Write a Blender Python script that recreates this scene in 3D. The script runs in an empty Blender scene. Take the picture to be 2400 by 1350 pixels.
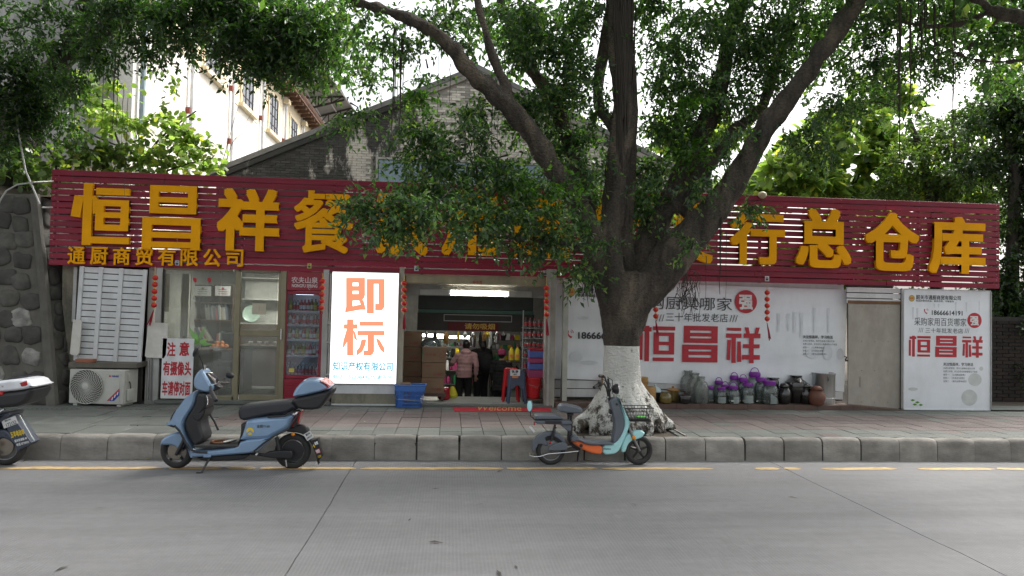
import bpy, math, random
import numpy as np
from math import sin, cos, pi, radians, atan2, hypot
from mathutils import Vector, Matrix, noise
random.seed(7)
SC = bpy.context.scene
COL = SC.collection

# ---------------- camera, world, sun, exposure ----------------
FPX = 1640.0
YAW, PIT, ROLL = radians(5.0), radians(1.68), radians(1.2)
CAMLOC = Vector((0, 0, 1.86))
FW = Vector((sin(YAW)*cos(PIT), cos(YAW)*cos(PIT), sin(PIT)))
_r0 = Vector((cos(YAW), -sin(YAW), 0)); _u0 = _r0.cross(FW)
RT = cos(ROLL)*_r0 + sin(ROLL)*_u0
UP = cos(ROLL)*_u0 - sin(ROLL)*_r0
cam = bpy.data.cameras.new("camera"); camo = bpy.data.objects.new("camera", cam); COL.objects.link(camo)
m4 = Matrix((RT, UP, -FW)).transposed().to_4x4(); m4.translation = CAMLOC
camo.matrix_world = m4
cam.sensor_width = 36.0; cam.lens = 36.0*FPX/2400.0; cam.clip_start = .1; cam.clip_end = 800
SC.camera = camo

SUN_EL, SUN_AZ = radians(52), radians(58)      # sun behind the shop, to the right (azimuth from +Y towards +X)
W = bpy.data.worlds.new("World"); SC.world = W; W.use_nodes = True
nt = W.node_tree; nt.nodes.clear()
sky = nt.nodes.new("ShaderNodeTexSky"); sky.sky_type = 'NISHITA'; sky.sun_disc = False
sky.sun_elevation = SUN_EL; sky.sun_rotation = SUN_AZ; sky.dust_density = 6.0; sky.air_density = 1.6; sky.ozone_density = 1.0
hs = nt.nodes.new("ShaderNodeHueSaturation"); hs.inputs['Saturation'].default_value = .22; hs.inputs['Value'].default_value = 1.0
bg = nt.nodes.new("ShaderNodeBackground"); bg.inputs[1].default_value = .15
wo = nt.nodes.new("ShaderNodeOutputWorld")
nt.links.new(sky.outputs[0], hs.inputs['Color']); nt.links.new(hs.outputs[0], bg.inputs[0]); nt.links.new(bg.outputs[0], wo.inputs[0])
sl = bpy.data.lights.new("sun", 'SUN'); sl.energy = 1.5; sl.angle = radians(14); sl.color = (1, .96, .9)
slo = bpy.data.objects.new("sun", sl); COL.objects.link(slo)
sd = Vector((sin(SUN_AZ)*cos(SUN_EL), cos(SUN_AZ)*cos(SUN_EL), sin(SUN_EL)))
slo.rotation_euler = sd.to_track_quat('Z', 'Y').to_euler(); slo.location = (0, 0, 30)
SC.view_settings.view_transform = 'Standard'; SC.view_settings.look = 'None'
SC.view_settings.gamma = 1; SC.view_settings.use_curve_mapping = False
SC.view_settings.exposure = 1.12
SC.cycles.max_bounces = 8; SC.cycles.transparent_max_bounces = 24
SC.cycles.sample_clamp_indirect = 6.0
SC.cycles.use_denoising = True

# ---------------- picture point -> point at a real depth ----------------
def ray(x, y): return FW + RT*((x-1200)/FPX) - UP*((y-675)/FPX)
def PY(x, y, Y): d = ray(x, y); return CAMLOC + d*(Y/d.y)
def PZ(x, y, Z): d = ray(x, y); return CAMLOC + d*((Z-CAMLOC.z)/d.z)

# ---------------- materials ----------------
MATS = {}
def newmat(name):
    m = bpy.data.materials.new(name); m.use_nodes = True
    n = m.node_tree; b = n.nodes['Principled BSDF']; MATS[name] = m
    return m, n, b
def N(n, t, **kw):
    o = n.nodes.new(t)
    for k, v in kw.items():
        if k in ('operation', 'blend_type', 'data_type', 'feature', 'distance', 'wave_type', 'bands_direction', 'interpolation_type', 'noise_dimensions'): setattr(o, k, v)
        else:
            o.inputs[k].default_value = v
    return o
def L(n, a, b): n.links.new(a, b)
def ramp(n, fac, stops):
    r = n.nodes.new('ShaderNodeValToRGB'); e = r.color_ramp.elements
    while len(e) < len(stops): e.new(.5)
    for i, (p, c) in enumerate(stops):
        e[i].position = p; e[i].color = (c, c, c, 1) if isinstance(c, (int, float)) else (*c[:3], 1)
    L(n, fac, r.inputs[0]); return r.outputs[0]
def mixc(n, fac, a, b, mode='MIX'):
    x = n.nodes.new('ShaderNodeMix'); x.data_type = 'RGBA'; x.blend_type = mode
    for i, v in ((0, fac), (6, a), (7, b)):
        if hasattr(v, 'is_output'): L(n, v, x.inputs[i])
        elif i == 0: x.inputs[0].default_value = v
        else: x.inputs[i].default_value = (*v[:3], 1)
    return x.outputs[2]
def coords(n, kind='Object', scale=(1, 1, 1), loc=(0, 0, 0)):
    tc = n.nodes.new('ShaderNodeTexCoord'); mp = n.nodes.new('ShaderNodeMapping')
    mp.inputs['Scale'].default_value = scale; mp.inputs['Location'].default_value = loc
    L(n, tc.outputs[kind], mp.inputs[0]); return mp.outputs[0]
def worldpos(n, scale=(1, 1, 1)):
    g = n.nodes.new('ShaderNodeNewGeometry'); mp = n.nodes.new('ShaderNodeMapping'); mp.inputs['Scale'].default_value = scale
    L(n, g.outputs['Position'], mp.inputs[0]); return mp.outputs[0]
def noise_t(n, vec, scale, detail=4, rough=.55):
    t = N(n, 'ShaderNodeTexNoise', Scale=scale, Detail=detail, Roughness=rough); L(n, vec, t.inputs['Vector']); return t.outputs['Fac']
def bumpn(n, b, h, strength=.3, dist=.01):
    bp = N(n, 'ShaderNodeBump', Strength=strength, Distance=dist); L(n, h, bp.inputs['Height']); L(n, bp.outputs[0], b.inputs['Normal'])
def M(name, col, rough=.6, metal=0, var=.12, scale=6, bump=.08, bscale=60, rnd=0, dirt=0, dcol=(.05, .045, .035), coat=0, spec=.5, stretch=(1, 1, 1)):
    if name in MATS: return MATS[name]
    m, n, b = newmat(name)
    v = worldpos(n, stretch)
    f = noise_t(n, v, scale, 5)
    c = mixc(n, ramp(n, f, [(.3, 0), (.7, 1)]), [x*(1-var) for x in col], [min(1, x*(1+var)) for x in col])
    if rnd:
        oi = n.nodes.new('ShaderNodeObjectInfo')
        c = mixc(n, 1.0, c, ramp(n, oi.outputs['Random'], [(0, 1-rnd), (1, 1.0)]), 'MULTIPLY')
    if dirt:
        d = noise_t(n, worldpos(n, (1, 1, .35)), 3.1, 8, .68)
        c = mixc(n, ramp(n, d, [(.45, 0), (.75, dirt)]), c, dcol)
    L(n, c, b.inputs['Base Color'])
    b.inputs['Roughness'].default_value = rough; b.inputs['Metallic'].default_value = metal
    b.inputs['Coat Weight'].default_value = coat; b.inputs['Specular IOR Level'].default_value = spec
    if bump: bumpn(n, b, noise_t(n, v, bscale, 3), bump, .01)
    return m
def emis(name, col, s, base=.8):
    m, n, b = newmat(name); b.inputs['Base Color'].default_value = (*[c*base for c in col], 1)
    b.inputs['Emission Color'].default_value = (*col, 1); b.inputs['Emission Strength'].default_value = s; return m
def glassm(name, tint=(.95, .97, .96), refl=.5, rough=.02, haze=0, hcol=(.6, .62, .6)):
    m, n, b = newmat(name)
    tr = n.nodes.new('ShaderNodeBsdfTransparent'); tr.inputs[0].default_value = (*tint, 1)
    gl = n.nodes.new('ShaderNodeBsdfGlossy'); gl.inputs['Roughness'].default_value = rough
    fr = N(n, 'ShaderNodeFresnel', IOR=1.5); mx = n.nodes.new('ShaderNodeMixShader')
    mu = N(n, 'ShaderNodeMath', operation='MULTIPLY'); L(n, fr.outputs[0], mu.inputs[0]); mu.inputs[1].default_value = refl*2
    L(n, mu.outputs[0], mx.inputs[0]); L(n, tr.outputs[0], mx.inputs[1]); L(n, gl.outputs[0], mx.inputs[2])
    out = n.nodes['Material Output']; last = mx.outputs[0]
    if haze:
        df = n.nodes.new('ShaderNodeBsdfDiffuse'); df.inputs[0].default_value = (*hcol, 1)
        m2 = n.nodes.new('ShaderNodeMixShader'); f = noise_t(n, worldpos(n, (1, 1, .5)), 4, 5)
        L(n, ramp(n, f, [(.35, haze*.5), (.7, haze*1.4)]), m2.inputs[0]); L(n, last, m2.inputs[1]); L(n, df.outputs[0], m2.inputs[2]); last = m2.outputs[0]
    L(n, last, out.inputs[0]); n.nodes.remove(b); return m
def leafm(name, c1, c2, trans=.45, tcol=None, rough=.3):
    m, n, b = newmat(name)
    g = n.nodes.new('ShaderNodeNewGeometry')
    c = ramp(n, g.outputs['Random Per Island'], [(0, [x*.7 for x in c1]), (.4, c1), (.85, c2), (1, [c2[0]*2.1, c2[1]*1.5, c2[2]*1.1])])
    f = noise_t(n, worldpos(n), .9, 3)
    c = mixc(n, 1.0, c, ramp(n, f, [(.35, .7), (.65, 1.15)]), 'MULTIPLY')
    L(n, c, b.inputs['Base Color']); b.inputs['Roughness'].default_value = rough; b.inputs['Specular IOR Level'].default_value = .6
    tl = n.nodes.new('ShaderNodeBsdfTranslucent')
    tc = mixc(n, 1.0, c, tcol or (1.6, 2.0, .7), 'MULTIPLY'); L(n, tc, tl.inputs[0])
    mx = n.nodes.new('ShaderNodeMixShader'); mx.inputs[0].default_value = trans
    L(n, b.outputs[0], mx.inputs[1]); L(n, tl.outputs[0], mx.inputs[2]); L(n, mx.outputs[0], n.nodes['Material Output'].inputs[0])
    return m

# ---------------- mesh builder ----------------
OFF = {}
class MB:
    def __init__(s): s.v = []; s.f = []; s.mi = []; s.m = 0; s.T = None; s.flat = []
    def _add(s, vs, fs):
        o = len(s.v)
        if s.T is not None: vs = [s.T @ Vector(p) for p in vs]
        s.v.extend([tuple(p) for p in vs]); s.f.extend([tuple(i+o for i in f) for f in fs]); s.mi.extend([s.m]*len(fs)); return s
    def box(s, x0, x1, y0, y1, z0, z1, b=0):
        if x1 < x0: x0, x1 = x1, x0
        if y1 < y0: y0, y1 = y1, y0
        if z1 < z0: z0, z1 = z1, z0
        b = min(b, (x1-x0)*.45, (y1-y0)*.45, (z1-z0)*.45)
        if b <= 0:
            vs = [(x, y, z) for x in (x0, x1) for y in (y0, y1) for z in (z0, z1)]
            return s._add(vs, [(0, 1, 3, 2), (4, 6, 7, 5), (0, 4, 5, 1), (2, 3, 7, 6), (0, 2, 6, 4), (1, 5, 7, 3)])
        vs = []; idx = {}
        for i, x in enumerate((x0, x1)):
            for j, y in enumerate((y0, y1)):
                for k, z in enumerate((z0, z1)):
                    sx, sy, sz = (1, -1)[i], (1, -1)[j], (1, -1)[k]
                    for a in range(3):
                        idx[i, j, k, a] = len(vs)
                        vs.append((x + (0 if a == 0 else sx*b), y + (0 if a == 1 else sy*b), z + (0 if a == 2 else sz*b)))
        q = lambda *c: tuple(idx[t] for t in c)
        fs = []
        for i in (0, 1): fs.append(q((i,0,0,0), (i,0,1,0), (i,1,1,0), (i,1,0,0)))
        for j in (0, 1): fs.append(q((0,j,0,1), (1,j,0,1), (1,j,1,1), (0,j,1,1)))
        for k in (0, 1): fs.append(q((0,0,k,2), (0,1,k,2), (1,1,k,2), (1,0,k,2)))
        for i in (0, 1):
            for j in (0, 1): fs.append(q((i,j,0,0), (i,j,1,0), (i,j,1,1), (i,j,0,1)))
            for k in (0, 1): fs.append(q((i,0,k,0), (i,1,k,0), (i,1,k,2), (i,0,k,2)))
        for j in (0, 1):
            for k in (0, 1): fs.append(q((0,j,k,1), (1,j,k,1), (1,j,k,2), (0,j,k,2)))
        for i in (0, 1):
            for j in (0, 1):
                for k in (0, 1): fs.append(q((i,j,k,0), (i,j,k,1), (i,j,k,2)))
        return s._add(vs, fs)
    def tube(s, pts, rad, n=8, cap=True, flat=1.0, wob=0, seed=0):
        pts = [Vector(p) for p in pts]
        if not hasattr(rad, '__len__'): rad = [rad]*len(pts)
        vs = []; fs = []; prev = None
        for i, p in enumerate(pts):
            t = (pts[min(i+1, len(pts)-1)] - pts[max(i-1, 0)]).normalized()
            if prev is None:
                a = Vector((0, 1, 0)) if abs(t.y) < .9 else Vector((1, 0, 0))
            else: a = prev
            u = (a - t*a.dot(t)).normalized(); prev = u; w = t.cross(u)
            for k in range(n):
                an = 2*pi*k/n; r = rad[i]
                if wob: r *= 1 + wob*noise.noise(Vector((cos(an)*2.2, sin(an)*2.2, i*.35+seed)))
                vs.append(p + u*(cos(an)*r*flat) + w*(sin(an)*r))
        for i in range(len(pts)-1):
            for k in range(n):
                a, b = i*n+k, i*n+(k+1) % n; fs.append((a, b, b+n, a+n))
        if cap: fs.append(tuple(range(n))[::-1]); fs.append(tuple(range(len(vs)-n, len(vs))))
        return s._add(vs, fs)
    def lathe(s, prof, c=(0, 0, 0), n=20, sy=1.0, sx=1.0, cap=True):
        vs = []; fs = []; c = Vector(c)
        for r, z in prof:
            for k in range(n): a = 2*pi*k/n; vs.append((c.x+cos(a)*r*sx, c.y+sin(a)*r*sy, c.z+z))
        for i in range(len(prof)-1):
            for k in range(n):
                a, b = i*n+k, i*n+(k+1) % n; fs.append((a, b, b+n, a+n))
        if cap and prof[0][0] > 1e-4: fs.append(tuple(range(n))[::-1])
        if cap and prof[-1][0] > 1e-4: fs.append(tuple(range(len(vs)-n, len(vs))))
        return s._add(vs, fs)
    def ball(s, c, rx, ry=None, rz=None, n=14, m=8, rot=None):
        ry = ry or rx; rz = rz or rx; vs = []; fs = []; c = Vector(c)
        for j in range(m+1):
            t = pi*j/m
            for k in range(n):
                a = 2*pi*k/n; p = Vector((sin(t)*cos(a)*rx, sin(t)*sin(a)*ry, -cos(t)*rz))
                if rot is not None: p = rot @ p
                vs.append(c+p)
        for j in range(m):
            for k in range(n):
                a, b = j*n+k, j*n+(k+1) % n; fs.append((a, b, b+n, a+n))
        return s._add(vs, fs)
    def prism(s, poly, y0, y1):          # polygon in XZ, from y0 (front) to y1
        n = len(poly); vs = [(x, y0, z) for x, z in poly] + [(x, y1, z) for x, z in poly]
        fs = [tuple(range(n)), tuple(range(n, 2*n))[::-1]] + [(i, (i+1) % n, n+(i+1) % n, n+i)[::-1] for i in range(n)]
        return s._add(vs, fs)
    def puff(s, poly, yc, hw, r=None, layers=3, sub=1):   # rounded slab: side outline in XZ, half width hw along Y
        P = [Vector((a, b)) for a, b in poly]
        area = sum(P[i].x*P[(i+1) % len(P)].y - P[(i+1) % len(P)].x*P[i].y for i in range(len(P)))
        if area < 0: P.reverse()
        for _ in range(sub):
            Q = []
            for i in range(len(P)):
                a, b = P[i], P[(i+1) % len(P)]; Q += [a*.75+b*.25, a*.25+b*.75]
            P = Q
        n = len(P); r = r if r is not None else hw*.6; r = min(r, hw)
        nr = []
        for i in range(n):
            t = (P[(i+1) % n]-P[i-1]); t = t.normalized() if t.length > 1e-9 else Vector((1, 0)); nr.append(Vector((-t.y, t.x)))
        per = sum((P[(i+1) % n]-P[i]).length for i in range(n)); ri = min(r, abs(area)/max(per, 1e-6)*.36)
        rings = []
        for sgn in (-1, 1):
            ks = range(layers+1) if sgn == -1 else range(layers, -1, -1)
            for k in ks:
                a = (pi/2)*k/layers
                rings.append((ri*(1-sin(a))*.8, sgn*(hw-r+r*cos(a)) + yc))
        sc = [1.0]*n                      # hold back vertices whose edges would turn over when moved inwards
        for _ in range(14):
            Q = [P[i]+nr[i]*(ri*.8*sc[i]) for i in range(n)]; bad = False
            for i in range(n):
                j = (i+1) % n
                if (Q[j]-Q[i]).dot(P[j]-P[i]) < .15*(P[j]-P[i]).length_squared: sc[i] *= .6; sc[j] *= .6; bad = True
            if not bad: break
        vs = []; fs = []
        for off, y in rings:
            for i in range(n): q = P[i]+nr[i]*(off*sc[i]); vs.append((q.x, y, q.y))
        for j in range(len(rings)-1):
            for i in range(n):
                a, b = j*n+i, j*n+(i+1) % n; fs.append((a, a+n, b+n, b))
        fs.append(tuple(range(n))); fs.append(tuple(range(len(vs)-n, len(vs)))[::-1]); s._add(vs, fs); s.flat += [len(s.f)-2, len(s.f)-1]
        return s
    def quad(s, *p): return s._add(p, [tuple(range(len(p)))])
    def mesh(s, name, mats, smooth=True, ang=38):
        me = bpy.data.meshes.new(name); me.from_pydata(s.v, [], s.f)
        for mt in (mats if isinstance(mats, (list, tuple)) else [mats]): me.materials.append(mt)
        if any(s.mi): me.polygons.foreach_set('material_index', s.mi)
        if smooth:
            fl = set(s.flat); me.polygons.foreach_set('use_smooth', [True]*len(me.polygons)); me.set_sharp_from_angle(angle=radians(ang)); fl and me.polygons.foreach_set('use_smooth', [i not in fl for i in range(len(me.polygons))])
        me.update(); return me
    def build(s, name, mats, parent=None, origin=None, smooth=True, ang=38, fix=False):
        if not s.v: return None
        off = OFF[parent.name] if parent else (Vector(origin) if origin is not None else s.centre())
        s.v = [(a-off[0], b-off[1], c-off[2]) for a, b, c in s.v]
        me = s.mesh(name, mats, smooth, ang)
        return link(name, me, parent, off)
    def centre(s):
        a = np.array(s.v); return Vector(((a[:, 0].min()+a[:, 0].max())/2, (a[:, 1].min()+a[:, 1].max())/2, a[:, 2].min()))
def link(name, me, parent, off):
    o = bpy.data.objects.new(name, me); COL.objects.link(o)
    if parent: o.parent = parent
    else: o.location = off
    OFF[o.name] = Vector(off); return o
def tag(o, label=None, cat=None, group=None, kind=None):
    if label: o['label'] = label
    if cat: o['category'] = cat
    if group: o['group'] = group
    if kind: o['kind'] = kind
    return o
def thing(name, label, cat, loc, group=None, kind=None):
    o = bpy.data.objects.new(name, None); COL.objects.link(o); o.location = loc; o.empty_display_size = .2
    OFF[o.name] = Vector(loc); return tag(o, label, cat, group, kind)
def dup(root, loc, label=None, rotz=0, scale=None, group=None):
    def cp(o, par):
        c = o.copy(); COL.objects.link(c); c.parent = par; OFF[c.name] = Vector(loc)
        for ch in o.children: cp(ch, c)
        return c
    r = cp(root, None); r.location = loc; r.rotation_euler = (0, 0, rotz)
    if scale: r.scale = (scale,)*3 if not hasattr(scale, '__len__') else scale
    if label: r['label'] = label
    if group: r['group'] = group
    return r
def fuse(mb, voxel, smooth=2):          # one continuous skin over overlapping solids
    me = mb.mesh('tmp', [], False); o = bpy.data.objects.new('tmp', me); COL.objects.link(o)
    r = o.modifiers.new('r', 'REMESH'); r.mode = 'VOXEL'; r.voxel_size = voxel; r.use_smooth_shade = True
    if smooth:
        sm = o.modifiers.new('s', 'SMOOTH'); sm.iterations = smooth; sm.factor = .5
    dg = bpy.context.evaluated_depsgraph_get(); dg.update()
    out = bpy.data.meshes.new_from_object(o.evaluated_get(dg), depsgraph=dg)
    bpy.data.objects.remove(o); bpy.data.meshes.remove(me)
    return out
def normals_of(me):
    a = np.empty(len(me.vertices)*3, 'f'); me.vertex_normals.foreach_get('vector', a); return [Vector(q) for q in a.reshape(-1, 3).tolist()]
def fused(name, mb, voxel, mat, parent=None, smooth=2, origin=None, disp=None):
    off = OFF[parent.name] if parent else (Vector(origin) if origin is not None else mb.centre())
    me = fuse(mb, voxel, smooth); me.name = name
    if disp: disp(me)
    n = len(me.vertices); a = np.empty(n*3, 'f'); me.vertices.foreach_get('co', a); a = a.reshape(-1, 3) - np.array(off, 'f')
    me.vertices.foreach_set('co', a.ravel())
    me.materials.clear()
    for x in (mat if isinstance(mat, (list, tuple)) else [mat]): me.materials.append(x)
    me.polygons.foreach_set('use_smooth', [True]*len(me.polygons)); me.update()
    return link(name, me, parent, off)

# ---------------- lettering ----------------
TC = {}
def glyphs(s, bold=0):
    k = s
    if k not in TC:
        cu = bpy.data.curves.new('t', 'FONT'); cu.body = s; cu.fill_mode = 'FRONT'; cu.resolution_u = 3
        o = bpy.data.objects.new('t', cu); me = bpy.data.meshes.new_from_object(o)
        v = [(p.co.x, p.co.y) for p in me.vertices]; f = [tuple(p.vertices) for p in me.polygons]
        bpy.data.objects.remove(o); bpy.data.curves.remove(cu); bpy.data.meshes.remove(me)
        if not v: v = [(0, 0), (1, 1)]
        TC[k] = (np.array(v), f)
    return TC[k]
def text(mb, s, x0, x1, z0, z1, y, bold=.01, depth=0, zr=None, shear=0):
    """fit the line s to the box; depth > 0 gives standing letters whose back is at y+depth. zr=(z0r,z1r) for a sloping line."""
    v, f = glyphs(s, bold)
    a = v.min(0); b = v.max(0); w = (b-a); w[w == 0] = 1
    if bold >= .009:                 # heavier weight: the same outline laid down again a little to each side
        n0 = len(v); d = bold*1.15; D = [(0, 0), (1, 0), (-1, 0), (0, 1), (0, -1), (1, 1), (-1, 1), (1, -1), (-1, -1)]
        if bold > .03: D += [(.4, .4), (-.4, .4), (.4, -.4), (-.4, -.4)]
        a = a-d; w = w+2*d
        for i, (dx, dz) in enumerate(D): text1(mb, v+np.array((dx*d, dz*d)), f, a, w, x0, x1, z0, z1, y+.00025*i, depth, shear)
        return mb
    return text1(mb, v, f, a, w, x0, x1, z0, z1, y, depth, shear)
def text1(mb, v, f, a, w, x0, x1, z0, z1, y, depth, shear):
    u = (v-a)/w
    P = [(x0+(x1-x0)*p[0] + shear*p[1], y, z0+(z1-z0)*p[1]) for p in u]
    if not depth: return mb._add(P, f)
    n = len(P); B = [(p[0], y+depth, p[2]) for p in P]
    ed = {}
    for q in f:
        for i in range(len(q)):
            e = (q[i], q[(i+1) % len(q)]); ed[e] = 1
    side = [(e[0], e[1], e[1]+n, e[0]+n) for e in ed if (e[1], e[0]) not in ed]
    return mb._add(P+B, list(f)+[tuple(i+n for i in q)[::-1] for q in f]+side)
def strokes(mb, rects, x0, x1, z0, z1, y, depth=0):
    """a character out of straight bars, given in a 0-100 grid (x right, z up)"""
    sx, sz = (x1-x0)/100, (z1-z0)/100
    for i, r in enumerate(rects):
        if len(r) == 4: poly = [(r[0], r[1]), (r[2], r[1]), (r[2], r[3]), (r[0], r[3])]
        else: poly = [(r[k], r[k+1]) for k in range(0, len(r), 2)]
        poly = [(x0+a*sx, z0+b*sz) for a, b in poly]; yy = y - .0004*i
        if depth: mb.prism(poly, yy, y+depth)
        else: mb.quad(*[(a, yy, b) for a, b in poly])
def FX(px, py, Y=11.3): p = PY(px, py, Y); return p.x, p.z
def pbox(px0, py0, px1, py1, Y):
    a = PY(px0, (py0+py1)/2, Y).x; b = PY(px1, (py0+py1)/2, Y).x
    c = PY((px0+px1)/2, py1, Y).z; d = PY((px0+px1)/2, py0, Y).z
    return a, b, c, d
PAVE = .28

_O = ['first', 'second', 'third', 'fourth', 'fifth', 'sixth', 'seventh', 'eighth', 'ninth', 'tenth', 'eleventh', 'twelfth', 'thirteenth', 'fourteenth', 'fifteenth', 'sixteenth', 'seventeenth', 'eighteenth', 'nineteenth', 'twentieth', 'twenty-first', 'twenty-second', 'twenty-third', 'twenty-fourth', 'twenty-fifth', 'twenty-sixth', 'twenty-seventh', 'twenty-eighth', 'twenty-ninth', 'thirtieth']
def ORD(i, n): return 'leftmost' if i == 0 else ('rightmost' if i == n-1 else _O[min(i, 29)]+' from left')
# ================= materials of the place =================
def road_mat():
    m, n, b = newmat('concrete_road')
    v = worldpos(n); f1 = noise_t(n, v, .55, 6, .6); f2 = noise_t(n, v, 9, 6, .7); f3 = noise_t(n, v, 160, 2)
    c = mixc(n, ramp(n, f1, [(.3, 0), (.7, 1)]), (.165, .164, .17), (.2, .198, .2))
    c = mixc(n, 1, c, ramp(n, f2, [(.3, .9), (.7, 1.06)]), 'MULTIPLY')
    sp = noise_t(n, worldpos(n, (1, .6, 1)), 55, 2, .9)
    c = mixc(n, ramp(n, sp, [(.68, 0), (.74, .35)]), c, (.5, .49, .46))
    sp2 = noise_t(n, worldpos(n, (.5, 1, 1)), 14, 6, .75)
    c = mixc(n, ramp(n, sp2, [(.67, 0), (.72, .3)]), c, (.12, .115, .11))
    st = noise_t(n, worldpos(n, (.12, 1.3, 1)), 1.5, 6, .62)
    c = mixc(n, 1, c, ramp(n, st, [(.35, .84), (.6, 1.05)]), 'MULTIPLY')
    grit = noise_t(n, worldpos(n), 24, 3, .95); c = mixc(n, ramp(n, grit, [(.66, 0), (.7, .45)]), c, (.36, .35, .34)); c = mixc(n, ramp(n, grit, [(.3, .4), (.34, 0)]), c, (.1, .1, .1))
    oil = noise_t(n, worldpos(n, (1, 1.2, 1)), 1.1, 8, .6); c = mixc(n, ramp(n, oil, [(.6, 0), (.7, .38)]), c, (.12, .12, .125))
    pale = noise_t(n, worldpos(n, (.8, 1.4, 1)), 2.3, 9, .7); c = mixc(n, ramp(n, pale, [(.6, 0), (.75, .3)]), c, (.29, .285, .28))
    wv = N(n, 'ShaderNodeTexWave', Scale=11.0, Distortion=.6, Detail=2); wv.wave_type = 'BANDS'; wv.bands_direction = 'X'; L(n, worldpos(n), wv.inputs['Vector'])
    wf = ramp(n, wv.outputs['Fac'], [(.1, .955), (.6, 1.0)]); c = mixc(n, ramp(n, noise_t(n, v, 1.3, 2), [(.4, .3), (.6, 1)]), c, mixc(n, 1, c, wf, 'MULTIPLY'))
    L(n, c, b.inputs['Base Color']); b.inputs['Roughness'].default_value = .85
    h = mixc(n, .5, wv.outputs['Color'], f3); bumpn(n, b, h, .35, .006); return m
def tile_mat(name, c0, c1, period=.07):
    m, n, b = newmat(name); v = worldpos(n)
    f = noise_t(n, v, 2.2, 6, .65)
    oi = n.nodes.new('ShaderNodeObjectInfo')
    c = mixc(n, ramp(n, f, [(.3, 0), (.7, 1)]), c0, c1)
    c = mixc(n, 1, c, ramp(n, oi.outputs['Random'], [(0, .8), (1, 1.1)]), 'MULTIPLY')
    g = N(n, 'ShaderNodeTexNoise', Scale=16, Detail=7, Roughness=.75); L(n, v, g.inputs['Vector'])
    c = mixc(n, ramp(n, g.outputs['Fac'], [(.5, 0), (.72, .5)]), c, (.1, .1, .09))
    # moulded maze relief: nested rings, alternated per half tile
    mg = N(n, 'ShaderNodeTexMagic', Scale=4.2, Distortion=1.3); mg.turbulence_depth = 1; L(n, worldpos(n, (4.4, 4.4, 1)), mg.inputs['Vector'])
    bw = ramp(n, mg.outputs['Fac'], [(.42, 0), (.5, 1)])
    c = mixc(n, 1, c, ramp(n, mg.outputs['Fac'], [(.3, .7), (.55, 1.08)]), 'MULTIPLY')  # groove shade of the relief put into the colour as well
    L(n, c, b.inputs['Base Color']); b.inputs['Roughness'].default_value = .82; bumpn(n, b, bw, .7, .008); return m
def bark_mat():
    m, n, b = newmat('ficus_bark')
    v = worldpos(n, (1, 1, .22)); f = noise_t(n, v, 7, 8, .7); f2 = noise_t(n, worldpos(n, (1, 1, 1.6)), 26, 5, .6)
    c = mixc(n, ramp(n, f, [(.3, 0), (.68, 1)]), (.028, .023, .019), (.12, .098, .078))
    c = mixc(n, ramp(n, noise_t(n, worldpos(n, (1, 1, .35)), 2.6, 6, .6), [(.52, 0), (.66, .7)]), c, (.2, .16, .115))
    c = mixc(n, 1, c, ramp(n, f2, [(.3, .65), (.6, 1.1)]), 'MULTIPLY')
    # lime wash below a line on the stem, flaked near the ground
    g = n.nodes.new('ShaderNodeNewGeometry'); sx = n.nodes.new('ShaderNodeSeparateXYZ'); L(n, g.outputs['Position'], sx.inputs[0])
    wob = N(n, 'ShaderNodeMath', operation='MULTIPLY_ADD'); L(n, noise_t(n, worldpos(n), 3, 4), wob.inputs[0]); wob.inputs[1].default_value = .03; L(n, sx.outputs['Z'], wob.inputs[2])
    lt = N(n, 'ShaderNodeMath', operation='LESS_THAN'); L(n, wob.outputs[0], lt.inputs[0]); lt.inputs[1].default_value = 1.415
    fl = noise_t(n, worldpos(n, (1, 1, .8)), 8, 9, .78)
    low = N(n, 'ShaderNodeMapRange'); L(n, sx.outputs['Z'], low.inputs[0]); low.inputs[1].default_value = .3; low.inputs[2].default_value = 1.0; low.inputs[3].default_value = .17; low.inputs[4].default_value = 0
    ad = N(n, 'ShaderNodeMath', operation='ADD'); L(n, fl, ad.inputs[0]); L(n, low.outputs[0], ad.inputs[1])
    chip = ramp(n, ad.outputs[0], [(.6, 1), (.68, 0)])
    mk = N(n, 'ShaderNodeMath', operation='MULTIPLY'); L(n, lt.outputs[0], mk.inputs[0]); L(n, chip, mk.inputs[1])
    wash = mixc(n, ramp(n, noise_t(n, worldpos(n, (1, 1, .3)), 5, 7, .7), [(.35, 0), (.7, 1)]), (.8, .79, .75), (.6, .585, .54))
    c = mixc(n, mk.outputs[0], c, wash)
    L(n, c, b.inputs['Base Color']); b.inputs['Roughness'].default_value = .9
    h = mixc(n, .5, f, f2); bumpn(n, b, h, 1.0, .12); return m
def plaster_mat(name, c0, c1, dark=(.05, .05, .045), amt=.6, thr=.5, streak=.25, runs=False):
    m, n, b = newmat(name)
    f = noise_t(n, worldpos(n), 1.4, 7, .65); d = noise_t(n, worldpos(n, (1, 1, streak)), .9, 9, .7); g = noise_t(n, worldpos(n), 22, 5, .7)
    c = mixc(n, ramp(n, f, [(.35, 0), (.65, 1)]), c0, c1)
    c = stain(n, c, noise_t(n, worldpos(n, (1, 1, .45)), .62, 9, .72)) if runs else mixc(n, ramp(n, d, [(thr, 0), (thr+.12, amt)]), c, dark)
    c = mixc(n, 1, c, ramp(n, g, [(.3, .85), (.7, 1.08)]), 'MULTIPLY')
    L(n, c, b.inputs['Base Color']); b.inputs['Roughness'].default_value = .9; bumpn(n, b, g, .3, .01); return m
M_road = road_mat()
M_tileg = tile_mat('tile_grey_green', (.1, .112, .103), (.145, .155, .142)); M_tiler = tile_mat('tile_faded_red', (.122, .096, .091), (.155, .128, .12))
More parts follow.
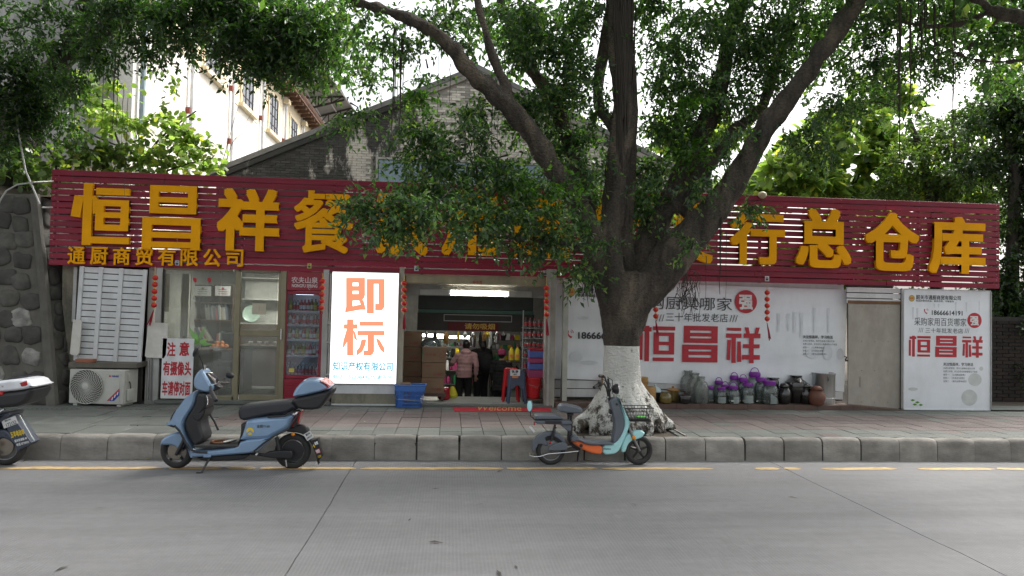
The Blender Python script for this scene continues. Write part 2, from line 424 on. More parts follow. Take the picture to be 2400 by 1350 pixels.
M_kerb = M('kerb_concrete', (.265, .25, .225), .88, var=.3, scale=7, bump=.6, bscale=45, rnd=.25, dirt=.6, dcol=(.12, .112, .1), stretch=(.5, 1, 1))
M_slab = M('slab_concrete', (.13, .142, .13), .85, var=.2, scale=3, bump=.25, bscale=70, rnd=.2, dirt=.55, dcol=(.09, .09, .085))
M_dark = M('dark_joint', (.04, .038, .034), .95); M_soil = M('soil', (.07, .055, .04), .95, bump=.6, bscale=30)
M_bark = bark_mat()
M_yel = M('worn_yellow_paint', (.5, .345, .15), .8, var=.25, scale=9, dirt=.5, dcol=(.33, .31, .28))
M_red = M('maroon_slat_paint', (.26, .01, .036), .5, var=.25, scale=5, bump=.06, rnd=.25, dirt=.2, dcol=(.2, .05, .07), stretch=(.25, 1, 3), spec=.38)
M_gold = M('amber_letter', (.86, .375, .002), .5, var=.09, scale=2, bump=.02, spec=.12, dirt=.12, dcol=(.35, .15, .02))
M_goldside = M('amber_letter_side', (.3, .12, .006), .6)
M_frame = M('dark_steel', (.05, .048, .046), .6, metal=.4, dirt=.4, dcol=(.1, .05, .03))
M_alu = M('weathered_aluminium', (.42, .42, .41), .5, metal=.25, var=.1, dirt=.45, dcol=(.2, .18, .15))
M_olive = M('champagne_aluminium', (.25, .225, .15), .42, metal=.35, var=.1, dirt=.2, dcol=(.12, .1, .07))
M_white = M('white_enamel', (.66, .67, .69), .5, var=.07, dirt=.45, dcol=(.3, .28, .24), bump=.05)
M_banner = M('banner_vinyl', (.78, .81, .86), .5, var=.07, scale=1.3, bump=.5, bscale=2.2, dirt=.22, dcol=(.38, .38, .36), stretch=(.4, 1, 1.6))
M_ink = M('black_print', (.035, .035, .04), .5, bump=0); M_inkred = M('red_print', (.46, .02, .035), .5, bump=0); M_inkgrey = M('faded_print', (.4, .42, .42), .5, bump=0)
M_inkblue = M('blue_print', (.03, .05, .28), .5, bump=0); M_inkwhite = M('white_print', (.75, .76, .77), .5, bump=0)
M_plasterold = plaster_mat('old_plaster', (.33, .3, .22), (.24, .23, .19), (.07, .065, .055), .8, .52)
M_cream = plaster_mat('cream_render', (.8, .78, .73), (.76, .71, .62), (.5, .42, .32), .4, .6)
M_yellowband = plaster_mat('ochre_render', (.72, .6, .4), (.78, .68, .5), (.4, .3, .2), .3, .62)
M_greyplaster = plaster_mat('grey_plaster', (.42, .42, .4), (.28, .28, .27), (.12, .12, .12), .6, .55)
M_brick = None
def stain(n, base, d):
    # soot-black algae runs on the left half of the gable, thinning to the right
    g = n.nodes.new('ShaderNodeNewGeometry'); sp = n.nodes.new('ShaderNodeSeparateXYZ'); L(n, g.outputs['Position'], sp.inputs[0])
    mr = N(n, 'ShaderNodeMapRange'); L(n, sp.outputs['X'], mr.inputs[0]); mr.inputs[1].default_value = -5.5; mr.inputs[2].default_value = 2.5; mr.inputs[3].default_value = .17; mr.inputs[4].default_value = -.1
    ad = N(n, 'ShaderNodeMath', operation='ADD'); L(n, d, ad.inputs[0]); L(n, mr.outputs[0], ad.inputs[1])
    return mixc(n, ramp(n, ad.outputs[0], [(.5, 0), (.55, .93)]), base, (.016, .017, .016))
def brick_mats():
    m, n, b = newmat('weathered_brick')
    d = noise_t(n, worldpos(n, (1, 1, .45)), .62, 9, .72); f = noise_t(n, worldpos(n), 2.6, 8, .75)
    g = n.nodes.new('ShaderNodeNewGeometry')
    base = mixc(n, 1, mixc(n, ramp(n, f, [(.3, 0), (.7, 1)]), (.58, .55, .48), (.36, .34, .3)), ramp(n, g.outputs['Random Per Island'], [(0, .5), (1, 1.3)]), 'MULTIPLY')
    oi = n.nodes.new('ShaderNodeObjectInfo')
    rd = N(n, 'ShaderNodeMath', operation='ADD'); L(n, noise_t(n, worldpos(n), 1.1, 9, .8), rd.inputs[0]); rd.inputs[1].default_value = 0
    base = mixc(n, ramp(n, rd.outputs[0], [(.62, 0), (.68, .7)]), base, (.34, .14, .08))
    c = stain(n, base, d)
    L(n, c, b.inputs['Base Color']); b.inputs['Roughness'].default_value = .92; bumpn(n, b, noise_t(n, worldpos(n), 30, 5), .5, .02); return m
M_brick = brick_mats()
M_mortar = plaster_mat('flaking_render', (.34, .32, .28), (.2, .19, .17), (.04, .04, .038), .85, .5, .45, True)
M_stone = M('rubble_stone', (.105, .1, .09), .88, var=.4, scale=5, bump=.5, bscale=22, rnd=.5, dirt=.7, dcol=(.045, .045, .04))
M_stonepale = M('pale_rubble_stone', (.3, .29, .27), .85, var=.5, scale=8, bump=.5, bscale=22, rnd=.3, dirt=.7, dcol=(.08, .08, .07))
M_wallmortar = M('wall_mortar', (.12, .113, .1), .9, var=.25, scale=4, bump=.4, bscale=30, dirt=.6, dcol=(.05, .05, .045))
M_tilebrown = M('brown_floor_tile', (.13, .075, .06), .5, var=.2, bump=.03, rnd=.2, dirt=.4, dcol=(.07, .06, .05))
M_black = M('black_plastic', (.018, .018, .02), .42, var=.1, bump=.03); M_blackmat = M('black_cloth', (.014, .014, .017), .85)
M_rubber = M('tyre_rubber', (.022, .022, .022), .8, var=.25, bump=.2, bscale=80, dirt=.4, dcol=(.07, .065, .06)); M_grey = M('slate_plastic', (.11, .125, .15), .42, var=.08, bump=.02)
M_chrome = M('bright_steel', (.6, .6, .6), .25, metal=1, bump=0); M_cast = M('cast_metal', (.2, .2, .2), .45, metal=.7)
M_glass = glassm('window_glass', (.82, .85, .83), .9, .03, .17, (.55, .57, .53)); M_jar = glassm('jar_glass', (.9, .96, .95), .9, .06, .08, (.6, .7, .68))  # window glass: reflection haze put in as a pale diffuse film
M_dusty = glassm('dusty_jar_glass', (.72, .76, .74), .7, .12, .3, (.4, .42, .4))
M_fglass = glassm('fridge_glass', (.9, .93, .97), .9, .03, .04, (.5, .55, .65))

# ================= road, kerb, pavement =================
KY = 8.60
road = tag(MB().box(-60, 60, -30, KY, -.4, -.03).build('road', M_dark, origin=(0, 0, 0)), kind='structure')
xs = [-41.4, -36.3, -31.2, -26.1, -21.0, -15.9, -10.8, -6.13, -1.08, 4.06, 9.16, 14.2, 19.3, 24.4, 29.5, 34.6, 39.7]
for i in range(len(xs)-1):
    for (ya, yb) in ((3.6-9, 3.6-4.5), (3.6-4.5, 3.6-.0), (3.6, KY+.02)) if -12 < xs[i] < 12 else ((-6, KY+.02),):
        g = .009; mb = MB(); z = .002*(i % 3)
        n = 24; zt = 0.0
        L_, R_ = [], []
        for k in range(n+1):
            y = ya+g*.5+(yb-ya-g)*k/n
            w = .012*noise.noise(Vector((i*3.1, y*2.2, 0)))+.006*noise.noise(Vector((i*3.1, y*9, 0)))
            w2 = .012*noise.noise(Vector(((i+1)*3.1, y*2.2, 0)))+.006*noise.noise(Vector(((i+1)*3.1, y*9, 0)))
            L_.append((xs[i]+g*.5+w, y)); R_.append((xs[i+1]-g*.5+w2, y))
        vs = [(x, y, zt) for x, y in L_]+[(x, y, zt) for x, y in R_]+[(x, y, -.1) for x, y in L_]+[(x, y, -.1) for x, y in R_]
        m_ = n+1; fs = []
        for k in range(n):
            fs += [(k, m_+k, m_+k+1, k+1), (k, k+1, 2*m_+k+1, 2*m_+k), (m_+k, 3*m_+k, 3*m_+k+1, m_+k+1)]
        fs += [(0, 2*m_, 3*m_, m_), (n, m_+n, 3*m_+n, 2*m_+n)]
        mb._add(vs, fs); mb.build('concrete_slab', M_road, road, smooth=False)
# worn yellow edge line: separate remnants
def paint(x0, x1, seed):
    mb = MB(); n = max(3, int((x1-x0)/.05)); top = []; bot = []
    for k in range(n+1):
        x = x0+(x1-x0)*k/n; e = min(1, 8*min(k, n-k)/n+.25)
        yc = 8.155
        top.append((x, yc+.058*e+.03*noise.noise(Vector((x*2.6, seed, 0)))+.02*noise.noise(Vector((x*11, seed, 5)))))
        bot.append((x, yc-.058*e+.03*noise.noise(Vector((x*2.6, seed, 9)))+.02*noise.noise(Vector((x*11, seed, 7)))))
    for k in range(n): mb.quad((*bot[k], .004), (*bot[k+1], .004), (*top[k+1], .004), (*top[k], .004))
    mb.build('yellow_edge_line', M_yel, road, smooth=False)
for i, (a, b) in enumerate([(0, 380), (395, 520), (530, 600), (610, 835), (845, 1180), (1188, 1400), (1404, 1670), (1768, 1825), (1836, 1875), (1922, 2098), (2148, 2325), (2333, 2398)]):
    paint(PZ(a, 1098, 0).x, PZ(b, 1098, 0).x, i*3.3)
paint(-14, -4.95, 50); paint(7.2, 15, 60)
# kerb
kerb = tag(MB().box(-30, 30, KY+.03, KY+.11, -.3, .2).build('kerb', M_dark, origin=(0, KY, 0)), kind='structure')
prof = [(0, -.1), (-.002, .06), (.004, .19), (.014, .245), (.036, .271), (.07, .281), (.118, .283), (.118, -.1)]
def kerb_stone(x0, x1, jit, leanx):
    mb = MB(); vs = []
    n = 5
    for k in range(n+1):
        x = x0+(x1-x0)*k/n; e = .016 if k in (0, n) else 0
        for y, z in prof:
            xx = x + (leanx*(z) if z > 0 else 0)
            vs.append((xx + (0 if not e else 0), KY+jit+y+(e if y < .2 else 0), z-(e*.6 if z > .2 else 0)+jit*.3))
    m_ = len(prof); fs = [(k*m_+j, (k+1)*m_+j, (k+1)*m_+j+1, k*m_+j+1) for k in range(n) for j in range(m_-1)]
    fs += [tuple(range(m_)), tuple(range(n*m_, n*m_+m_))[::-1]]
    mb._add(vs, fs); return mb.build('kerb_stone', M_kerb, kerb, ang=50)
x = -12.2; rr = random.Random(3)
while x < 12.5:
    w = .515; gap = .004 if x < -1.0 else (.02 if x < 5.2 else .005)
    gap *= rr.uniform(.6, 1.2)
    kerb_stone(x, x+w-gap, rr.uniform(-.012, .012), rr.uniform(-.02, .02)); x += w
# pavement
pav = tag(MB().box(-30, 30, KY+.12, 11.95, -.3, PAVE-.028).build('pavement', M_dark, origin=(0, 9.9, 0)), kind='structure')
TS = .2765; ty0 = KY+.123; tme = {}
def tile_mesh(kind):
    if kind not in tme:
        h = TS/2-.003; mb = MB().box(-h, h, -h, h, -.03, 0, .003); tme[kind] = mb.mesh('paving_tile', M_tiler if kind else M_tileg, True)
    return tme[kind]
farg, farr = MB(), MB(); rr = random.Random(11)
tree_hole = lambda x, y: 1.62 < x < 3.02 and y < 9.78
TILT = .0025
nparts = 0
slabs_area = lambda x, y: -6.9 < x < -3.05 and y < 10.7
for r_ in range(10):
    y = ty0+TS*(r_+.5); red = r_ in (2, 3, 4, 5, 6)
    for c_ in range(-42, 46):
        x = .04+TS*c_ + (0 if y < 9.4 else .0)
        if y+TS/2 > 11.42: continue
        if tree_hole(x, y) or slabs_area(x, y): continue
        k = red ^ (rr.random() < .03)
        z = PAVE+rr.uniform(-.003, .003)
        vis = -4.9-.25*r_ < x < 7.3+.33*r_
        if vis and nparts < 296:
            o = bpy.data.objects.new('paving_tile', tile_mesh(k)); COL.objects.link(o); o.parent = pav
            o.location = (x-0, y-9.9, z-PAVE+.28); o.rotation_euler = (rr.uniform(-TILT, TILT)*2, rr.uniform(-TILT, TILT)*2, rr.uniform(-.006, .006)); nparts += 1
        else:
            h = TS/2-.003; (farr if k else farg).box(x-h, x+h, y-h, y+h, z-.03, z)
far = MB(); far.v = farg.v+farr.v; far.f = farg.f+[tuple(i+len(farg.v) for i in f) for f in farr.f]; far.mi = [0]*len(farg.f)+[1]*len(farr.f)
tag(far.build('paving_tiles', [M_tileg, M_tiler], pav, smooth=False), kind='stuff')
# plain access slabs at the left
rr = random.Random(5)
for (ya, yb) in ((8.725, 9.3), (9.31, 9.99), (10.0, 10.65)):
    x = -6.9
    while x < -3.3:
        w = rr.uniform(.5, .95); x2 = min(x+w, -3.04)
        if -3.04-x2 < .3: x2 = -3.04
        z = PAVE+rr.uniform(-.006, .006)
        MB().box(x+.006, x2-.006, ya+.005, yb-.005, z-.05, z, .006).build('paving_slab', M_slab, pav); x = x2+.002
        if x2 >= -3.05: break
MB().box(-30, 30, 11.43, 11.95, .1, PAVE-.002).build('pavement_edge_strip', M_slab, pav)
# tree pit
tag(MB().box(1.63, 3.01, KY+.125, 9.79, .1, PAVE-.02).build('tree_pit_soil', M_soil), kind='structure')
MB().box(1.6, 1.625, KY+.125, 9.8, .2, PAVE+.012).build('pit_border', M_kerb, pav); MB().box(3.015, 3.04, KY+.125, 9.8, .2, PAVE+.012).build('pit_border', M_kerb, pav)
# terrain
def terr():
    mb = MB(); xs_ = [-60, -20, -16, -7, -6.3, 10, 14, 60]; ys_ = [11.9, 14.0, 17, 40, 120]
    mb.box(-300, 300, 18.85, 400, -.5, .2); mb.box(-300, -2.62, 11.95, 18.85, -.5, .2); mb.box(4.62, 300, 11.95, 18.85, -.5, .2); mb.box(-2.62, 4.62, 11.95, 18.85, -.9, -.52); mb.box(-300, -60, -200, 11.95, -.5, -.05); mb.box(60, 300, -200, 11.95, -.5, -.05); mb.box(-60, 60, -200, -30, -.5, -.05)
    return mb
tag(terr().build('ground', M_soil, origin=(0, 40, 0), smooth=False), kind='structure')
tag(MB().box(-60, 60, -30, -7.0, -.03, .12).build('far_pavement', M_slab, origin=(0, -15, 0)), kind='structure')
for x in (-30, 12.55):
    pass

# ================= rubble retaining wall on the left =================
RW = thing('stone_retaining_wall', 'battered rubble stone retaining wall with raised mortar left of the shop', 'stone wall', (-7.5, 11.2, .28))
cb = Vector((-5.86, 11.0, .25)); ct = Vector((-6.42, 11.35, 3.46))
lb = Vector((-13.5, 11.0, .25)); lt = Vector((-13.5, 11.35, 3.46))
sb = Vector((-5.62, 12.6, .25)); st_ = Vector((-6.0, 12.6, 3.3))
mb = MB(); mb.quad(lb, cb, ct, lt); mb.quad(cb, sb, st_, ct); mb.quad(lt, ct, st_, Vector((-13.5, 12.6, 3.3)))
mb.tube([cb+Vector((0, .03, 0)), (cb+ct)/2+Vector((.015, .02, 0)), ct], [.09, .075, .07], 8); mb.build('wall_core', M_wallmortar, RW)
def stones(A, B, C, D, nu, nv, seed, rnd):
    """A bottom-left, B bottom-right, C top-right, D top-left; jittered cells"""
    rr = random.Random(seed); un = (B-A).length/nu; vn = (D-A).length/nv
    nrm = (B-A).cross(D-A).normalized()
    for j in range(nv):
        off = rr.uniform(-.3, .3)
        for i in range(nu+1):
            u = (i+off+rr.uniform(-.16, .16)+.4)/nu; v = (j+.5+rr.uniform(-.2, .2))/nv
            if not .02 < u < 1-.5/nu+.2/nu: continue
            lo = A.lerp(B, u); hi = D.lerp(C, u); c = lo.lerp(hi, v)
            ax = (B-A).normalized(); ay = (hi-lo).normalized()
            ru = un*rr.uniform(.42, .53); rv = vn*rr.uniform(.42, .52); ph = rr.uniform(0, 9); n = 12; rings = [(1, -.02), (.95, .014), (.84, .03), (.45, .036)]
            vs = []
            rot = rr.uniform(-.25, .25)
            for s_, h in rings:
                for k in range(n):
                    a = 2*pi*k/n; q = 1+.3*noise.noise(Vector((cos(a)*1.3+ph, sin(a)*1.3, j)))
                    cx, sy_ = cos(a), sin(a); e = .6
                    cx = math.copysign(abs(cx)**e, cx); sy_ = math.copysign(abs(sy_)**e, sy_)
                    cx, sy_ = cx*cos(rot)-sy_*sin(rot), cx*sin(rot)+sy_*cos(rot)
                    vs.append(c+ax*(cx*ru*q*s_)+ay*(sy_*rv*q*s_)+nrm*(h*(1+.5*noise.noise(Vector((cx*2+ph, sy_*2, s_))))))
            fs = [(r0*n+k, r0*n+(k+1) % n, (r0+1)*n+(k+1) % n, (r0+1)*n+k) for r0 in range(len(rings)-1) for k in range(n)]+[tuple(range(3*n, 4*n))]
            m_ = MB(); m_._add(vs, fs); m_.build('stone', M_stonepale if rr.random() < rnd else M_stone, RW, ang=75)
stones(Vector((-8.6, 11.0, .27)), cb-Vector((.06, 0, 0)), ct-Vector((.06, 0, 0)), Vector((-8.6, 11.35, 3.46)), 9, 11, 2, .1)
stones(cb+Vector((.05, .12, 0)), sb, st_, ct+Vector((.05, .1, 0)), 5, 12, 4, .03)
# earth bank above it
mb = MB(); rr = random.Random(1)
n1, n2 = 26, 10; vs = []
for i in range(n1+1):
    for j in range(n2+1):
        x = -16+(10.0)*i/n1; y = 11.38+3.6*j/n2
        vs.append((x, y, 3.44+.24*j*.5+.14*noise.noise(Vector((x*1.3, y*1.3, 0)))*(j > 0) - (0.9*max(0, x+7.2) if j > 1 else 0)))
mb._add(vs, [(i*(n2+1)+j, (i+1)*(n2+1)+j, (i+1)*(n2+1)+j+1, i*(n2+1)+j+1) for i in range(n1) for j in range(n2)])
tag(mb.build('earth_bank', M_soil), kind='structure')

# ================= shop building =================
SB = thing('shop_building', 'single-storey shop with glazed office, open doorway and long white siding wall', 'shop building', (0, 12, .28))
M_in = M('interior_wall', (.3, .3, .28), .85, dirt=.4, dcol=(.12, .11, .1)); M_inpale = M('office_wall', (.5, .5, .46), .8, dirt=.15, dcol=(.3, .28, .24))
M_floor = M('interior_floor', (.3, .31, .29), .35, dirt=.4, dcol=(.12, .11, .1)); M_roofc = M('roof_cement', (.17, .17, .16), .9, dirt=.5)
ZT = 2.52; LOW = -.30
def part(nm, mat, *boxes, parent=SB, b=.0):
    mb = MB()
    for q in boxes: mb.box(*q, b)
    return mb.build(nm, mat, parent)
part('roof', M_roofc, (-6.1, 6.75, 11.42, 18.9, ZT, ZT+.14))
part('wall', M_inpale, (-4.72, -4.64, 11.42, 14.0, .2, ZT)); part('wall', M_inpale, (-4.64, -1.9, 13.92, 14.0, .2, ZT))
part('wall', M_in, (-1.98, -1.9, 11.42, 13.92, .2, ZT)); part('wall', M_in, (-2.6, 4.6, 18.7, 18.8, LOW, ZT)); part('wall', M_in, (-2.6, -2.5, 14.05, 18.7, LOW, ZT)); part('wall', M_in, (4.5, 4.6, 12.0, 18.7, LOW, ZT))
part('wall', M_in, (-.86, -.78, 11.42, 12.6, .2, ZT)); part('wall', M_inpale, (1.86, 1.94, 11.42, 12.4, .2, ZT))
part('wall', M_frame, (-5.75, -4.75, 11.75, 11.85, .2, ZT))
part('floor', M_floor, (-4.64, -.86, 11.3, 14.05, .1, .325)); part('floor', M_floor, (-.86, 4.5, 11.3, 12.15, -.4, .325)); part('lower_floor', M('pale_floor_tile', (.42, .45, .42), .25, dirt=.3, dcol=(.2, .19, .17)), (-2.5, 4.5, 12.15, 18.7, -.5, LOW)); part('doorstep', M_slab, (-.72, 1.66, 11.13, 11.3, .2, .315))
# old plastered pier
a, b_, c, d = pbox(147, 623, 186, 865, 11.45); x1 = b_
mb = MB(); mb.prism([(a+.05, .28), (a+.1, 1.1), (a+.0, 1.8), (a-.02, 2.5), (b_, 2.5), (b_, .28)], 11.42, 11.72); mb.build('pier', M_plasterold, SB)

# slatted white shutter panel
def thingc(nm, lab, cat, Y, px0, py0, px1, py1, **k):
    x0, x1, z0, z1 = pbox(px0, py0, px1, py1, Y); return thing(nm, lab, cat, ((x0+x1)/2, Y, z0), **k), x0, x1, z0, z1
SH, x0, x1, z0, z1 = thingc('slatted_shutter', 'white slatted metal shutter panel hung above the outdoor fan unit', 'shutter', 11.3, 186, 628, 340, 848)
R = Matrix.Translation(((x0+x1)/2, 0, z1)) @ Matrix.Rotation(radians(1.7), 4, 'Y') @ Matrix.Translation((-(x0+x1)/2, 0, -z1))
sw = (z1-z0)/15
for i in range(15):
    mb = MB(); mb.T = R; zz = z1-sw*(i+1); mb.box(x0, x1, 11.30, 11.315, zz+.007, zz+sw-.006, .003); mb.build('slat', M_white, SH)
for fx in (.02, .31, .62, .985):
    mb = MB(); mb.T = R; xc = x0+(x1-x0)*fx; mb.box(xc-.032, xc+.032, 11.275, 11.2995, z0, z1, .005); mb.build('stile', M_white, SH)
mb = MB(); mb.T = R; mb.box(x0+.03, x1-.03, 11.345, 11.355, z0+.02, z1-.02); mb.build('backing', M_frame, SH)
part('shutter_rail', M_alu, (x0-.14, x0-.09, 11.36, 11.41, z0+.6, z1))
# boards and the ledge under the shutter
for (p, lab) in (((165, 750, 190, 832), 'narrow white foam board stuck out left of the slatted shutter'), ((341, 757, 393, 838), 'square white foam board leaning between shutter and red warning sign')):
    x0, x1, z0, z1 = pbox(*p, 11.2); mb = MB(); mb.prism([(x0, z0+.02), (x0+.03, z0), (x1-.05, z0-.01), (x1-.02, z0+.04), (x1, z1-.02), (x1-.02, z1), (x0+.03, z1+.01)], 11.2, 11.225)
    tag(mb.build('foam_board', M('white_foam', (.62, .6, .56), .8, dirt=.15, dcol=(.4, .38, .33))), lab, 'board', 'white foam boards by the shutter')
x0, x1, z0, z1 = pbox(178, 849, 330, 860, 11.15); LEDZ = z1
tag(MB().box(x0-.03, x1, 11.0, 11.6, z0, z1).build('concrete_ledge', M('ledge_concrete', (.13, .12, .1), .9, dirt=.5)), 'thin grimy concrete ledge between the slatted shutter and the outdoor fan unit', 'ledge')
part('ledge_post', M_frame, (x1-.1, x1-.05, 11.3, 11.36, .28, z0))
x0, x1, z0, z1 = pbox(177, 842, 220, 852, 11.02)
tag(MB().box(x0, x1, 11.0, 11.11, LEDZ+.001, LEDZ+.055, .006).build('loose_brick', M('red_clay', (.33, .12, .07), .85, dirt=.3)), 'single loose red brick lying on the ledge above the outdoor fan unit', 'brick')
# pipes
for i, (px, w) in enumerate(((347, .017), (353, .017), (359, .022))):
    p = PY(px, 890, 11.36); z1 = .95
    tag(MB().tube([(p.x, 11.36, .28), (p.x, 11.36, z1+.05*i)], w, 10).build('drain_pipe', M_alu), ['leftmost grey vertical pipe beside the outdoor fan unit', 'middle grey vertical pipe beside the outdoor fan unit', 'rightmost thick grey vertical pipe left of the red warning sign'][i], 'pipe', 'pipes beside the fan unit')

# outdoor air-conditioning unit
AC, x0, x1, z0, z1 = thingc('outdoor_fan_unit', 'cream outdoor air conditioner condenser with round fan grille on the pavement', 'air conditioner', 10.95, 155, 866, 297, 948)
z0 = PAVE; dpt = .34; M_ac = M('ac_cream', (.5, .5, .46), .45, var=.06, dirt=.35, dcol=(.28, .25, .2))
mb = MB(); R_ = Matrix.Translation(((x0+x1)/2, 10.95, 0)) @ Matrix.Rotation(radians(-9), 4, 'Z') @ Matrix.Translation((-(x0+x1)/2, -10.95, 0))
mb.T = R_; mb.box(x0, x1, 10.95, 10.95+dpt, z0+.03, z1, .012); mb.box(x0+.06, x0+.12, 10.97, 10.95+dpt-.02, z0, z0+.035); mb.box(x1-.12, x1-.06, 10.97, 10.95+dpt-.02, z0, z0+.035); mb.build('casing', M_ac, AC)
fcx, fcz, fr = x0+(x1-x0)*.325, (z0+.03+z1)/2, .255
mb = MB(); mb.T = R_; mb._add([(fcx+cos(2*pi*k/40)*fr, 10.947, fcz+sin(2*pi*k/40)*fr) for k in range(40)], [tuple(range(40))]); mb.build('fan_recess', M_frame, AC)
mb = MB(); mb.T = R_
for k in range(30):
    a = 2*pi*k/30; mb.tube([(fcx+cos(a+t*1.1)*(.05+(fr-.05)*t), 10.925+.01*t, fcz+sin(a+t*1.1)*(.05+(fr-.05)*t)) for t in (0, .25, .5, .75, 1)], .0055, 4, False)
for q in range(1, 12): mb.tube([(fcx+cos(2*pi*k/32)*(.05+(fr-.05)*q/11), 10.93, fcz+sin(2*pi*k/32)*(.05+(fr-.05)*q/11)) for k in range(33)], .0016 if q < 11 else .006, 4, False)
mb.build('fan_grille', M_ac, AC)
mb = MB(); mb.T = R_ @ Matrix.Translation((fcx, 10.92, fcz)) @ Matrix.Rotation(pi/2, 4, 'X'); mb.lathe([(.05, -.006), (.05, .006), (.03, .012), (.001, .013)], (0, 0, 0), 20); mb.build('grille_hub', M_ac, AC)
mb = MB(); mb.T = R_; mb.box(x0+(x1-x0)*.66, x0+(x1-x0)*.92, 10.944, 10.955, z0+.07, z1-.05, .003); mb.build('service_panel', M_ac, AC)
mb = MB(); mb.T = R_; text(mb, 'GREE', x0+(x1-x0)*.775, x0+(x1-x0)*.9, z1-.105, z1-.08, 10.940, .03); mb.build('brand_print', M_inkblue, AC)
mb = MB(); mb.T = R_; mb.tube([(x0+(x1-x0)*.74, 10.941, z1-.092), (x0+(x1-x0)*.74, 10.9435, z1-.092)], .014, 14); mb.build('brand_emblem', M_inkred, AC)
mb = MB(); mb.T = R_; xx = x0+(x1-x0)*.70; mb.quad((xx, 10.941, z0+.085), (xx+.03, 10.941, z0+.085), (xx+.19, 10.941, z0+.25), (xx+.19, 10.941, z0+.275)); mb.m = 1
mb.quad((xx+.035, 10.941, z0+.085), (xx+.11, 10.941, z0+.085), (xx+.19, 10.941, z0+.17), (xx+.19, 10.941, z0+.245)); mb.m = 2
for t in (0, .04, .08): mb.quad((xx+.07+t, 10.939, z0+.095+t), (xx+.085+t, 10.939, z0+.095+t), (xx+.1+t, 10.939, z0+.14+t), (xx+.085+t, 10.939, z0+.14+t))
mb.build('corner_sticker', [M_inkred, M_inkblue, M_inkwhite], AC, smooth=False)
mb = MB(); mb.T = R_; mb.box(x1, x1+.045, 11.0, 11.14, z0+.08, z0+.26, .01); mb.box(x1, x1+.02, 11.02, 11.1, z1-.18, z1-.06, .008); mb.build('valve_cover', M_ac, AC)
mb = MB(); mb.T = R_; mb.tube([(x1+.01, 11.05, z1-.17), (x1+.04, 11.04, z1-.22), (x1+.03, 11.06, z0+.26)], .008, 6); mb.build('hose', M_black, AC)

# red on white warning board
WB, x0, x1, z0, z1 = thingc('warning_board', 'white standing board with big red Chinese warning about cameras and parking', 'sign', 11.2, 378, 793, 452, 934)
R = Matrix.Translation((x0, 0, z0)) @ Matrix.Rotation(radians(.3), 4, 'Y') @ Matrix.Translation((-x0, 0, -z0))
mb = MB(); mb.T = R; mb.box(x0, x1, 11.2, 11.215, z0, z1, .003); mb.build('board', M('sign_white', (.68, .68, .7), .5, dirt=.12, dcol=(.4, .38, .34), bump=0), WB)
def TX(px0, py0, px1, py1, Y): return pbox(px0, py0, px1, py1, Y)
for s_, bb in (('注', (391, 802, 411, 835)), ('意', (420, 801, 443, 834)), ('有摄像头', (382, 847, 448, 880)), ('车请停对面', (380, 893, 446, 927))):
    mb = MB(); mb.T = R; text(mb, s_, *TX(*bb, 11.2), 11.197, .026); mb.build('lettering', M_inkred, WB)
# ================= the long maroon slat sign =================
SX0, SX1, SZ0, SZ1 = -6.13, 9.40, 2.375, 3.852
SG = thing('shop_sign', 'long maroon slatted sign board with large amber Chinese characters above the shopfront', 'sign', ((SX0+SX1)/2, 11.25, SZ0))
rr = random.Random(21); sw = (SZ1-SZ0)/15; NS = 15
for i in range(NS):
    z = SZ0+sw*i; x = SX0; off = rr.uniform(1.5, 2.6)
    cuts = [SX0]+[SX0+off+k*2.95 for k in range(6) if SX0+off+k*2.95 < SX1-.6]+[SX1]
    for a, b in zip(cuts[:-1], cuts[1:]):
        mb = MB(); dz = rr.uniform(-.0025, .0025); dy = rr.uniform(-.004, .004); tl = rr.uniform(-.003, .003)
        mb.T = Matrix.Translation((0, dy, dz)) @ Matrix.Translation((a, 0, z)) @ Matrix.Rotation(tl*.5, 4, 'Y') @ Matrix.Translation((-a, 0, -z))
        mb.box(a+.002, b-.002, 11.25, 11.268, z+.005, z+sw-.011, .003); mb.build('slat', M_red, SG)
for k in range(12):
    x = SX0+.06+(SX1-SX0-.12)*k/11; part('sign_post', M_frame, (x-.02, x+.02, 11.275, 11.315, SZ0, SZ1), parent=SG)
part('sign_rail', M_frame, (SX0, SX1, 11.317, 11.35, SZ0+.02, SZ0+.06), parent=SG); part('sign_rail', M_frame, (SX0, SX1, 11.317, 11.35, SZ1-.1, SZ1-.06), parent=SG)
# screws
mb = MB()
for i in range(NS):
    for k in range(12):
        x = SX0+.06+(SX1-SX0-.12)*k/11; mb.ball((x, 11.247, SZ0+sw*(i+.5)), .006, n=6, m=4)
tag(mb.build('screw_heads', M_chrome, SG), kind='stuff')
def bigchar(ch, px0, py0, px1, py1, bold=.026):
    x0, x1, z0, z1 = pbox(px0, py0, px1, py1, 11.17)
    mb = MB()
    if ch in BAR: strokes(mb, BAR[ch], x0, x1, z0, z1, 11.17, .055)
    else: text(mb, ch, x0, x1, z0, z1, 11.17, .013 if ch == '餐' else bold, .055)
    mb.build('sign_character', M_gold, SG, ang=30)
BAR = {
 '恒': [(24, 0, 38, 100), (3, 46, 8, 80, 20, 79, 15, 45), (40, 78, 46, 79, 56, 55, 45, 50), (43, 84, 99, 96), (45, 22, 99, 75), (40, 3, 99, 14)],
 '昌': [(12, 55, 86, 100), (3, 0, 97, 48)],
}
def frame(x0, z0, x1, z1, t, bars):
    o = [(x0, z0, x0+t, z1), (x1-t, z0, x1, z1)]
    return o+[(x0, a, x1, b) for a, b in bars]
BAR['恒'] = [(24, 0, 38, 100), (5, 46, 20, 44, 24.5, 79, 10, 80), (38, 79, 44, 80, 53, 56, 40, 50), (44, 82, 97, 93), (38, 3, 99, 14)]+frame(44, 24, 97, 74, 13, [(24, 34), (45, 54), (64, 74)])
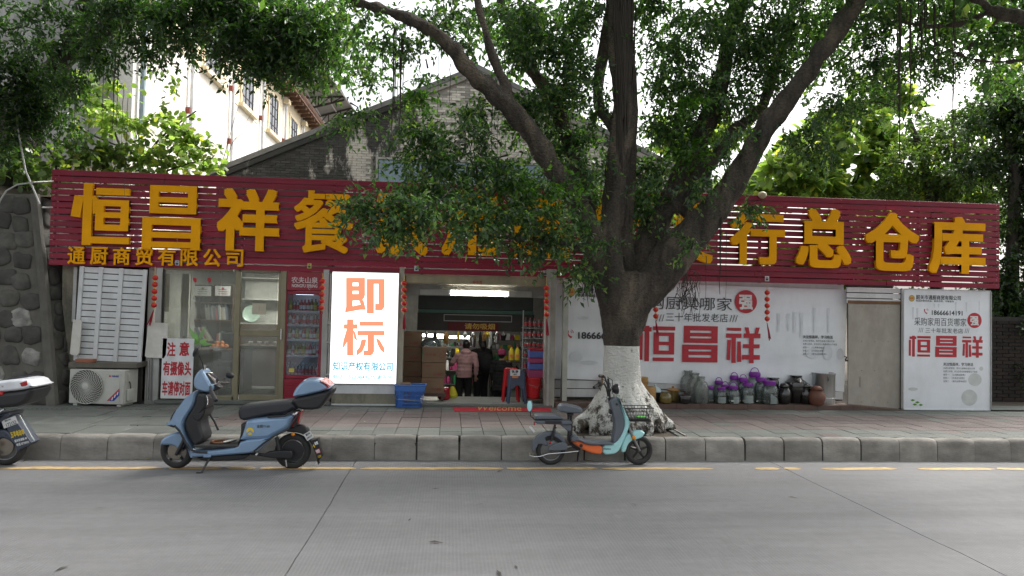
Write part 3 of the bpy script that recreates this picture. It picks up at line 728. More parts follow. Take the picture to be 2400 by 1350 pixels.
BAR['昌'] = frame(11, 56, 91, 100, 15, [(56, 66), (73.5, 82), (90, 100)])+[(0, 0, 16, 48), (83, 0, 99, 48), (0, 38, 99, 50), (0, 18, 99, 27), (0, 3, 99, 12)][:5]
chars = [('恒', 158, 430, 306, 575), ('昌', 334, 435, 472, 585), ('祥', 508, 442, 655, 588), ('餐', 688, 447, 828, 593), ('饮', 868, 452, 1004, 598), ('用', 1036, 458, 1166, 600), ('品', 1206, 466, 1336, 605),
         ('批', 1374, 470, 1506, 612), ('发', 1540, 472, 1672, 616), ('行', 1712, 494, 1840, 620), ('总', 1866, 490, 1996, 628), ('仓', 2028, 498, 2155, 635), ('库', 2178, 508, 2310, 642)]
for c in chars: bigchar(*c)
for i, ch in enumerate('通厨商贸有限公司'):
    x = 158+53*i; mb = MB(); text(mb, ch, *pbox(x, 578+i*.9, x+41, 619+i*.9, 11.2), 11.2, .016, .03); mb.build('small_sign_character', M_gold, SG, ang=30)
for px, py, lab in ((415, 616, 'grey'), (725, 623, 'yellow'), (976, 629, 'grey'), (1278, 640, 'pink'), (1798, 653, 'pink')):
    x0, x1, z0, z1 = pbox(px-5, py-6, px+5, py+6, 11.24); mb = MB().box(x0, x1, 11.243, 11.247, z0, z1); mb.m = 1
    mb.box(x0+.015, x1-.015, 11.2405, 11.2425, z0+.012, z1-.04); mb.box(x0+.028, x1-.028, 11.2405, 11.2425, z0+.05, z1-.014)
    mb.build('small_sticker', [M({'grey': 'sticker_grey', 'yellow': 'sticker_yellow', 'pink': 'sticker_pink'}[lab], {'grey': (.5, .52, .58), 'yellow': (.5, .42, .1), 'pink': (.6, .5, .55)}[lab], .5), M_ink], SG)
# round lamp on top of the sign
p = PY(1787, 460, 11.2); mb = MB().ball((p.x, 11.2, p.z+.02), .07, .07, .06); tag(mb.build('globe_lamp', M('aged_globe', (.5, .42, .28), .5)), 'small round beige globe lamp sitting on the sign top right of the ficus', 'lamp')

# ================= glazed office front =================
GF = thing('glazed_office_front', 'champagne aluminium glazed front with fixed pane and sliding door left of the red fridge', 'shopfront', (-3.6, 11.32, .28))
def gpart(nm, mat, px0, py0, px1, py1, ya=11.3, yb=11.36, b=.004, par=GF):
    x0, x1, z0, z1 = pbox(px0, py0, px1, py1, 11.3); return MB().box(x0, x1, ya, yb, z0, z1, b).build(nm, mat, par)
gpart('post', M_alu, 364, 626, 377, 940, 11.27, 11.38)
gpart('jamb', M_frame, 376, 628, 380, 938); gpart('mullion', M_olive, 547, 630, 560, 938); gpart('jamb', M_olive, 656, 632, 668, 940, 11.28, 11.38)
gpart('head_rail', M_olive, 380, 628, 547, 634); gpart('head_rail', M_olive, 560, 632, 656, 638); gpart('door_stile', M_olive, 648, 638, 656, 936, 11.33, 11.37)
gpart('middle_rail', M_olive, 553, 774, 656, 788, 11.325, 11.365); gpart('sill', M_olive, 380, 928, 547, 938); gpart('sill', M_olive, 560, 926, 656, 938)
gpart('pane', M_glass, 380, 634, 512.6, 928, 11.335, 11.341, 0); gpart('pane', M_glass, 513.4, 634, 547, 928, 11.335, 11.341, 0)
gpart('door_pane', M_glass, 560, 638, 648, 774, 11.345, 11.351, 0); gpart('door_pane', M_glass, 560, 788, 648, 926, 11.345, 11.351, 0)
gpart('door_pull', M_chrome, 658, 771, 662, 796, 11.25, 11.275, .003)
gpart('threshold', M_slab, 366, 938, 775, 946, 11.22, 11.42)
# right of the fridge
gpart('post', M_alu, 755, 632, 769, 945, 11.25, 11.4)
p = PY(773, 800, 11.3); MB().tube([(p.x, 11.24, .3), (p.x, 11.24, 2.35)], .016, 8).build('conduit', M_alu, GF)
for z in (.75, 1.25, 1.55): MB().box(p.x-.04, p.x+.02, 11.2, 11.25, z, z+.03, .004).build('conduit_clip', M_alu, GF)

# things in the office
def boxth(nm, lab, cat, mat, x0, x1, y0, y1, z0, z1, b=.006, group=None):
    return tag(MB().box(x0, x1, y0, y1, z0, z1, b).build(nm, mat), lab, cat, group)
M_wood = M('dark_wood', (.075, .045, .03), .4, var=.3, scale=3, stretch=(.3, 1, 4)); M_curtain = M('pale_curtain', (.55, .54, .47), .8, bump=.2, bscale=6, stretch=(6, 6, .2))
FLR = .325
mb = MB(); rr = random.Random(4)
for k in range(26):
    pass
cx0, cx1 = pbox(382, 650, 444, 900, 12.6)[:2]
vs = []; n = 60
for k in range(n+1):
    x = cx0+(cx1-cx0)*k/n; y = 12.6+.03*sin(k*1.3); vs += [(x, y, FLR+.02), (x, y, 2.35)]
mb._add(vs, [(2*k, 2*k+2, 2*k+3, 2*k+1) for k in range(n)]); tag(mb.build('curtain', M_curtain), 'pale floor-length curtain hanging at the left inside the office window', 'curtain')
x0, x1, z0, z1 = pbox(376, 642, 402, 730, 11.5)
cal = thing('wall_scroll', 'long cream paper scroll with handwriting behind the office window left edge', 'scroll', ((x0+x1)/2, 11.42, z0))
MB().box(x0, x1, 11.42, 11.425, z0, z1).build('paper', M('scroll_paper', (.6, .58, .42), .8), cal)
mb = MB(); text(mb, '心', x0+.05, x0+.09, z1-.16, z1-.1, 11.417, .01); text(mb, '合', x0+.05, x0+.09, z1-.27, z1-.2, 11.417, .01); text(mb, '百', x0+.05, x0+.09, z1-.39, z1-.32, 11.417, .01); text(mb, '年', x0+.05, x0+.09, z1-.52, z1-.45, 11.417, .01); mb.build('writing', M_ink, cal)
# bookshelf
x0, x1, z0, z1 = pbox(441, 672, 546, 850, 13.2)
BS = thing('bookshelf', 'dark wooden bookshelf with books and framed certificates inside the office', 'bookshelf', ((x0+x1)/2, 13.3, FLR))
zs = [FLR+.05, z0+.05, z0+.38, z0+.78, z0+1.1, z1+.02]
MB().box(x0, x0+.03, 13.2, 13.5, FLR, z1+.02, .003).build('side_panel', M_wood, BS); MB().box(x1-.03, x1, 13.2, 13.5, FLR, z1+.02, .003).build('side_panel', M_wood, BS); MB().box(x0, x1, 13.5, 13.52, FLR, z1+.02).build('back_panel', M_wood, BS)
for z in zs: MB().box(x0+.03, x1-.03, 13.2, 13.5, z-.025, z, .003).build('shelf', M_wood, BS)
bc = [(.5, .5, .48), (.3, .32, .28), (.45, .1, .09), (.12, .15, .2), (.4, .38, .3), (.08, .2, .14)]
rr = random.Random(8); bm = [M('book_%d' % i, c, .6) for i, c in enumerate(bc)]
def books(xa, xb, z, hmin, hmax, lean, lab):
    x = xa; i = -1
    while x < xb-.03:
        w = rr.uniform(.018, .04); h = rr.uniform(hmin, hmax); mb = MB()
        mb.T = Matrix.Translation((x, 0, z)) @ Matrix.Rotation(lean, 4, 'Y'); mb.box(0, w, 13.22, 13.4, 0, h, .002)
        i += 1; bi = rr.randrange(6); tag(mb.build('book', bm[bi]), '%s %s, %s' % (('off-white', 'grey-green', 'red', 'navy', 'tan', 'dark green')[bi], lab, ORD(i, 99)), 'book', 'books on the office shelf'); x += w/cos(lean)+.003
books(x0+.3, x1-.08, zs[3], .22, .29, -.12, 'upright book in upper row of the office bookshelf'); books(x0+.08, x0+.42, zs[2], .24, .3, -.5, 'leaning book in lower row of the office bookshelf')
books(x0+.5, x1-.06, zs[2], .12, .2, 0, 'short book in lower row of the office bookshelf')
for k, (px0, px1) in enumerate(((456, 500), (504, 545))):
    a, b, c, d = pbox(px0, 668, px1, 696, 13.25); fr = thing('framed_certificate', ['framed certificate at the left on top of the bookshelf', 'framed certificate with red seal at the right on top of the bookshelf'][k], 'frame', ((a+b)/2, 13.2, c), 'framed certificates')
    MB().box(a, b, 13.195, 13.21, c, d, .004).build('frame', M_wood, fr); MB().box(a+.02, b-.02, 13.190, 13.1945, c+.02, d-.02).build('paper', M_inkwhite, fr); q = (a+b)/2; mb = MB(); mb.tube([(q, 13.1885, d-.07), (q, 13.1895, d-.07)], .025, 12)
    for t in range(3): mb.box(a+.08, b-.08, 13.188, 13.1895, c+.05+.04*t, c+.06+.04*t)
    mb.build('seal', M_inkred if k else M('print_olive', (.3, .3, .15), .6), fr)
# red window stickers
for px, py, l in ((457, 655, 'left'), (491, 655, 'right')):
    a, c = FX(px, py, 11.33); mb = MB(); mb.prism([(a-.03, c+.03), (a+.02, c+.02), (a+.025, c-.04), (a, c-.05), (a-.03, c-.01)], 11.331, 11.334); tag(mb.build('red_sticker', M_inkred), l+' small red paper sticker high on the office window', 'sticker', 'red stickers on the office window')
# desk, screen, oranges, plant, teapot, chair
x0, x1, z0, z1 = pbox(452, 818, 546, 905, 12.3)
DK = thing('office_desk', 'dark wooden desk behind the left office pane', 'desk', ((x0+x1)/2, 12.4, FLR)); MB().box(x0-.1, x1+.1, 12.1, 12.8, z1-.03, z1, .006).build('desktop', M_wood, DK)
for x in (x0-.06, x1+.02): MB().box(x, x+.05, 12.15, 12.75, FLR, z1-.03, .004).build('leg', M_wood, DK)
MB().box(x0, x1-.3, 12.14, 12.2, z1-.35, z1-.03, .004).build('drawer_front', M_wood, DK); DZ = z1
M_orange = M('orange_peel', (.72, .22, .02), .5, bump=.2, bscale=120)
p = PY(512, 808, 12.2); bw = thing('fruit_bowl', 'shallow glass bowl on the desk holding oranges', 'bowl', (p.x, 12.25, DZ)); MB().lathe([(.05, .002), (.1, .01), (.15, .05), (.155, .05), (.11, .005)], (p.x, 12.25, DZ), 20).build('bowl', M_inkwhite, bw)
for i, (dx, dy, dz) in enumerate(((-.1, 0, 0), (-.03, -.04, 0), (.05, -.03, .0), (.11, .01, 0), (-.05, .03, .05), (.03, .03, .055))):
    tag(MB().ball((p.x+dx, 12.25+dy, DZ+.05+dz), .042, n=12, m=8).build('orange', M_orange), ['orange at the left end', 'second orange from the left at the bottom', 'third orange from the left at the bottom', 'orange at the right end', 'left orange on top', 'right orange on top'][i]+' of the heap in the desk bowl', 'fruit', 'oranges in the bowl')
M_leafbig = leafm('houseplant_leaf', (.1, .3, .02), (.16, .42, .03), .4)
p = PY(462, 790, 11.95); pl = thing('potted_plant', 'small broad-leaved green plant in white pot behind the red warning board', 'plant', (p.x, 11.95, DZ))
MB().lathe([(.05, 0), (.07, .1), (.075, .1), (.06, .09)], (p.x, 11.95, DZ+.0), 16).build('pot', M_inkwhite, pl)
for k in range(9):
    a = k*2.4; r = .1+.02*(k % 3); tip = Vector((p.x+cos(a)*r*1.8, 11.95+sin(a)*r, DZ+.1+.1*(k % 4))); b0 = Vector((p.x, 11.95, DZ+.1)); d = (tip-b0); s = Vector((-d.z, 0, d.x)).normalized()*.035
    MB().quad(b0, b0+d*.5+s, tip, b0+d*.5-s).build('leaf', M_leafbig, pl)
x0, x1, z0, z1 = pbox(500, 845, 545, 900, 12.6)
ch = thing('office_chair', 'dark office chair back showing under the desk edge', 'chair', ((x0+x1)/2, 12.95, FLR)); MB().box(x0, x1, 12.95, 13.0, FLR+.5, FLR+1.0, .02).build('backrest', M_blackmat, ch); MB().box(x0, x1, 12.7, 13.1, FLR+.42, FLR+.48, .02).build('seat', M_blackmat, ch); MB().tube([((x0+x1)/2, 12.9, FLR), ((x0+x1)/2, 12.9, FLR+.42)], .03).build('pedestal', M_cast, ch)
# tea cabinet behind sliding door
x0, x1, z0, z1 = pbox(562, 640, 648, 770, 13.4)
TCB = thing('tea_cabinet', 'pale wall cabinet with ornaments behind the sliding door glass', 'cabinet', ((x0+x1)/2, 13.5, FLR))
MB().box(x0, x1+.1, 13.7, 13.78, FLR, z1, .004).build('back_panel', M_inpale, TCB)
for z in (z0+.1, z0+.55, z0+.95): MB().box(x0, x1+.1, 13.4, 13.7, z-.02, z, .003).build('shelf', M_inpale, TCB)
MB().box(x0+.25, x0+.62, 13.39, 13.42, z0+1.0, z1-.05, .004).build('dark_panel', M_wood, TCB)
MB().box(x0, x1+.1, 13.4, 13.7, FLR, z0+.08, .004).build('base_cupboard', M_wood, TCB)
p = PY(585, 725, 13.3); mb = MB(); mb.T = Matrix.Translation((p.x, 13.45, z0+.27)) @ Matrix.Rotation(radians(80), 4, 'X'); mb.lathe([(.02, 0), (.12, .01), (.16, .03), (.165, .025), (.12, 0), (.001, -.005)], (0, 0, 0), 24); tag(mb.build('display_plate', M('celadon', (.45, .6, .5), .25)), 'pale green display plate upright in the tea cabinet', 'plate')
x0, x1, z0, z1 = pbox(592, 711, 624, 737, 11.36); cd = thing('paper_notice', 'square beige paper notice stuck on the sliding door glass', 'notice', ((x0+x1)/2, 11.34, z0)); MB().box(x0, x1, 11.340, 11.344, z0, z1).build('paper', M('kraft_paper', (.5, .46, .36), .8), cd)
mb = MB(); text(mb, '招', x0+.1, x1-.1, z0+.05, z1-.04, 11.338, .01); mb.build('writing', M('notice_brown', (.35, .2, .1), .6), cd)
# tea table + stools
x0, x1, z0, z1 = pbox(562, 800, 650, 905, 12.5); tt = thing('tea_table', 'dark carved tea table with white cups behind the sliding door', 'table', ((x0+x1)/2, 12.6, FLR)); MB().box(x0, x1+.1, 12.3, 12.9, z1-.12, z1-.06, .01).build('tabletop', M_wood, tt)
for x in (x0+.05, x1): MB().box(x, x+.07, 12.35, 12.85, FLR, z1-.12, .01).build('leg', M_wood, tt)
for i in range(5):
    tag(MB().lathe([(.02, 0), (.035, .03), (.04, .06), (.034, .055), (.015, .01)], (x0+.2+.13*i, 12.4+.05*(i % 2), z1-.06), 14).build('tea_cup', M_inkwhite), 'small white cup, %s on the tea table' % ORD(i, 5), 'cup', 'cups on the tea table')
lp = bpy.data.lights.new('office_ceiling_lamp', 'AREA'); lp.energy = 17; lp.shape = 'RECTANGLE'; lp.size = 1.2; lp.size_y = .3; lp.color = (1, .97, .9)
lo = bpy.data.objects.new('office_ceiling_lamp', lp); COL.objects.link(lo); lo.location = (-3.2, 12.7, 2.44)
tag(MB().box(-3.8, -2.6, 12.55, 12.85, 2.45, 2.5, .01).build('ceiling_lamp_panel', emis('lamp_panel', (1, .97, .9), 3)), 'flat lit ceiling lamp panel in the office', 'lamp')

# ================= red drinks fridge =================
M_fr = M('fridge_red', (.27, .008, .028), .3, var=.05, coat=.4, bump=0); M_fin = M('fridge_lining', (.5, .52, .56), .5, bump=0)
x0, x1, z0, z1 = pbox(663, 637, 756, 932, 11.3); z0 = .29
FR = thing('drinks_fridge', 'tall dark red glass-door drinks fridge filled with bottles beside the sliding door', 'fridge', ((x0+x1)/2, 11.5, z0))
yF = 11.30
for bx in ((x0, x0+.035, yF+.03, 11.8, z0+.05, z1), (x1-.035, x1, yF+.03, 11.8, z0+.05, z1), (x0+.035, x1-.035, 11.77, 11.8, z0+.05, z1), (x0+.035, x1-.035, yF+.03, 11.77, z1-.04, z1), (x0+.035, x1-.035, yF+.03, 11.77, z0+.05, z0+.42)):
    MB().box(*bx, .003).build('cabinet_panel', M_fr, FR)
MB().box(x0+.036, x1-.036, 11.76, 11.768, z0+.42, z1-.3).build('lining', M_fin, FR)
MB().box(x0, x1, yF, yF+.028, z1-.3, z1, .008).build('header_panel', M_fr, FR)
zb = z0+.40; zt = z1-.315; t = .055
for bx in ((x0, x0+t, yF, yF+.028, zb, zt), (x1-t, x1, yF, yF+.028, zb, zt), (x0+t, x1-t, yF+.001, yF+.028, zb, zb+t), (x0+t, x1-t, yF+.001, yF+.028, zt-t*.8, zt)): MB().box(*bx, .006).build('door_frame', M_fr, FR)
MB().box(x0+t, x1-t, yF+.012, yF+.018, zb+t, zt-t*.8).build('door_glass', M_fglass, FR)
MB().box(x0+.01, x1-.01, yF+.004, yF+.03, z0+.04, zb-.01, .004).build('kick_panel', M_fr, FR)
for k in range(7): MB().box(x0+.05, x1-.05, yF-.006, yF+.004, z0+.09+.04*k, z0+.105+.04*k, .002).build('vent_slat', M_fr, FR)
for s_, a, b, c, d in (('农夫山泉', 683, 649, 745, 664), ('NONGFU SPRING', 684, 666, 744, 674)):
    mb = MB(); text(mb, s_, *pbox(a, b, c, d, yF), yF-.002, .016 if a == 683 else .03); mb.build('lettering', M('pale_print', (.6, .5, .52), .5, bump=0), FR)
p = PY(726, 676, yF); mb = MB(); mb.tube([(p.x+.018*cos(a), yF-.002, p.z+.018*sin(a)) for a in [i*.5 for i in range(11)]], .0035, 4); mb.build('ring_mark', MATS['pale_print'], FR)
x_, z_ = FX(683, 868, yF); MB().box(x_-.04, x_+.04, yF+.007, yF+.0115, z_-.03, z_+.03).build('yellow_price_label', M('label_yellow', (.6, .5, .1), .6), FR)
MB().box(x0+.14, x1-.2, 11.5, 11.52, z1-.36, z1-.33).build('lamp_strip', emis('fridge_strip', (.8, .9, 1), 2.2), FR)
shz = [PY(710, y, 11.45).z for y in (879, 833, 796, 762, 730)]
def bottle(h, r, body, cap, lab):
    b = MB(); b.lathe([(r*.9, 0), (r, .01), (r, h*.62), (r*.85, h*.72), (r*.36, h*.86), (r*.34, h*.93)], (0, 0, 0), 12)
    b.m = 1; b.lathe([(r*.4, h*.925), (r*.4, h), (r*.2, h+.001)], (0, 0, 0), 10); b.m = 2; b.lathe([(r*1.02, h*.2), (r*1.02, h*.52)], (0, 0, 0), 12)
    return b.mesh('bottle', [body, cap, lab], True)
def cmat(nm, c, rough=.3): return M(nm, c, rough, bump=0, var=.03)
bot = {'water': bottle(.2, .03, M_jar, cmat('cap_white', (.6, .6, .62)), cmat('label_red', (.4, .03, .04))), 'tea': bottle(.2, .031, cmat('tea_amber', (.25, .11, .02)), cmat('cap_green', (.03, .2, .08)), cmat('label_ivory', (.55, .52, .4))),
       'milk': bottle(.17, .03, cmat('milk_white', (.55, .55, .53)), cmat('cap_red', (.4, .03, .03)), cmat('label_pink', (.45, .15, .16))), 'green': bottle(.2, .031, cmat('green_tea', (.2, .26, .04)), cmat('cap_green', (.03, .2, .08)), cmat('label_yel', (.5, .42, .08))),
       'red': bottle(.19, .031, cmat('red_drink', (.35, .03, .03)), cmat('cap_red', (.4, .03, .03)), cmat('label_white', (.55, .55, .55)))}
rows = [(0, ['water']*9, 'bottom'), (1, ['tea', 'milk', 'green', 'tea', 'green', 'red', 'red', 'tea', 'milk'], 'second lowest'), (2, ['tea', 'milk', 'green', 'milk', 'red', 'green', 'red', 'red', 'green'], 'middle'), (3, ['milk', 'red', 'milk', 'water', 'milk', 'water', 'milk', 'water', 'water'], 'second highest'), (4, ['green', 'water', 'water', 'red', 'red', 'red', 'tea', 'green', 'water'], 'top')]
pretty = {'water': 'clear water bottle', 'tea': 'amber tea bottle', 'milk': 'white milk drink bottle', 'green': 'green tea bottle', 'red': 'red soft drink bottle'}
for r_, kinds, nm in rows:
    z = shz[r_]
    MB().box(x0+.04, x1-.04, 11.36, 11.7, z-.012, z, .002).build('shelf', M_fin, FR); MB().box(x0+.04, x1-.04, 11.352, 11.358, z-.018, z+.014).build('shelf_price_rail', M_fin, FR)
    for i, k in enumerate(kinds):
        o = bpy.data.objects.new('bottle', bot[k]); COL.objects.link(o); o.location = (x0+.085+(x1-x0-.17)*i/8, 11.395+.01*(i % 2), z+.001)
        tag(o, '%s, %s on %s shelf of the red fridge' % (pretty[k], ORD(i, 9), nm), 'bottle', '%ss on the %s fridge shelf' % (pretty[k], nm))
# yellow roll on top
a, b, c, d = pbox(676, 628, 730, 636, 11.35); boxth('yellow_strip', 'yellow strip lying on top of the red drinks fridge', 'strip', cmat('strip_yellow', (.45, .36, .1)), a, b, 11.33, 11.36, z1+.002, z1+.03)

# ================= light box =================
M_lb = emis('lightbox_white', (1.0, 1.0, 1.0), .8)
x0, x1, z0, z1 = pbox(776, 639, 931, 899, 11.2)
LB = thing('light_box_sign', 'bright white lit sign box with large orange Chinese characters beside the doorway', 'sign', ((x0+x1)/2, 11.28, z0))
MB().box(x0-.012, x1+.012, 11.21, 11.33, z0-.012, z1+.012, .006).build('casing', M_alu, LB); MB().box(x0, x1, 11.2, 11.209, z0, z1).build('face', M_lb, LB)
M_or = emis('lit_orange', (.5, .165, .09), 1, .12); M_cy = emis('lit_cyan', (.02, .19, .27), 1, .1); M_sh = emis('lit_shadow', (.12, .125, .17), 1, .1)
JI = [(0, 0, 0, 96, 10, 96, 10, 8), (0, 84, 48, 97), (38, 40, 48, 96), (12, 61, 48, 69), (12, 40, 48, 48), (0, 0, 2, 14, 50, 20, 48, 6), (33, 30, 44, 24, 50, 2, 40, 0), (55, -8, 70, 97), (55, 82, 100, 97), (87, 12, 100, 90), (78, 2, 78, 12, 100, 16, 97, 6, 90, 2)]
def lit(chars, bb, mat, bold, nm):
    X = pbox(*bb, 11.2); mb = MB(); text(mb, chars, *X, 11.196, bold); mb.build(nm, mat, LB)
LC = {'即': [(260, 150, 316, 415), (250, 447, 256, 404, 300, 396, 416, 372, 430, 424, 380, 424), (260, 150, 422, 191), (366, 150, 422, 300), (316, 221, 367, 262), (316, 288, 422, 288, 418, 316, 396, 345, 316, 345), (372, 345, 408, 340, 430, 420, 398, 415), (437, 160, 498, 455), (437, 160, 590, 202), (538, 160, 590, 395), (508, 372, 590, 372, 588, 400, 566, 428, 508, 428)],
      '标': [(268, 505, 322, 815), (240, 547, 358, 586), (268, 580, 292, 640, 262, 712, 228, 762, 236, 690), (318, 590, 340, 620, 357, 690, 330, 672), (375, 524, 578, 561), (356, 603, 590, 642), (444, 640, 500, 785), (408, 772, 500, 772, 490, 800, 470, 815, 408, 812), (392, 676, 434, 676, 424, 726, 400, 780, 350, 818, 350, 772, 376, 740), (514, 662, 546, 680, 588, 750, 588, 797, 556, 770, 530, 720)]}
def lcs(mb, ch, dx, y, grow=0):
    def W_(a, b): p = PY(740+a/3.65, 610+b/3.65, 11.2); return p.x+dx, p.z-dx
    for i, r in enumerate(LC[ch]):
        q = [(r[0], r[1]), (r[2], r[1]), (r[2], r[3]), (r[0], r[3])] if len(r) == 4 else [(r[k], r[k+1]) for k in range(0, len(r), 2)]
        pts = [W_(*t) for t in q]; mb._add([(a, y-.0002*i, b) for a, b in pts], [tuple(range(len(pts)))])
def litchar(ch, bb):
    for dx, y, m_, nm in ((.018, 11.2065, M_sh, 'character_shadow'), (.011, 11.2035, M_lb, 'character_rim'), (0, 11.1985, M_or, 'character')):
        mb = MB(); lcs(mb, ch, dx, y-.004, 0); mb.build(nm, m_, LB, smooth=False)
def litchar_old(ch, bb):
    X = pbox(*bb, 11.2); w = .012
    mb = MB(); text(mb, ch, X[0]+.022, X[1]+.022, X[2]-.022, X[3]-.022, 11.1985, .05); mb.build('character_shadow', M_sh, LB)
    mb = MB(); text(mb, ch, X[0]+.014, X[1]+.014, X[2]-.014, X[3]-.014, 11.1975, .05); mb.build('character_rim', M_lb, LB)
    mb = MB(); text(mb, ch, *X, 11.196, .05); mb.build('character', M_or, LB)
litchar('即', (808, 651, 902, 737)); litchar('标', (803, 750, 902, 835))
lit('知识产权有限公司', (780, 848, 921, 869), M_cy, .02, 'lettering'); lit('电话: 15220849575 谢先生', (780, 878, 920, 889), M_cy, .014, 'lettering')
a, b, c, d = pbox(776, 901, 931, 923, 11.25); part('siding_panel', M_white, (a, b, 11.26, 11.3, c, d)); a, b, c, d = pbox(776, 923, 931, 941, 11.25); part('plinth', M_plasterold, (a, b, 11.27, 11.4, .28, d)); part('wall', M_alu, (a-.02, b+.01, 11.34, 11.42, d, ZT))
part('plinth_strip', M_white, (a, b, 11.25, 11.3, .281, .305))
# ================= doorway =================
a, b, c, d = pbox(932, 632, 945, 945, 11.25); part('door_post', M('beige_post', (.4, .37, .3), .7, dirt=.5), (a, b, 11.25, 11.42, .28, ZT-.01), b=.006)
a, b, c, d = pbox(1278, 645, 1302, 950, 11.2); part('door_post', M('beige_post2', (.36, .34, .3), .75, dirt=.55), (a, b, 11.2, 11.42, .28, ZT-.01), b=.006)
part('door_rail', M_alu, (a+.04, a+.07, 11.17, 11.2, .3, 2.3))
XL, XR = PY(945, 800, 11.3).x, PY(1278, 800, 11.3).x
a, b, c, d = pbox(945, 646, 1278, 668, 11.3); part('roller_housing', M('roller_beige', (.33, .29, .19), .6, dirt=.3), (XL, XR, 11.3, 11.45, c, d+.02), b=.02)
mb = MB(); text(mb, '0515132', *pbox(1108, 658, 1130, 665, 11.29), 11.295, .03); mb.build('phone_print', M_inkred, SB)
a, b, c, d = pbox(945, 668, 1278, 692, 11.5); part('lintel', M_in, (XL, XR, 11.5, 11.6, c-.02, d+.05))
# fluorescent tube
x0, x1, z0, z1 = pbox(1056, 683, 1190, 693, 11.48)
FT = thing('fluorescent_lamp', 'lit white fluorescent tube under the doorway lintel', 'lamp', ((x0+x1)/2, 11.44, z0)); MB().box(x0-.5, x1+.4, 11.45, 11.495, z0-.01, z1+.02, .005).build('fitting', M_in, FT)
MB().tube([(x0, 11.43, (z0+z1)/2), (x1, 11.43, (z0+z1)/2)], .018, 12).build('tube', emis('tube_light', (1, 1, 1), 30), FT); MB().box(x0-.03, x0, 11.41, 11.45, z0-.005, z1+.005).build('lamp_holder', M_inkwhite, FT); MB().box(x1, x1+.03, 11.41, 11.45, z0-.005, z1+.005).build('lamp_holder', M_inkwhite, FT)
M_dg = M('dark_green_shutter', (.035, .05, .045), .6)
a, b, c, d = pbox(980, 692, 1250, 727, 12.2); part('shutter_box', M_dg, (a, b, 12.2, 12.6, c, d+.1), b=.01); a, b, c, d = pbox(980, 727, 1250, 735, 12.2); part('shutter_strip', M('teal_strip', (.05, .13, .1), .5), (a, b, 12.19, 12.6, c, d))
a, b, c, d = pbox(978, 735, 1252, 776, 12.25); part('shutter_panel', M('dark_panel', (.05, .047, .04), .7), (a, b, 12.25, 12.3, c, d))
x0, x1, z0, z1 = pbox(1040, 738, 1200, 754, 12.24)
for bx in ((x0, x1, z0, z0+.012), (x0, x1, z1-.012, z1), (x0, x0+.012, z0, z1), (x1-.012, x1, z0, z1)): MB().box(bx[0], bx[1], 12.235, 12.248, bx[2], bx[3]).build('panel_moulding', M_alu, SB)
x0, x1, z0, z1 = pbox(1050, 756, 1168, 776, 12.22); rb = thing('no_smoking_banner', 'dark red banner with yellow Chinese no smoking words above the shop interior', 'banner', ((x0+x1)/2, 12.2, z0)); MB().box(x0, x1, 12.21, 12.215, z0, z1).build('cloth', cmat('banner_red', (.12, .012, .014), .7), rb)
mb = MB(); text(mb, '请勿吸烟', *pbox(1089, 758, 1160, 772, 12.2), 12.207, .015); mb.build('lettering', cmat('banner_yellow', (.6, .38, .05)), rb)
# welcome mat
wm = thing('welcome_mat', 'red doormat with gold Welcome lettering in front of the shop doorway', 'doormat', PZ(1175, 957, PAVE)); c4 = [PZ(*q, PAVE+.008) for q in ((1066, 964), (1292, 964), (1288, 949.5), (1058, 949.5))]
mb = MB(); mb.quad(*c4); mb.quad(*[p-Vector((0, 0, .0075)) for p in c4][::-1]); mb.v = mb.v
for i in range(4): a, b = c4[i], c4[(i+1) % 4]; mb.quad(a, b, b-Vector((0, 0, .0075)), a-Vector((0, 0, .0075)))
mb.build('mat', M('mat_red', (.36, .012, .025), .8, bump=.3, bscale=150), wm, smooth=False)
mb = MB(); v, f = glyphs('Welcome', .004); aa = v.min(0); w = v.max(0)-aa; u = (v-aa)/w; A_, B_ = c4[0], c4[2]
mb._add([(A_.x+.32+(B_.x-A_.x-.85)*p[0]+.05*p[1], A_.y+.1+(B_.y-A_.y-.2)*p[1], PAVE+.0105) for p in u], f); mb.build('lettering', cmat('mat_gold', (.55, .35, .1)), wm)

# ================= right-hand siding, banner, door, poster =================
BY = 11.58
XA, XB = PY(1303, 800, BY).x, PY(1984, 800, BY).x
zt = 2.42; nb = 14; bw = (zt-.40)/nb
part('siding_back', M_frame, (XA-.02, 6.8, BY+.05, BY+.1, .38, ZT))
for i in range(nb): part('siding_board', M_white, (XA, 6.80, BY+.02+.002*(i % 2), BY+.045, .40+bw*i+.006, .40+bw*(i+1)-.006), b=.004)
def vpt(px, py, Y=BY): return PY(px, py, Y)
BN = thing('wall_banner', 'wide white vinyl banner with red and black Chinese lettering behind the ficus', 'banner', ((XA+XB)/2, BY, .9))
tl, tr_, br, bl = vpt(1304, 656), vpt(1985, 679), vpt(1978, 918), vpt(1300, 886)
vs = []; nx, nz = 60, 24
for i in range(nx+1):
    for j in range(nz+1):
        u, w = i/nx, j/nz; p = (bl.lerp(br, u)).lerp(tl.lerp(tr_, u), w)
        vs.append((p.x, BY-.006-.01*abs(noise.noise(Vector((p.x*.9, 0, p.z*7))))-.007*abs(noise.noise(Vector((p.x*2.2+p.z, 3, p.z*2)))), p.z))
mb = MB(); mb._add(vs, [(i*(nz+1)+j, (i+1)*(nz+1)+j, (i+1)*(nz+1)+j+1, i*(nz+1)+j+1) for i in range(nx) for j in range(nz)]); mb.build('sheet', M_banner, BN)
YB = BY-.024
RED = {}
RED['恒'] = [(0, 4, 10, 80), (15, 0, 28, 100), (3, 84, 34, 96)]+frame(40, 20, 98, 82, 15, [(20, 31), (46, 56), (72, 82)])+[(38, 88, 100, 99), (38, 1, 97, 11)]
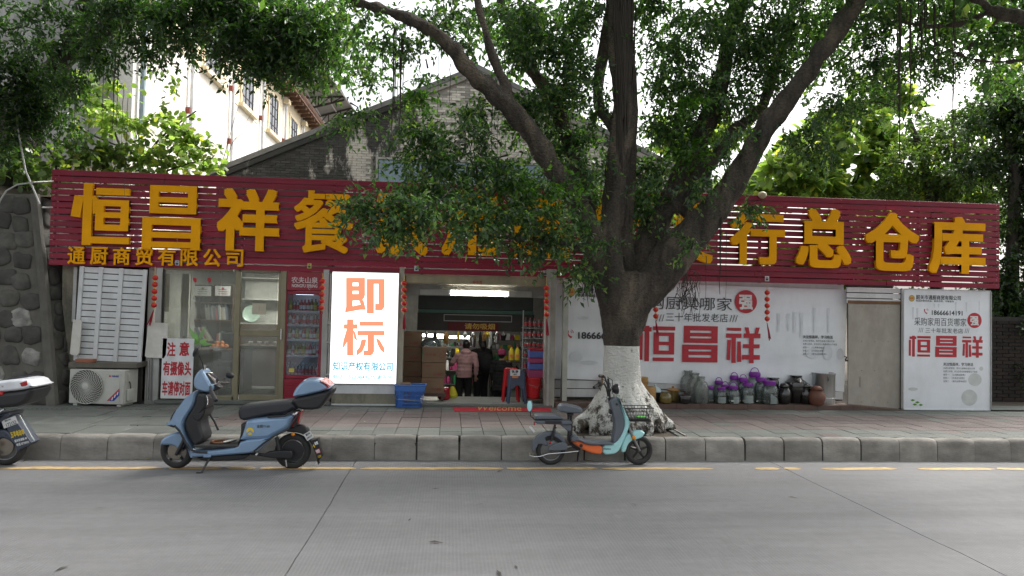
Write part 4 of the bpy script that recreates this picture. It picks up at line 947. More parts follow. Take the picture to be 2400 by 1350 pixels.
RED['昌'] = frame(4, 53, 100, 100, 18, [(53, 66), (71, 81), (87, 100)])+frame(0, 0, 100, 48, 18, [(0, 13), (20, 30), (35, 48)])
RED['祥'] = [(4, 90, 45, 98), (2, 70, 46, 82), (18, 0, 30, 76), (4, 8, 14, 8, 16, 64, 6, 64), (34, 3, 46, 3, 44, 60, 34, 60), (52, 70, 100, 83), (54, 100, 66, 100, 70, 80, 60, 80), (86, 100, 98, 100, 92, 80, 82, 80), (50, 42, 98, 53), (48, 10, 99, 23), (68, 0, 81, 82)]
def pr(par, s_, bb, mat, bold=.012, Y=YB, nm='lettering', shear=0):
    mb = MB(); text(mb, s_, *pbox(*bb, Y), Y, bold, shear=shear); return mb.build(nm, mat, par)
def prs(par, ch, bb, Y=YB):
    mb = MB(); strokes(mb, RED[ch], *pbox(*bb, Y), Y); return mb.build('red_character', M_inkred, par, smooth=False)
def disc(mb, c, r, Y, n=40): mb._add([(c[0]+r*cos(2*pi*k/n), Y, c[1]+r*sin(2*pi*k/n)) for k in range(n)], [tuple(range(n))])
def logo(par, px, py, rpx, Y):
    c = FX(px, py, Y); r = rpx*Y/FPX; mb = MB(); disc(mb, c, r, Y); mb.m = 1; disc(mb, c, r*.84, Y-.0006); mb.m = 2; text(mb, '恒昌祥', c[0]-r*.62, c[0]+r*.62, c[1]-r*.3, c[1]+r*.3, Y-.0012, .03)
    mb.build('round_emblem', [cmat('logo_green', (.25, .33, .12)), cmat('logo_gold', (.6, .38, .1)), M_inkred], par)
def phone_icon(par, px, py, s, Y):
    x, z = FX(px, py, Y); k = s*Y/FPX; mb = MB()
    mb.tube([(x-.5*k, Y, z+.55*k), (x-.5*k, Y, z-.05*k), (x-.2*k, Y, z-.45*k), (x+.25*k, Y, z-.7*k)], [.2*k, .13*k, .13*k, .2*k], 8, flat=.01)
    for r in (.35, .65): mb.tube([(x-.1*k+r*k*cos(a), Y, z+.1*k+r*k*sin(a)) for a in (0, .3, .6, .9, 1.2)], .05*k, 4, flat=.02)
    mb.build('telephone_icon', M_inkred, par)
logo(BN, 1337, 684, 12, YB); pr(BN, '韶关市', (1353, 675, 1392, 688), M_ink, .025); pr(BN, '恒昌祥餐饮用', (1353, 689.5, 1404, 696), M_ink, .02)
phone_icon(BN, 1337, 782, 13, YB); pr(BN, '18666614191', (1355, 779, 1474, 795), M_ink, .022)
pr(BN, '采购厨具哪家', (1480, 695, 1716, 726), M_ink, .006); pr(BN, '三十年批发老店', (1561, 734, 1706, 754), M_ink, .004)
for a in (1545, 1717): pr(BN, '///', (a-7, 737+(a > 1600)*1.5, a+12, 753+(a > 1600)*1.5), M_ink, .0)
c = FX(1748, 707, YB); mb = MB(); disc(mb, c, 28*BY/FPX, YB, 48); mb.build('red_disc', M_inkred, BN); pr(BN, '强', (1732, 691, 1765, 726), M_inkwhite, .03, YB-.002)
prs(BN, '恒', (1498, 764, 1582, 847)); prs(BN, '昌', (1599, 764, 1682, 849)); prs(BN, '祥', (1700, 767, 1782, 851))
def smalltext(par, X0, Y0, Y):
    pr(par, '关注恒昌祥，学习绝活', (X0, Y0, X0+70, Y0+8), M_ink, .014, Y)
    for i, (s_, w) in enumerate((('长期分享营销，哲学方面等价值的文章', 74), ('免费三秒钟，关注后可以免费索取以下秘笈', 80), ('秘笈一：《心理集成秘笈》', 52), ('秘笈二：《价值成交秘笈》', 50), ('秘笈三：《餐饮运营单秘笈》', 55))):
        pr(par, s_, (X0, Y0+11+i*7.6, X0+w, Y0+15.5+i*7.6), M_ink, .006, Y)
smalltext(BN, 1882, 786, YB)
# faded pictures of utensils on the banner
def utensils(par, lst, Y):
    mb = MB()
    for px, py, w, h in lst:
        x, z = FX(px, py, Y); k = Y/FPX; mb.prism([(x-w*k*.5, z), (x+w*k*.5, z), (x+w*k*.35, z-h*k*.5), (x+w*k*.3, z-h*k), (x-w*k*.3, z-h*k), (x-w*k*.35, z-h*k*.5)], Y+.0015, Y+.0018)
    return mb.build('faded_utensil_print', M('faint_print', (.64, .67, .715), .5, bump=0), par)
utensils(BN, [(1825, 735, 8, 45), (1848, 735, 8, 42), (1863, 732, 9, 48), (1879, 733, 9, 60), (1909, 722, 6, 60), (1942, 722, 6, 60)], YB)
k = BY/FPX
for px, py, rx, rz in ((1905, 828, 18, 12), (1940, 826, 12, 18), (1970, 830, 9, 14), (1350, 836, 16, 12), (1366, 745, 14, 4), (1380, 850, 22, 5)):
    x, z = FX(px, py, YB); mb = MB(); mb._add([(x+rx*k*cos(2*pi*i/28), YB+.0012, z+rz*k*sin(2*pi*i/28)) for i in range(28)], [tuple(range(28))]); mb.build('faded_dish_print', MATS['faint_print'], BN)
# plywood and white peeling strip below
# metal door
x0, x1, z0, z1 = pbox(1988, 712, 2112, 962, 11.42); z0 = .285
DR = thing('beige_metal_door', 'plain scratched beige sheet-metal door between the two white banners', 'door', ((x0+x1)/2, 11.43, z0))
M_door = M('beige_door', (.38, .35, .31), .6, var=.08, dirt=.5, dcol=(.2, .17, .13), bump=.08)
MB().box(x0, x1, 11.42, 11.45, z0, z1, .004).build('leaf', M_door, DR); MB().box(x0-.02, x1+.02, 11.40, 11.46, z1, z1+.05, .004).build('lintel', M('rust', (.2, .1, .05), .85, dirt=.6), DR)
mb = MB()
for fx in (.25, .5, .75):
    for fz in (.06, .36, .64, .97): mb.ball((x0+(x1-x0)*fx, 11.418, z0+(z1-z0)*fz), .008, n=6, m=4)
mb.build('rivets', M_cast, DR)
for q, (a, b) in enumerate(((.22, .3), (.05, .62))):
    MB().box(x0+(x1-x0)*a, x0+(x1-x0)*a+.006, 11.4165, 11.4185, z0+(z1-z0)*.2, z0+(z1-z0)*.3).build('scratch', M_frame, DR) if q == 0 else None
p = PY(1981, 840, 11.38); mb = MB(); mb.tube([(p.x-.02, 11.38, p.z+.04), (p.x+.02, 11.37, p.z+.02), (p.x, 11.38, p.z-.03)], .012, 6); mb.box(p.x+.0, p.x+.05, 11.37, 11.39, p.z-.05, p.z-.02, .004); mb.build('latch', M_black, DR)
for i in range(3):
    a, b, c, d = pbox(1984, 675+13*i, 2118, 686+13*i, 11.42); part('siding_board', M_white, (a, b, 11.41, 11.44, c, d), b=.003)
part('siding_back', M_frame, (6.78, 7.6, 11.45, 11.5, z1, ZT-.1))
# right poster
x0, x1, z0, z1 = pbox(2118, 681, 2321, 962, 11.35); z0 = .29
PO = thing('poster_board', 'tall framed white poster with red characters at the right end of the shopfront', 'poster', ((x0+x1)/2, 11.38, z0)); PYY = 11.35
MB().box(x0, x1, 11.352, 11.37, z0, z1).build('sheet', M_banner, PO); MB().box(x0-.015, x0, 11.33, 11.4, z0, z1, .003).build('frame', M_white, PO); MB().box(x1, x1+.015, 11.33, 11.4, z0, z1, .003).build('frame', M_alu, PO)
MB().box(x0, x1, 11.335, 11.4, z0-.02, z0-.001, .003).build('frame', M_white, PO); MB().box(x0, x1, 11.335, 11.4, z1+.001, z1+.016, .003).build('frame', M_white, PO)
for t in (.45, .6, .93): MB().box(x0+(x1-x0)*t, x0+(x1-x0)*t+.02, 11.36, 11.38, z1+.017, z1+.06).build('bracket', M_alu, PO)
MB().box(x0-.02, x1+.02, 11.405, 11.46, .28, z1+.02).build('backing', M_frame, PO)
Y = PYY
logo(PO, 2137, 699, 8, Y); pr(PO, '韶关市通厨商贸有限公司', (2147, 692, 2252, 703), M_ink, .018, Y); pr(PO, '恒昌祥餐饮用品、厨具百货、中晨食杂', (2147, 703.5, 2236, 708), M_ink, .01, Y)
phone_icon(PO, 2171, 729, 9, Y); pr(PO, '18666614191', (2184, 728, 2256, 739), M_ink, .02, Y)
pr(PO, '采购家用百货哪家', (2143, 745, 2265, 764), M_ink, .004, Y); pr(PO, '三十年批发老店', (2169, 769, 2257, 781), M_ink, .003, Y); pr(PO, '///', (2153, 768, 2164, 779), M_ink, 0, Y); pr(PO, '///', (2261, 770, 2272, 781), M_ink, 0, Y)
c = FX(2284, 751, Y); mb = MB(); disc(mb, c, 17.5*11.35/FPX*1.09, Y, 40); mb.build('red_disc', M_inkred, PO); pr(PO, '强', (2274, 741, 2294, 763), M_inkwhite, .03, Y-.002)
prs(PO, '恒', (2130, 787, 2181, 836), Y); prs(PO, '昌', (2192, 787, 2242, 837), Y); prs(PO, '祥', (2254, 788, 2303, 838), Y)
smalltext(PO, 2211, 850, Y)
for px, py, rx, rz in ((2272, 932, 20, 19), (2285, 890, 17, 15), (2300, 864, 5, 5), (2140, 912, 12, 4)):
    x, z = FX(px, py, Y); k = 12/FPX; mb = MB(); mb._add([(x+rx*k*cos(2*pi*i/28), Y+.001, z+rz*k*sin(2*pi*i/28)) for i in range(28)], [tuple(range(28))]); mb.build('faded_dish_print', M('faint_olive', (.54, .57, .56), .5, bump=0), PO)
utensils(PO, [(2140, 720, 6, 30), (2150, 722, 6, 40), (2190, 712, 5, 10), (2200, 712, 5, 10), (2240, 708, 5, 24), (2265, 708, 5, 24), (2295, 706, 3, 50)], Y-.0008+.0012)
mb = MB()
for px, py in ((2139, 938), (2150, 943), (2144, 948), (2158, 949)):
    x, z = FX(px, py, Y); mb._add([(x-.04, Y, z), (x, Y, z+.02), (x+.045, Y, z+.0), (x, Y, z-.02)], [(0, 1, 2, 3)])
mb.build('green_leaf_print', cmat('leaf_print', (.1, .28, .03)), PO)
# brown tiled platform
PF = thing('tiled_platform', 'low brown tiled platform in front of the wide banner carrying the jars', 'platform', (4.2, 11.3, PAVE))
PZT = .36; xa = XA-.05
mb = MB(); mb.prism([(xa, PAVE+.001), (xa, PZT-.012), (6.75, PZT-.012), (7.65, PAVE+.001)], 11.215, 11.575); mb.build('base', M_dark, PF)
x = xa
while x < 6.7:
    x2 = min(x+.4, 6.74)
    for (ya, yb) in ((11.205, 11.39), (11.394, 11.574)): MB().box(x, x2-.004, ya, yb, PZT-.011, PZT, .002).build('floor_tile', M_tilebrown, PF)
    MB().box(x, x2-.004, 11.196, 11.2045, PAVE+.002, PZT-.002, .002).build('floor_tile', M_tilebrown, PF); x = x2
    if x2 >= 6.74: break
mb = MB(); mb.quad((6.745, 11.2, PZT), (7.66, 11.2, PAVE+.004), (7.66, 11.41, PAVE+.004), (6.745, 11.41, PZT)); mb.quad((6.745, 11.2, PAVE), (7.66, 11.2, PAVE), (7.66, 11.2, PAVE+.004), (6.745, 11.2, PZT)); mb.build('ramp_tile', M_tilebrown, PF, smooth=False)

# ================= lantern strings =================
M_lan = M('lantern_red', (.55, .02, .012), .35, bump=.03, var=.1); M_lgold = M('lantern_gold', (.65, .38, .05), .35, metal=.3)
def lantern_string(px, ytop, y1, step, Y, tend, lab, sway=0, n=5, dx=0):
    top = PY(px, ytop, Y); t = thing('lantern_string', lab, 'lanterns', top, 'strings of small red lanterns')
    pts = [PY(px+dx*i, y1+step*i, Y) for i in range(n)]; end = PY(px+dx*n+sway, tend, Y)
    MB().tube([top]+pts+[pts[-1]-Vector((0, 0, .09))], .004, 5).build('cord', M_lgold, t)
    for p in pts:
        r = .046; mb = MB(); N_ = 16; vs = []
        for j in range(9):
            a = pi*j/8
            for k in range(N_):
                rb = 1-.07*(k % 2); vs.append((p.x+sin(a)*r*rb*cos(2*pi*k/N_), Y+sin(a)*r*rb*sin(2*pi*k/N_), p.z-cos(a)*r*.88))
        mb._add(vs, [(j*N_+k, j*N_+(k+1) % N_, (j+1)*N_+(k+1) % N_, (j+1)*N_+k) for j in range(8) for k in range(N_)])
        la = mb.build('lantern', M_lan, t, ang=60); mb = MB(); mb.lathe([(.016, .038), (.016, .046), (.006, .05)], p, 10); mb.lathe([(.006, -.05), (.016, -.046), (.016, -.038)], p, 10); mb.build('gold_band', M_lgold, la)
    mb = MB(); b0 = pts[-1]-Vector((0, 0, .07)); rr = random.Random(px)
    for k in range(9):
        e = end+Vector((rr.uniform(-.03, .03), rr.uniform(-.02, .02), rr.uniform(-.01, .04))); mb.tube([b0, b0.lerp(e, .5)+Vector((rr.uniform(-.008, .008), 0, 0)), e], [.006, .006, .005], 4)
    mb.build('tassel', cmat('tassel_red', (.3, .01, .03), .8), t)
lantern_string(364, 625, 651, 16, 11.12, 764, 'red lantern string with swept tassel between the shutter and the office glass', -12, dx=-.8)
lantern_string(756, 640, 659, 15.6, 11.1, 735, 'red lantern string hanging over the right edge of the drinks fridge', 0, dx=-.6)
lantern_string(947, 645, 664, 15.6, 11.1, 772, 'red lantern string at the left edge of the open doorway', 0)
lantern_string(1281, 650, 675, 15.5, 11.1, 788, 'red lantern string at the right edge of the open doorway', 2)
lantern_string(1798, 662, 686, 15.3, 11.2, 798, 'red lantern string hanging in front of the wide white banner', 6)
lantern_string(1537, 662, 680, 15.3, 11.2, 786, 'red lantern string mostly hidden behind the ficus trunk', 4)
# ================= goods on the platform =================
M_purple = M('purple_lid', (.2, .015, .3), .4, var=.08, bump=0); M_paper = M('white_paper', (.6, .6, .6), .8, bump=0)
M_olglz = M('olive_glaze', (.16, .12, .035), .18, var=.35, scale=9, coat=.5); M_blkglz = M('black_glaze', (.015, .013, .013), .15, var=.3, coat=.6, bump=.02)
M_terra = M('terracotta', (.14, .055, .035), .6, var=.2); M_bamb = M('bamboo_steamer', (.36, .2, .065), .6, var=.25, scale=20, stretch=(.2, .2, 8))
def ground_at(px, Y=None): return PY(px, 950, Y).x
def profjar(r, h, neck=.5, nh=.12): return [(r*.86, 0), (r*.98, .02*h), (r, .1*h), (r, h*(1-nh-.14)), (r*.9, h*(1-nh-.05)), (r*neck, h*(1-nh)), (r*neck, h)]
def purple_jar(px, Y, hpx, wpx, lab, handle=True, paper=0, big=False):
    k = Y/FPX*1.0; x = ground_at(px, Y); h = hpx*k; r = wpx*k/2; z = PZT
    t = thing('glass_jar', lab, 'jar', (x, Y, z), 'glass jars with purple lids'); gh = h*.8
    mb = MB(); n = 16 if not big else 20
    mb.lathe([(r*.9, .004), (r, .03), (r, gh*.74), (r*.86, gh*.88), (r*.62, gh*.93), (r*.62, gh*.99)], (x, Y, z), n)
    for q in (.3, .45, .6): mb.lathe([(r*1.003, gh*q), (r*1.02, gh*q+.004), (r*1.003, gh*q+.008)], (x, Y, z), n)
    mb.build('glass_body', M_jar, t)
    l = MB().lathe([(r*.68, gh*.97), (r*.72, gh*.985), (r*.72, gh*1.13), (r*.66, gh*1.16), (.001, gh*1.165)], (x, Y, z), 20)
    for q in range(20): a = 2*pi*q/20; l.box(x+cos(a)*r*.72-.003, x+cos(a)*r*.72+.003, Y+sin(a)*r*.72-.003, Y+sin(a)*r*.72+.003, z+gh*1.0, z+gh*1.12)
    lid = l.build('lid', M_purple, t)
    if handle:
        w = r*.6; MB().tube([(x+w*cos(a)*1.0, Y, z+gh*1.12+w*1.2*sin(a)) for a in [pi*q/10 for q in range(11)]], .0065, 6).build('handle', M_purple, lid)
    if paper:
        mb = MB(); a0 = -pi/2-.9 if paper == 1 else -pi/2-.3; vs = []
        for q in range(7):
            a = a0+1.5*q/6; hh = gh*(.42 if paper != 3 else (.5-.06*q)); vs += [(x+cos(a)*r*.97, Y+sin(a)*r*.97, z+.02), (x+cos(a)*r*.97, Y+sin(a)*r*.97, z+.02+hh)]
        mb._add(vs, [(2*q, 2*q+2, 2*q+3, 2*q+1) for q in range(6)]); mb.build('paper_leaflet', M_paper, t)
    return t
purple_jar(1912-277, 0, 1, 1, 'x') if False else None
J = [(1664, 11.42, 42, 24, 'short glass jar with purple lid, leftmost of the purple lids', False, 0), (1684, 11.5, 55, 26, 'tall purple-handled jar behind the leftmost short jars', True, 0), (1699, 11.42, 46, 25, 'purple-handled jar half hidden behind the two front left jars', True, 0),
     (1690, 11.28, 42, 27, 'small front jar with paper leaflet, second purple lid from the left', False, 1), (1718, 11.27, 46, 30, 'squat front jar filled with white leaflet under a purple handle', True, 2), (1720, 11.53, 68, 27, 'narrow tall jar with upright purple handle against the banner', True, 0),
     (1741, 11.45, 64, 28, 'jar with round purple handle behind the single leaflet jar', True, 0), (1752, 11.32, 54, 32, 'flat purple lid jar with leaflet standing at the front middle', False, 1), (1768, 11.52, 78, 36, 'tallest glass jar with large arched purple handle', True, 0),
     (1783, 11.42, 66, 34, 'tall flat purple lid jar just left of the wide clear jar', False, 0), (1803, 11.3, 60, 40, 'widest clear glass jar with torn leaflet, rightmost purple lid', False, 3)]
for px, Y, h, w, lab, hd, pp in J: purple_jar(px, Y, h, w, lab, hd, pp, w > 33)
def lathed(nm, lab, cat, px, Y, prof, mat, z=PZT, group=None, n=24, extra=None, parts=()):
    x = ground_at(px, Y); t = thing(nm, lab, cat, (x, Y, z), group); k = Y/FPX
    MB().lathe([(a*k, b*k) for a, b in prof], (x, Y, z), n).build('body', mat, t)
    for pn, pf, pm in parts: MB().lathe([(a*k, b*k) for a, b in pf], (x, Y, z), n).build(pn, pm, t)
    if extra: extra(t, x, Y, z, k)
    return t
# dusty wide-mouth jars (3)
for px, Y, h, w, lab in ((1612, 11.52, 74, 36, 'dusty ribbed glass jar without lid, leftmost and tallest of three'), (1628, 11.42, 70, 38, 'dusty ribbed open glass jar in the middle of three'), (1642, 11.30, 64, 36, 'dusty ribbed open glass jar at the front right of three')):
    x = ground_at(px, Y); k = Y/FPX; t = thing('dusty_glass_jar', lab, 'jar', (x, Y, PZT), 'dusty open glass jars'); r = w*k/2; hh = h*k; mb = MB(); pf = [(r*.9, .003), (r, .04), (r, hh*.62), (r*.85, hh*.76), (r*.5, hh*.85), (r*.47, hh*.96)]
    n = 36; vs = [(x+rr_*(1-.025*(q % 2))*cos(2*pi*q/n), Y+rr_*(1-.025*(q % 2))*sin(2*pi*q/n), PZT+z_) for rr_, z_ in pf for q in range(n)]
    mb._add(vs, [(j*n+q, j*n+(q+1) % n, (j+1)*n+(q+1) % n, (j+1)*n+q) for j in range(len(pf)-1) for q in range(n)]); mb.build('glass_body', M_dusty, t, ang=80)
    MB().lathe([(r*.47, hh*.95), (r*.56, hh*.96), (r*.56, hh*1.0), (r*.47, hh*1.0), (r*.45, hh*.95)], (x, Y, PZT), 24).build('rim', M_dusty, t)
# bamboo steamers / brown tubs by the trunk
lathed('bamboo_steamer', 'tall round tan bamboo tub at the right foot of the ficus', 'tub', 1521, 11.25, [(14.5, 0), (16, 1), (16, 37), (15, 39), (14, 39), (14, 3)], M_bamb)
lathed('bamboo_steamer', 'tan bamboo tub mostly hidden by the ficus trunk, lower of the stacked pair', 'tub', 1502, 11.42, [(14, 0), (15, 1), (15, 40), (14, 41), (13, 3)], M_bamb, group='stacked bamboo tubs'); lathed('bamboo_steamer', 'small banded bamboo steamer stacked on top of the hidden tub', 'tub', 1504, 11.42, [(13, 41), (14, 42), (14, 46), (15, 47), (15, 50), (14, 51), (14, 58), (12, 59), (.1, 59)], M_bamb, group='stacked bamboo tubs')
lathed('bamboo_steamer', 'sliver of bamboo tub showing left of the ficus stem', 'tub', 1422, 11.45, [(13, 0), (14, 1), (14, 60), (13, 62), (.1, 62)], M_bamb)
lathed('enamel_pot', 'pale blue enamel pot with white lid behind the bamboo tub', 'pot', 1535, 11.48, [(11, 0), (14, 4), (15, 14), (15, 22), (14, 23)], cmat('enamel_black', (.03, .03, .035)), parts=[('lid', [(15.5, 23), (15.5, 26), (11, 32), (3, 36), (2.5, 40), (.1, 41)], cmat('enamel_pale', (.5, .62, .66))), ], n=20)
lathed('olive_glazed_pot', 'round olive-brown glazed pot without lid beside the bamboo tub', 'pot', 1560, 11.24, [(8, 0), (13, 3), (15.5, 11), (14, 20), (10, 25), (11, 28), (9, 28)], M_olglz)
lathed('olive_glazed_pot', 'olive glazed pot with flat lid behind the round one', 'pot', 1577, 11.45, [(8, 0), (13, 5), (14, 14), (12, 24), (13, 27)], M_olglz, parts=[('lid', [(15.5, 27), (16, 29), (10, 32), (3, 33), (3, 37), (.1, 38)], M('brown_glaze', (.3, .15, .05), .3))])
lathed('black_casserole', 'small black glazed casserole with lid left of the dusty jars', 'pot', 1604, 11.24, [(9, 0), (14, 4), (15.5, 12), (14, 19), (13.5, 20)], M_blkglz, parts=[('lid', [(16, 20), (16, 22), (10, 26), (3, 28), (3, 31), (.1, 32)], M_blkglz), ('handle', [(17.5, 17), (18, 18), (17.5, 20), (15, 19)], M_blkglz)])
# dark pickle jars
crock = lambda r, h: [(r*.62, 0), (r*.8, h*.08), (r, h*.36), (r*.97, h*.55), (r*.72, h*.74), (r*.62, h*.8), (r*.84, h*.82), (r*.86, h*.86), (r*.66, h*.84)]
lid_ = lambda r, h: [(r*.6, h*.83), (r*.6, h*.9), (r*.5, h*.96), (r*.3, h), (.1, h*1.02)]
for px, Y, r, h, lab, m in ((1838, 11.33, 17, 50, 'black glazed pickle jar just right of the wide clear jar', M_blkglz), (1888, 11.36, 17, 50, 'black glazed pickle jar behind the terracotta jar', M_blkglz), (1914, 11.22, 20, 46, 'reddish brown terracotta pickle jar at the front right', M_terra)):
    lathed('pickle_jar', lab, 'jar', px, Y, crock(r, h), m, parts=[('lid', lid_(r, h), m)])
lathed('large_urn', 'big black glazed urn with open neck behind the small black jars', 'urn', 1865, 11.5, [(18, 0), (26, 20), (29, 36), (26, 50), (15, 58), (13, 61), (14.5, 66), (13, 66)], M_blkglz)
lathed('black_crock', 'black rimmed crock behind the wide clear jar', 'crock', 1812, 11.5, [(10, 0), (13, 20), (13, 50), (11, 56), (14, 58), (14, 60), (11, 60)], M_blkglz)
lathed('steel_bucket', 'tall galvanised steel drum rightmost on the tiled platform', 'drum', 1931, 11.47, [(24.5, 0), (25, 2), (25, 12), (25.6, 12.5), (25.6, 14), (25, 14.5), (25.5, 70), (27, 72), (27, 74), (24.5, 74), (24.5, 4)], M('galvanised', (.5, .5, .49), .35, metal=.85, var=.15, stretch=(8, 8, .3)), n=32,
       extra=lambda t, x, Y, z, k: MB().tube([(x+.0-.18*0-.03, Y-25.5*k, z+66*k), (x-.035, Y-29*k, z+62*k), (x-.03, Y-25.5*k, z+56*k)], .006, 6).build('handle', M_cast, t))

# ================= goods around the doorway =================
M_card = M('cardboard', (.2, .125, .075), .85, var=.12, scale=3, rnd=.15, dirt=.2, dcol=(.12, .08, .05)); M_cardp = cmat('carton_print', (.22, .06, .05), .8); M_tape = cmat('carton_tape', (.26, .19, .12), .35)
def carton(px0, py0, px1, py1, Y, lab, grp, deep=.4, logo_=False):
    x0, x1, z0, z1 = pbox(px0, py0, px1, py1, Y); t = thing('carton', lab, 'cardboard box', ((x0+x1)/2, Y+deep/2, z0), grp)
    MB().box(x0+.003, x1-.003, Y, Y+deep, z0+.002, z1-.002, .006).build('box', M_card, t)
    MB().box(x0, x1, Y-.0012, Y-.0002, (z0+z1)/2-.001, (z0+z1)/2+.0015).build('flap_line', M_tape, t) if False else None
    mb = MB()
    if logo_:
        mb.tube([((x1-.09)+cos(a)*a*.008, Y-.001, (z0+z1)/2+sin(a)*a*.01) for a in [q*.4 for q in range(20)]], .004, 4, flat=.2); text(mb, '大杯盖', x0+.05, x0+.22, (z0+z1)/2-.02, (z0+z1)/2+.025, Y-.0015, .01)
    else:
        text(mb, '大碗杯', x0+.03, x0+.15, z1-.07, z1-.035, Y-.0015, .01); text(mb, '小心轻放', x1-.2, x1-.05, z0+.04, z0+.09, Y-.0015, .03)
    mb.build('print', M_cardp, t); return t
zsL = [(778, 813), (813, 848), (848, 883), (883, 926)]
for i, (a, b) in enumerate(zsL): carton(944, a, 988, b, 11.75, ['top carton of the four-high stack at the left door post', 'second carton from the top of the left door post stack', 'third carton from the top of the left door post stack', 'bottom carton of the left door post stack'][i], 'cartons at the left door post')
for i, (a, b) in enumerate([(813, 850), (850, 886), (886, 922)]): carton(990-i*1.5, a, 1047-i*3, b, 11.5, ['top carton with spiral print of the three-high stack inside the doorway', 'middle carton of the three-high stack inside the doorway', 'bottom carton of the three-high stack inside the doorway'][i], 'cartons inside the doorway', logo_=(i == 0))
x0, x1, z0, z1 = pbox(940, 922, 1045, 930, 11.45); cr = thing('low_stand', 'dark low stand under the cardboard cartons', 'stand', ((x0+x1)/2, 11.7, FLR)); MB().box(x0+.02, x1, 11.48, 12.1, z0, z1, .004).build('top', M_wood, cr)
for x in (x0+.06, x1-.08): MB().box(x, x+.04, 11.5, 11.55, FLR, z0, .003).build('leg', M_wood, cr)
p = PY(1010, 800, 11.65); zz = PY(1010, 813, 11.5).z
t = thing('clear_food_cover', 'clear domed plastic cover lying on the doorway cartons', 'cover', (p.x, 11.7, zz)); MB().lathe([(.17, 0), (.165, .05), (.12, .11), (.05, .135), (.001, .14)], (p.x, 11.7, zz), 20).build('dome', M_jar, t); MB().ball((p.x-.02, 11.7, zz+.05), .09, .07, .05).build('contents', M_black, t)
p = PY(1040, 935, 11.7); t = thing('red_canister', 'dark red round canister under the carton stand', 'canister', (p.x, 11.75, FLR)); MB().lathe([(.08, 0), (.1, .02), (.1, .17), (.07, .2), (.001, .2)], (p.x, 11.75, FLR), 20).build('body', cmat('canister_red', (.28, .01, .02), .25), t); MB().tube([(p.x-.1, 11.65, FLR+.02), (p.x-.1, 11.65, FLR+.2)], .004).build('handle', M_chrome, t)
p = PY(1060, 940, 11.9); tag(MB().lathe([(.07, 0), (.09, .05), (.05, .16), (.02, .2), (.001, .2)], (p.x, 11.95, FLR), 14).build('yellow_bag', cmat('yellow_plastic', (.5, .45, .03))), 'yellow-green plastic bundle beside the dark red canister', 'bag')
# blue basket
BB_, x0, x1, z0, z1 = thingc('shopping_basket', 'blue plastic mesh shopping basket on the pavement left of the doorway', 'basket', 11.05, 925, 901, 997, 952)
z0 = PAVE+.003; z1 = PY(960, 903, 11.05).z; M_bl = M('basket_blue', (.06, .17, .5), .4, var=.08, bump=0); yb = 11.0; d = .27
x0b, x1b = x0+.025, x1-.07
def bask(mb, u, z): # u 0..1 round the rim: returns corner interpolation
    pass
c0 = [(x0b, yb+.03), (x1b, yb+.03), (x1b, yb+d-.03), (x0b, yb+d-.03)]; c1 = [(x0, yb), (x1, yb), (x1, yb+d), (x0, yb+d)]
mb = MB(); mb.box(x0b, x1b, yb+.03, yb+d-.03, z0, z0+.008); mb.build('bottom', M_bl, BB_)
mb = MB()
for s in range(4):
    a0, a1 = c0[s], c0[(s+1) % 4]; b0, b1 = c1[s], c1[(s+1) % 4]; nseg = 20 if s % 2 == 0 else 11
    def P3(u, w): lo = (a0[0]+(a1[0]-a0[0])*u, a0[1]+(a1[1]-a0[1])*u); hi = (b0[0]+(b1[0]-b0[0])*u, b0[1]+(b1[1]-b0[1])*u); return Vector((lo[0]+(hi[0]-lo[0])*w, lo[1]+(hi[1]-lo[1])*w, z0+(z1-z0)*w))
    for q in range(nseg+1): mb.tube([P3(q/nseg, 0), P3(q/nseg, .78)], .0055, 4, False)
    for w in (.02, .2, .38, .56): mb.tube([P3(0, w), P3(1, w)], .006, 4, False)
    mb.quad(P3(0, .72), P3(1, .72), P3(1, .98), P3(0, .98)); 
    if s % 2 == 0: mb.quad(P3(.1, .1), P3(.28, .1), P3(.28, .7), P3(.1, .7))
mb.build('lattice', M_bl, BB_, smooth=False)
mb = MB()
for s in range(4): a, b = c1[s], c1[(s+1) % 4]; mb.tube([(a[0], a[1], z1), (b[0], b[1], z1)], .011, 8)
mb.build('rim', M_bl, BB_); MB().tube([(x0-.012, yb-.01, z0+(z1-z0)*.62), (x0+.03, yb-.03, z0+(z1-z0)*.4), (x1-.06, yb-.035, z0+(z1-z0)*.32), (x1-.02, yb-.01, z0+(z1-z0)*.6)], .005, 6).build('wire_handle', M_chrome, BB_)
tag(MB().box(x0+.08, x0+.24, yb+.08, yb+.2, z0+.05, z1+.03, .01).build('small_carton', M_card), 'small brown carton standing in the blue shopping basket', 'cardboard box')
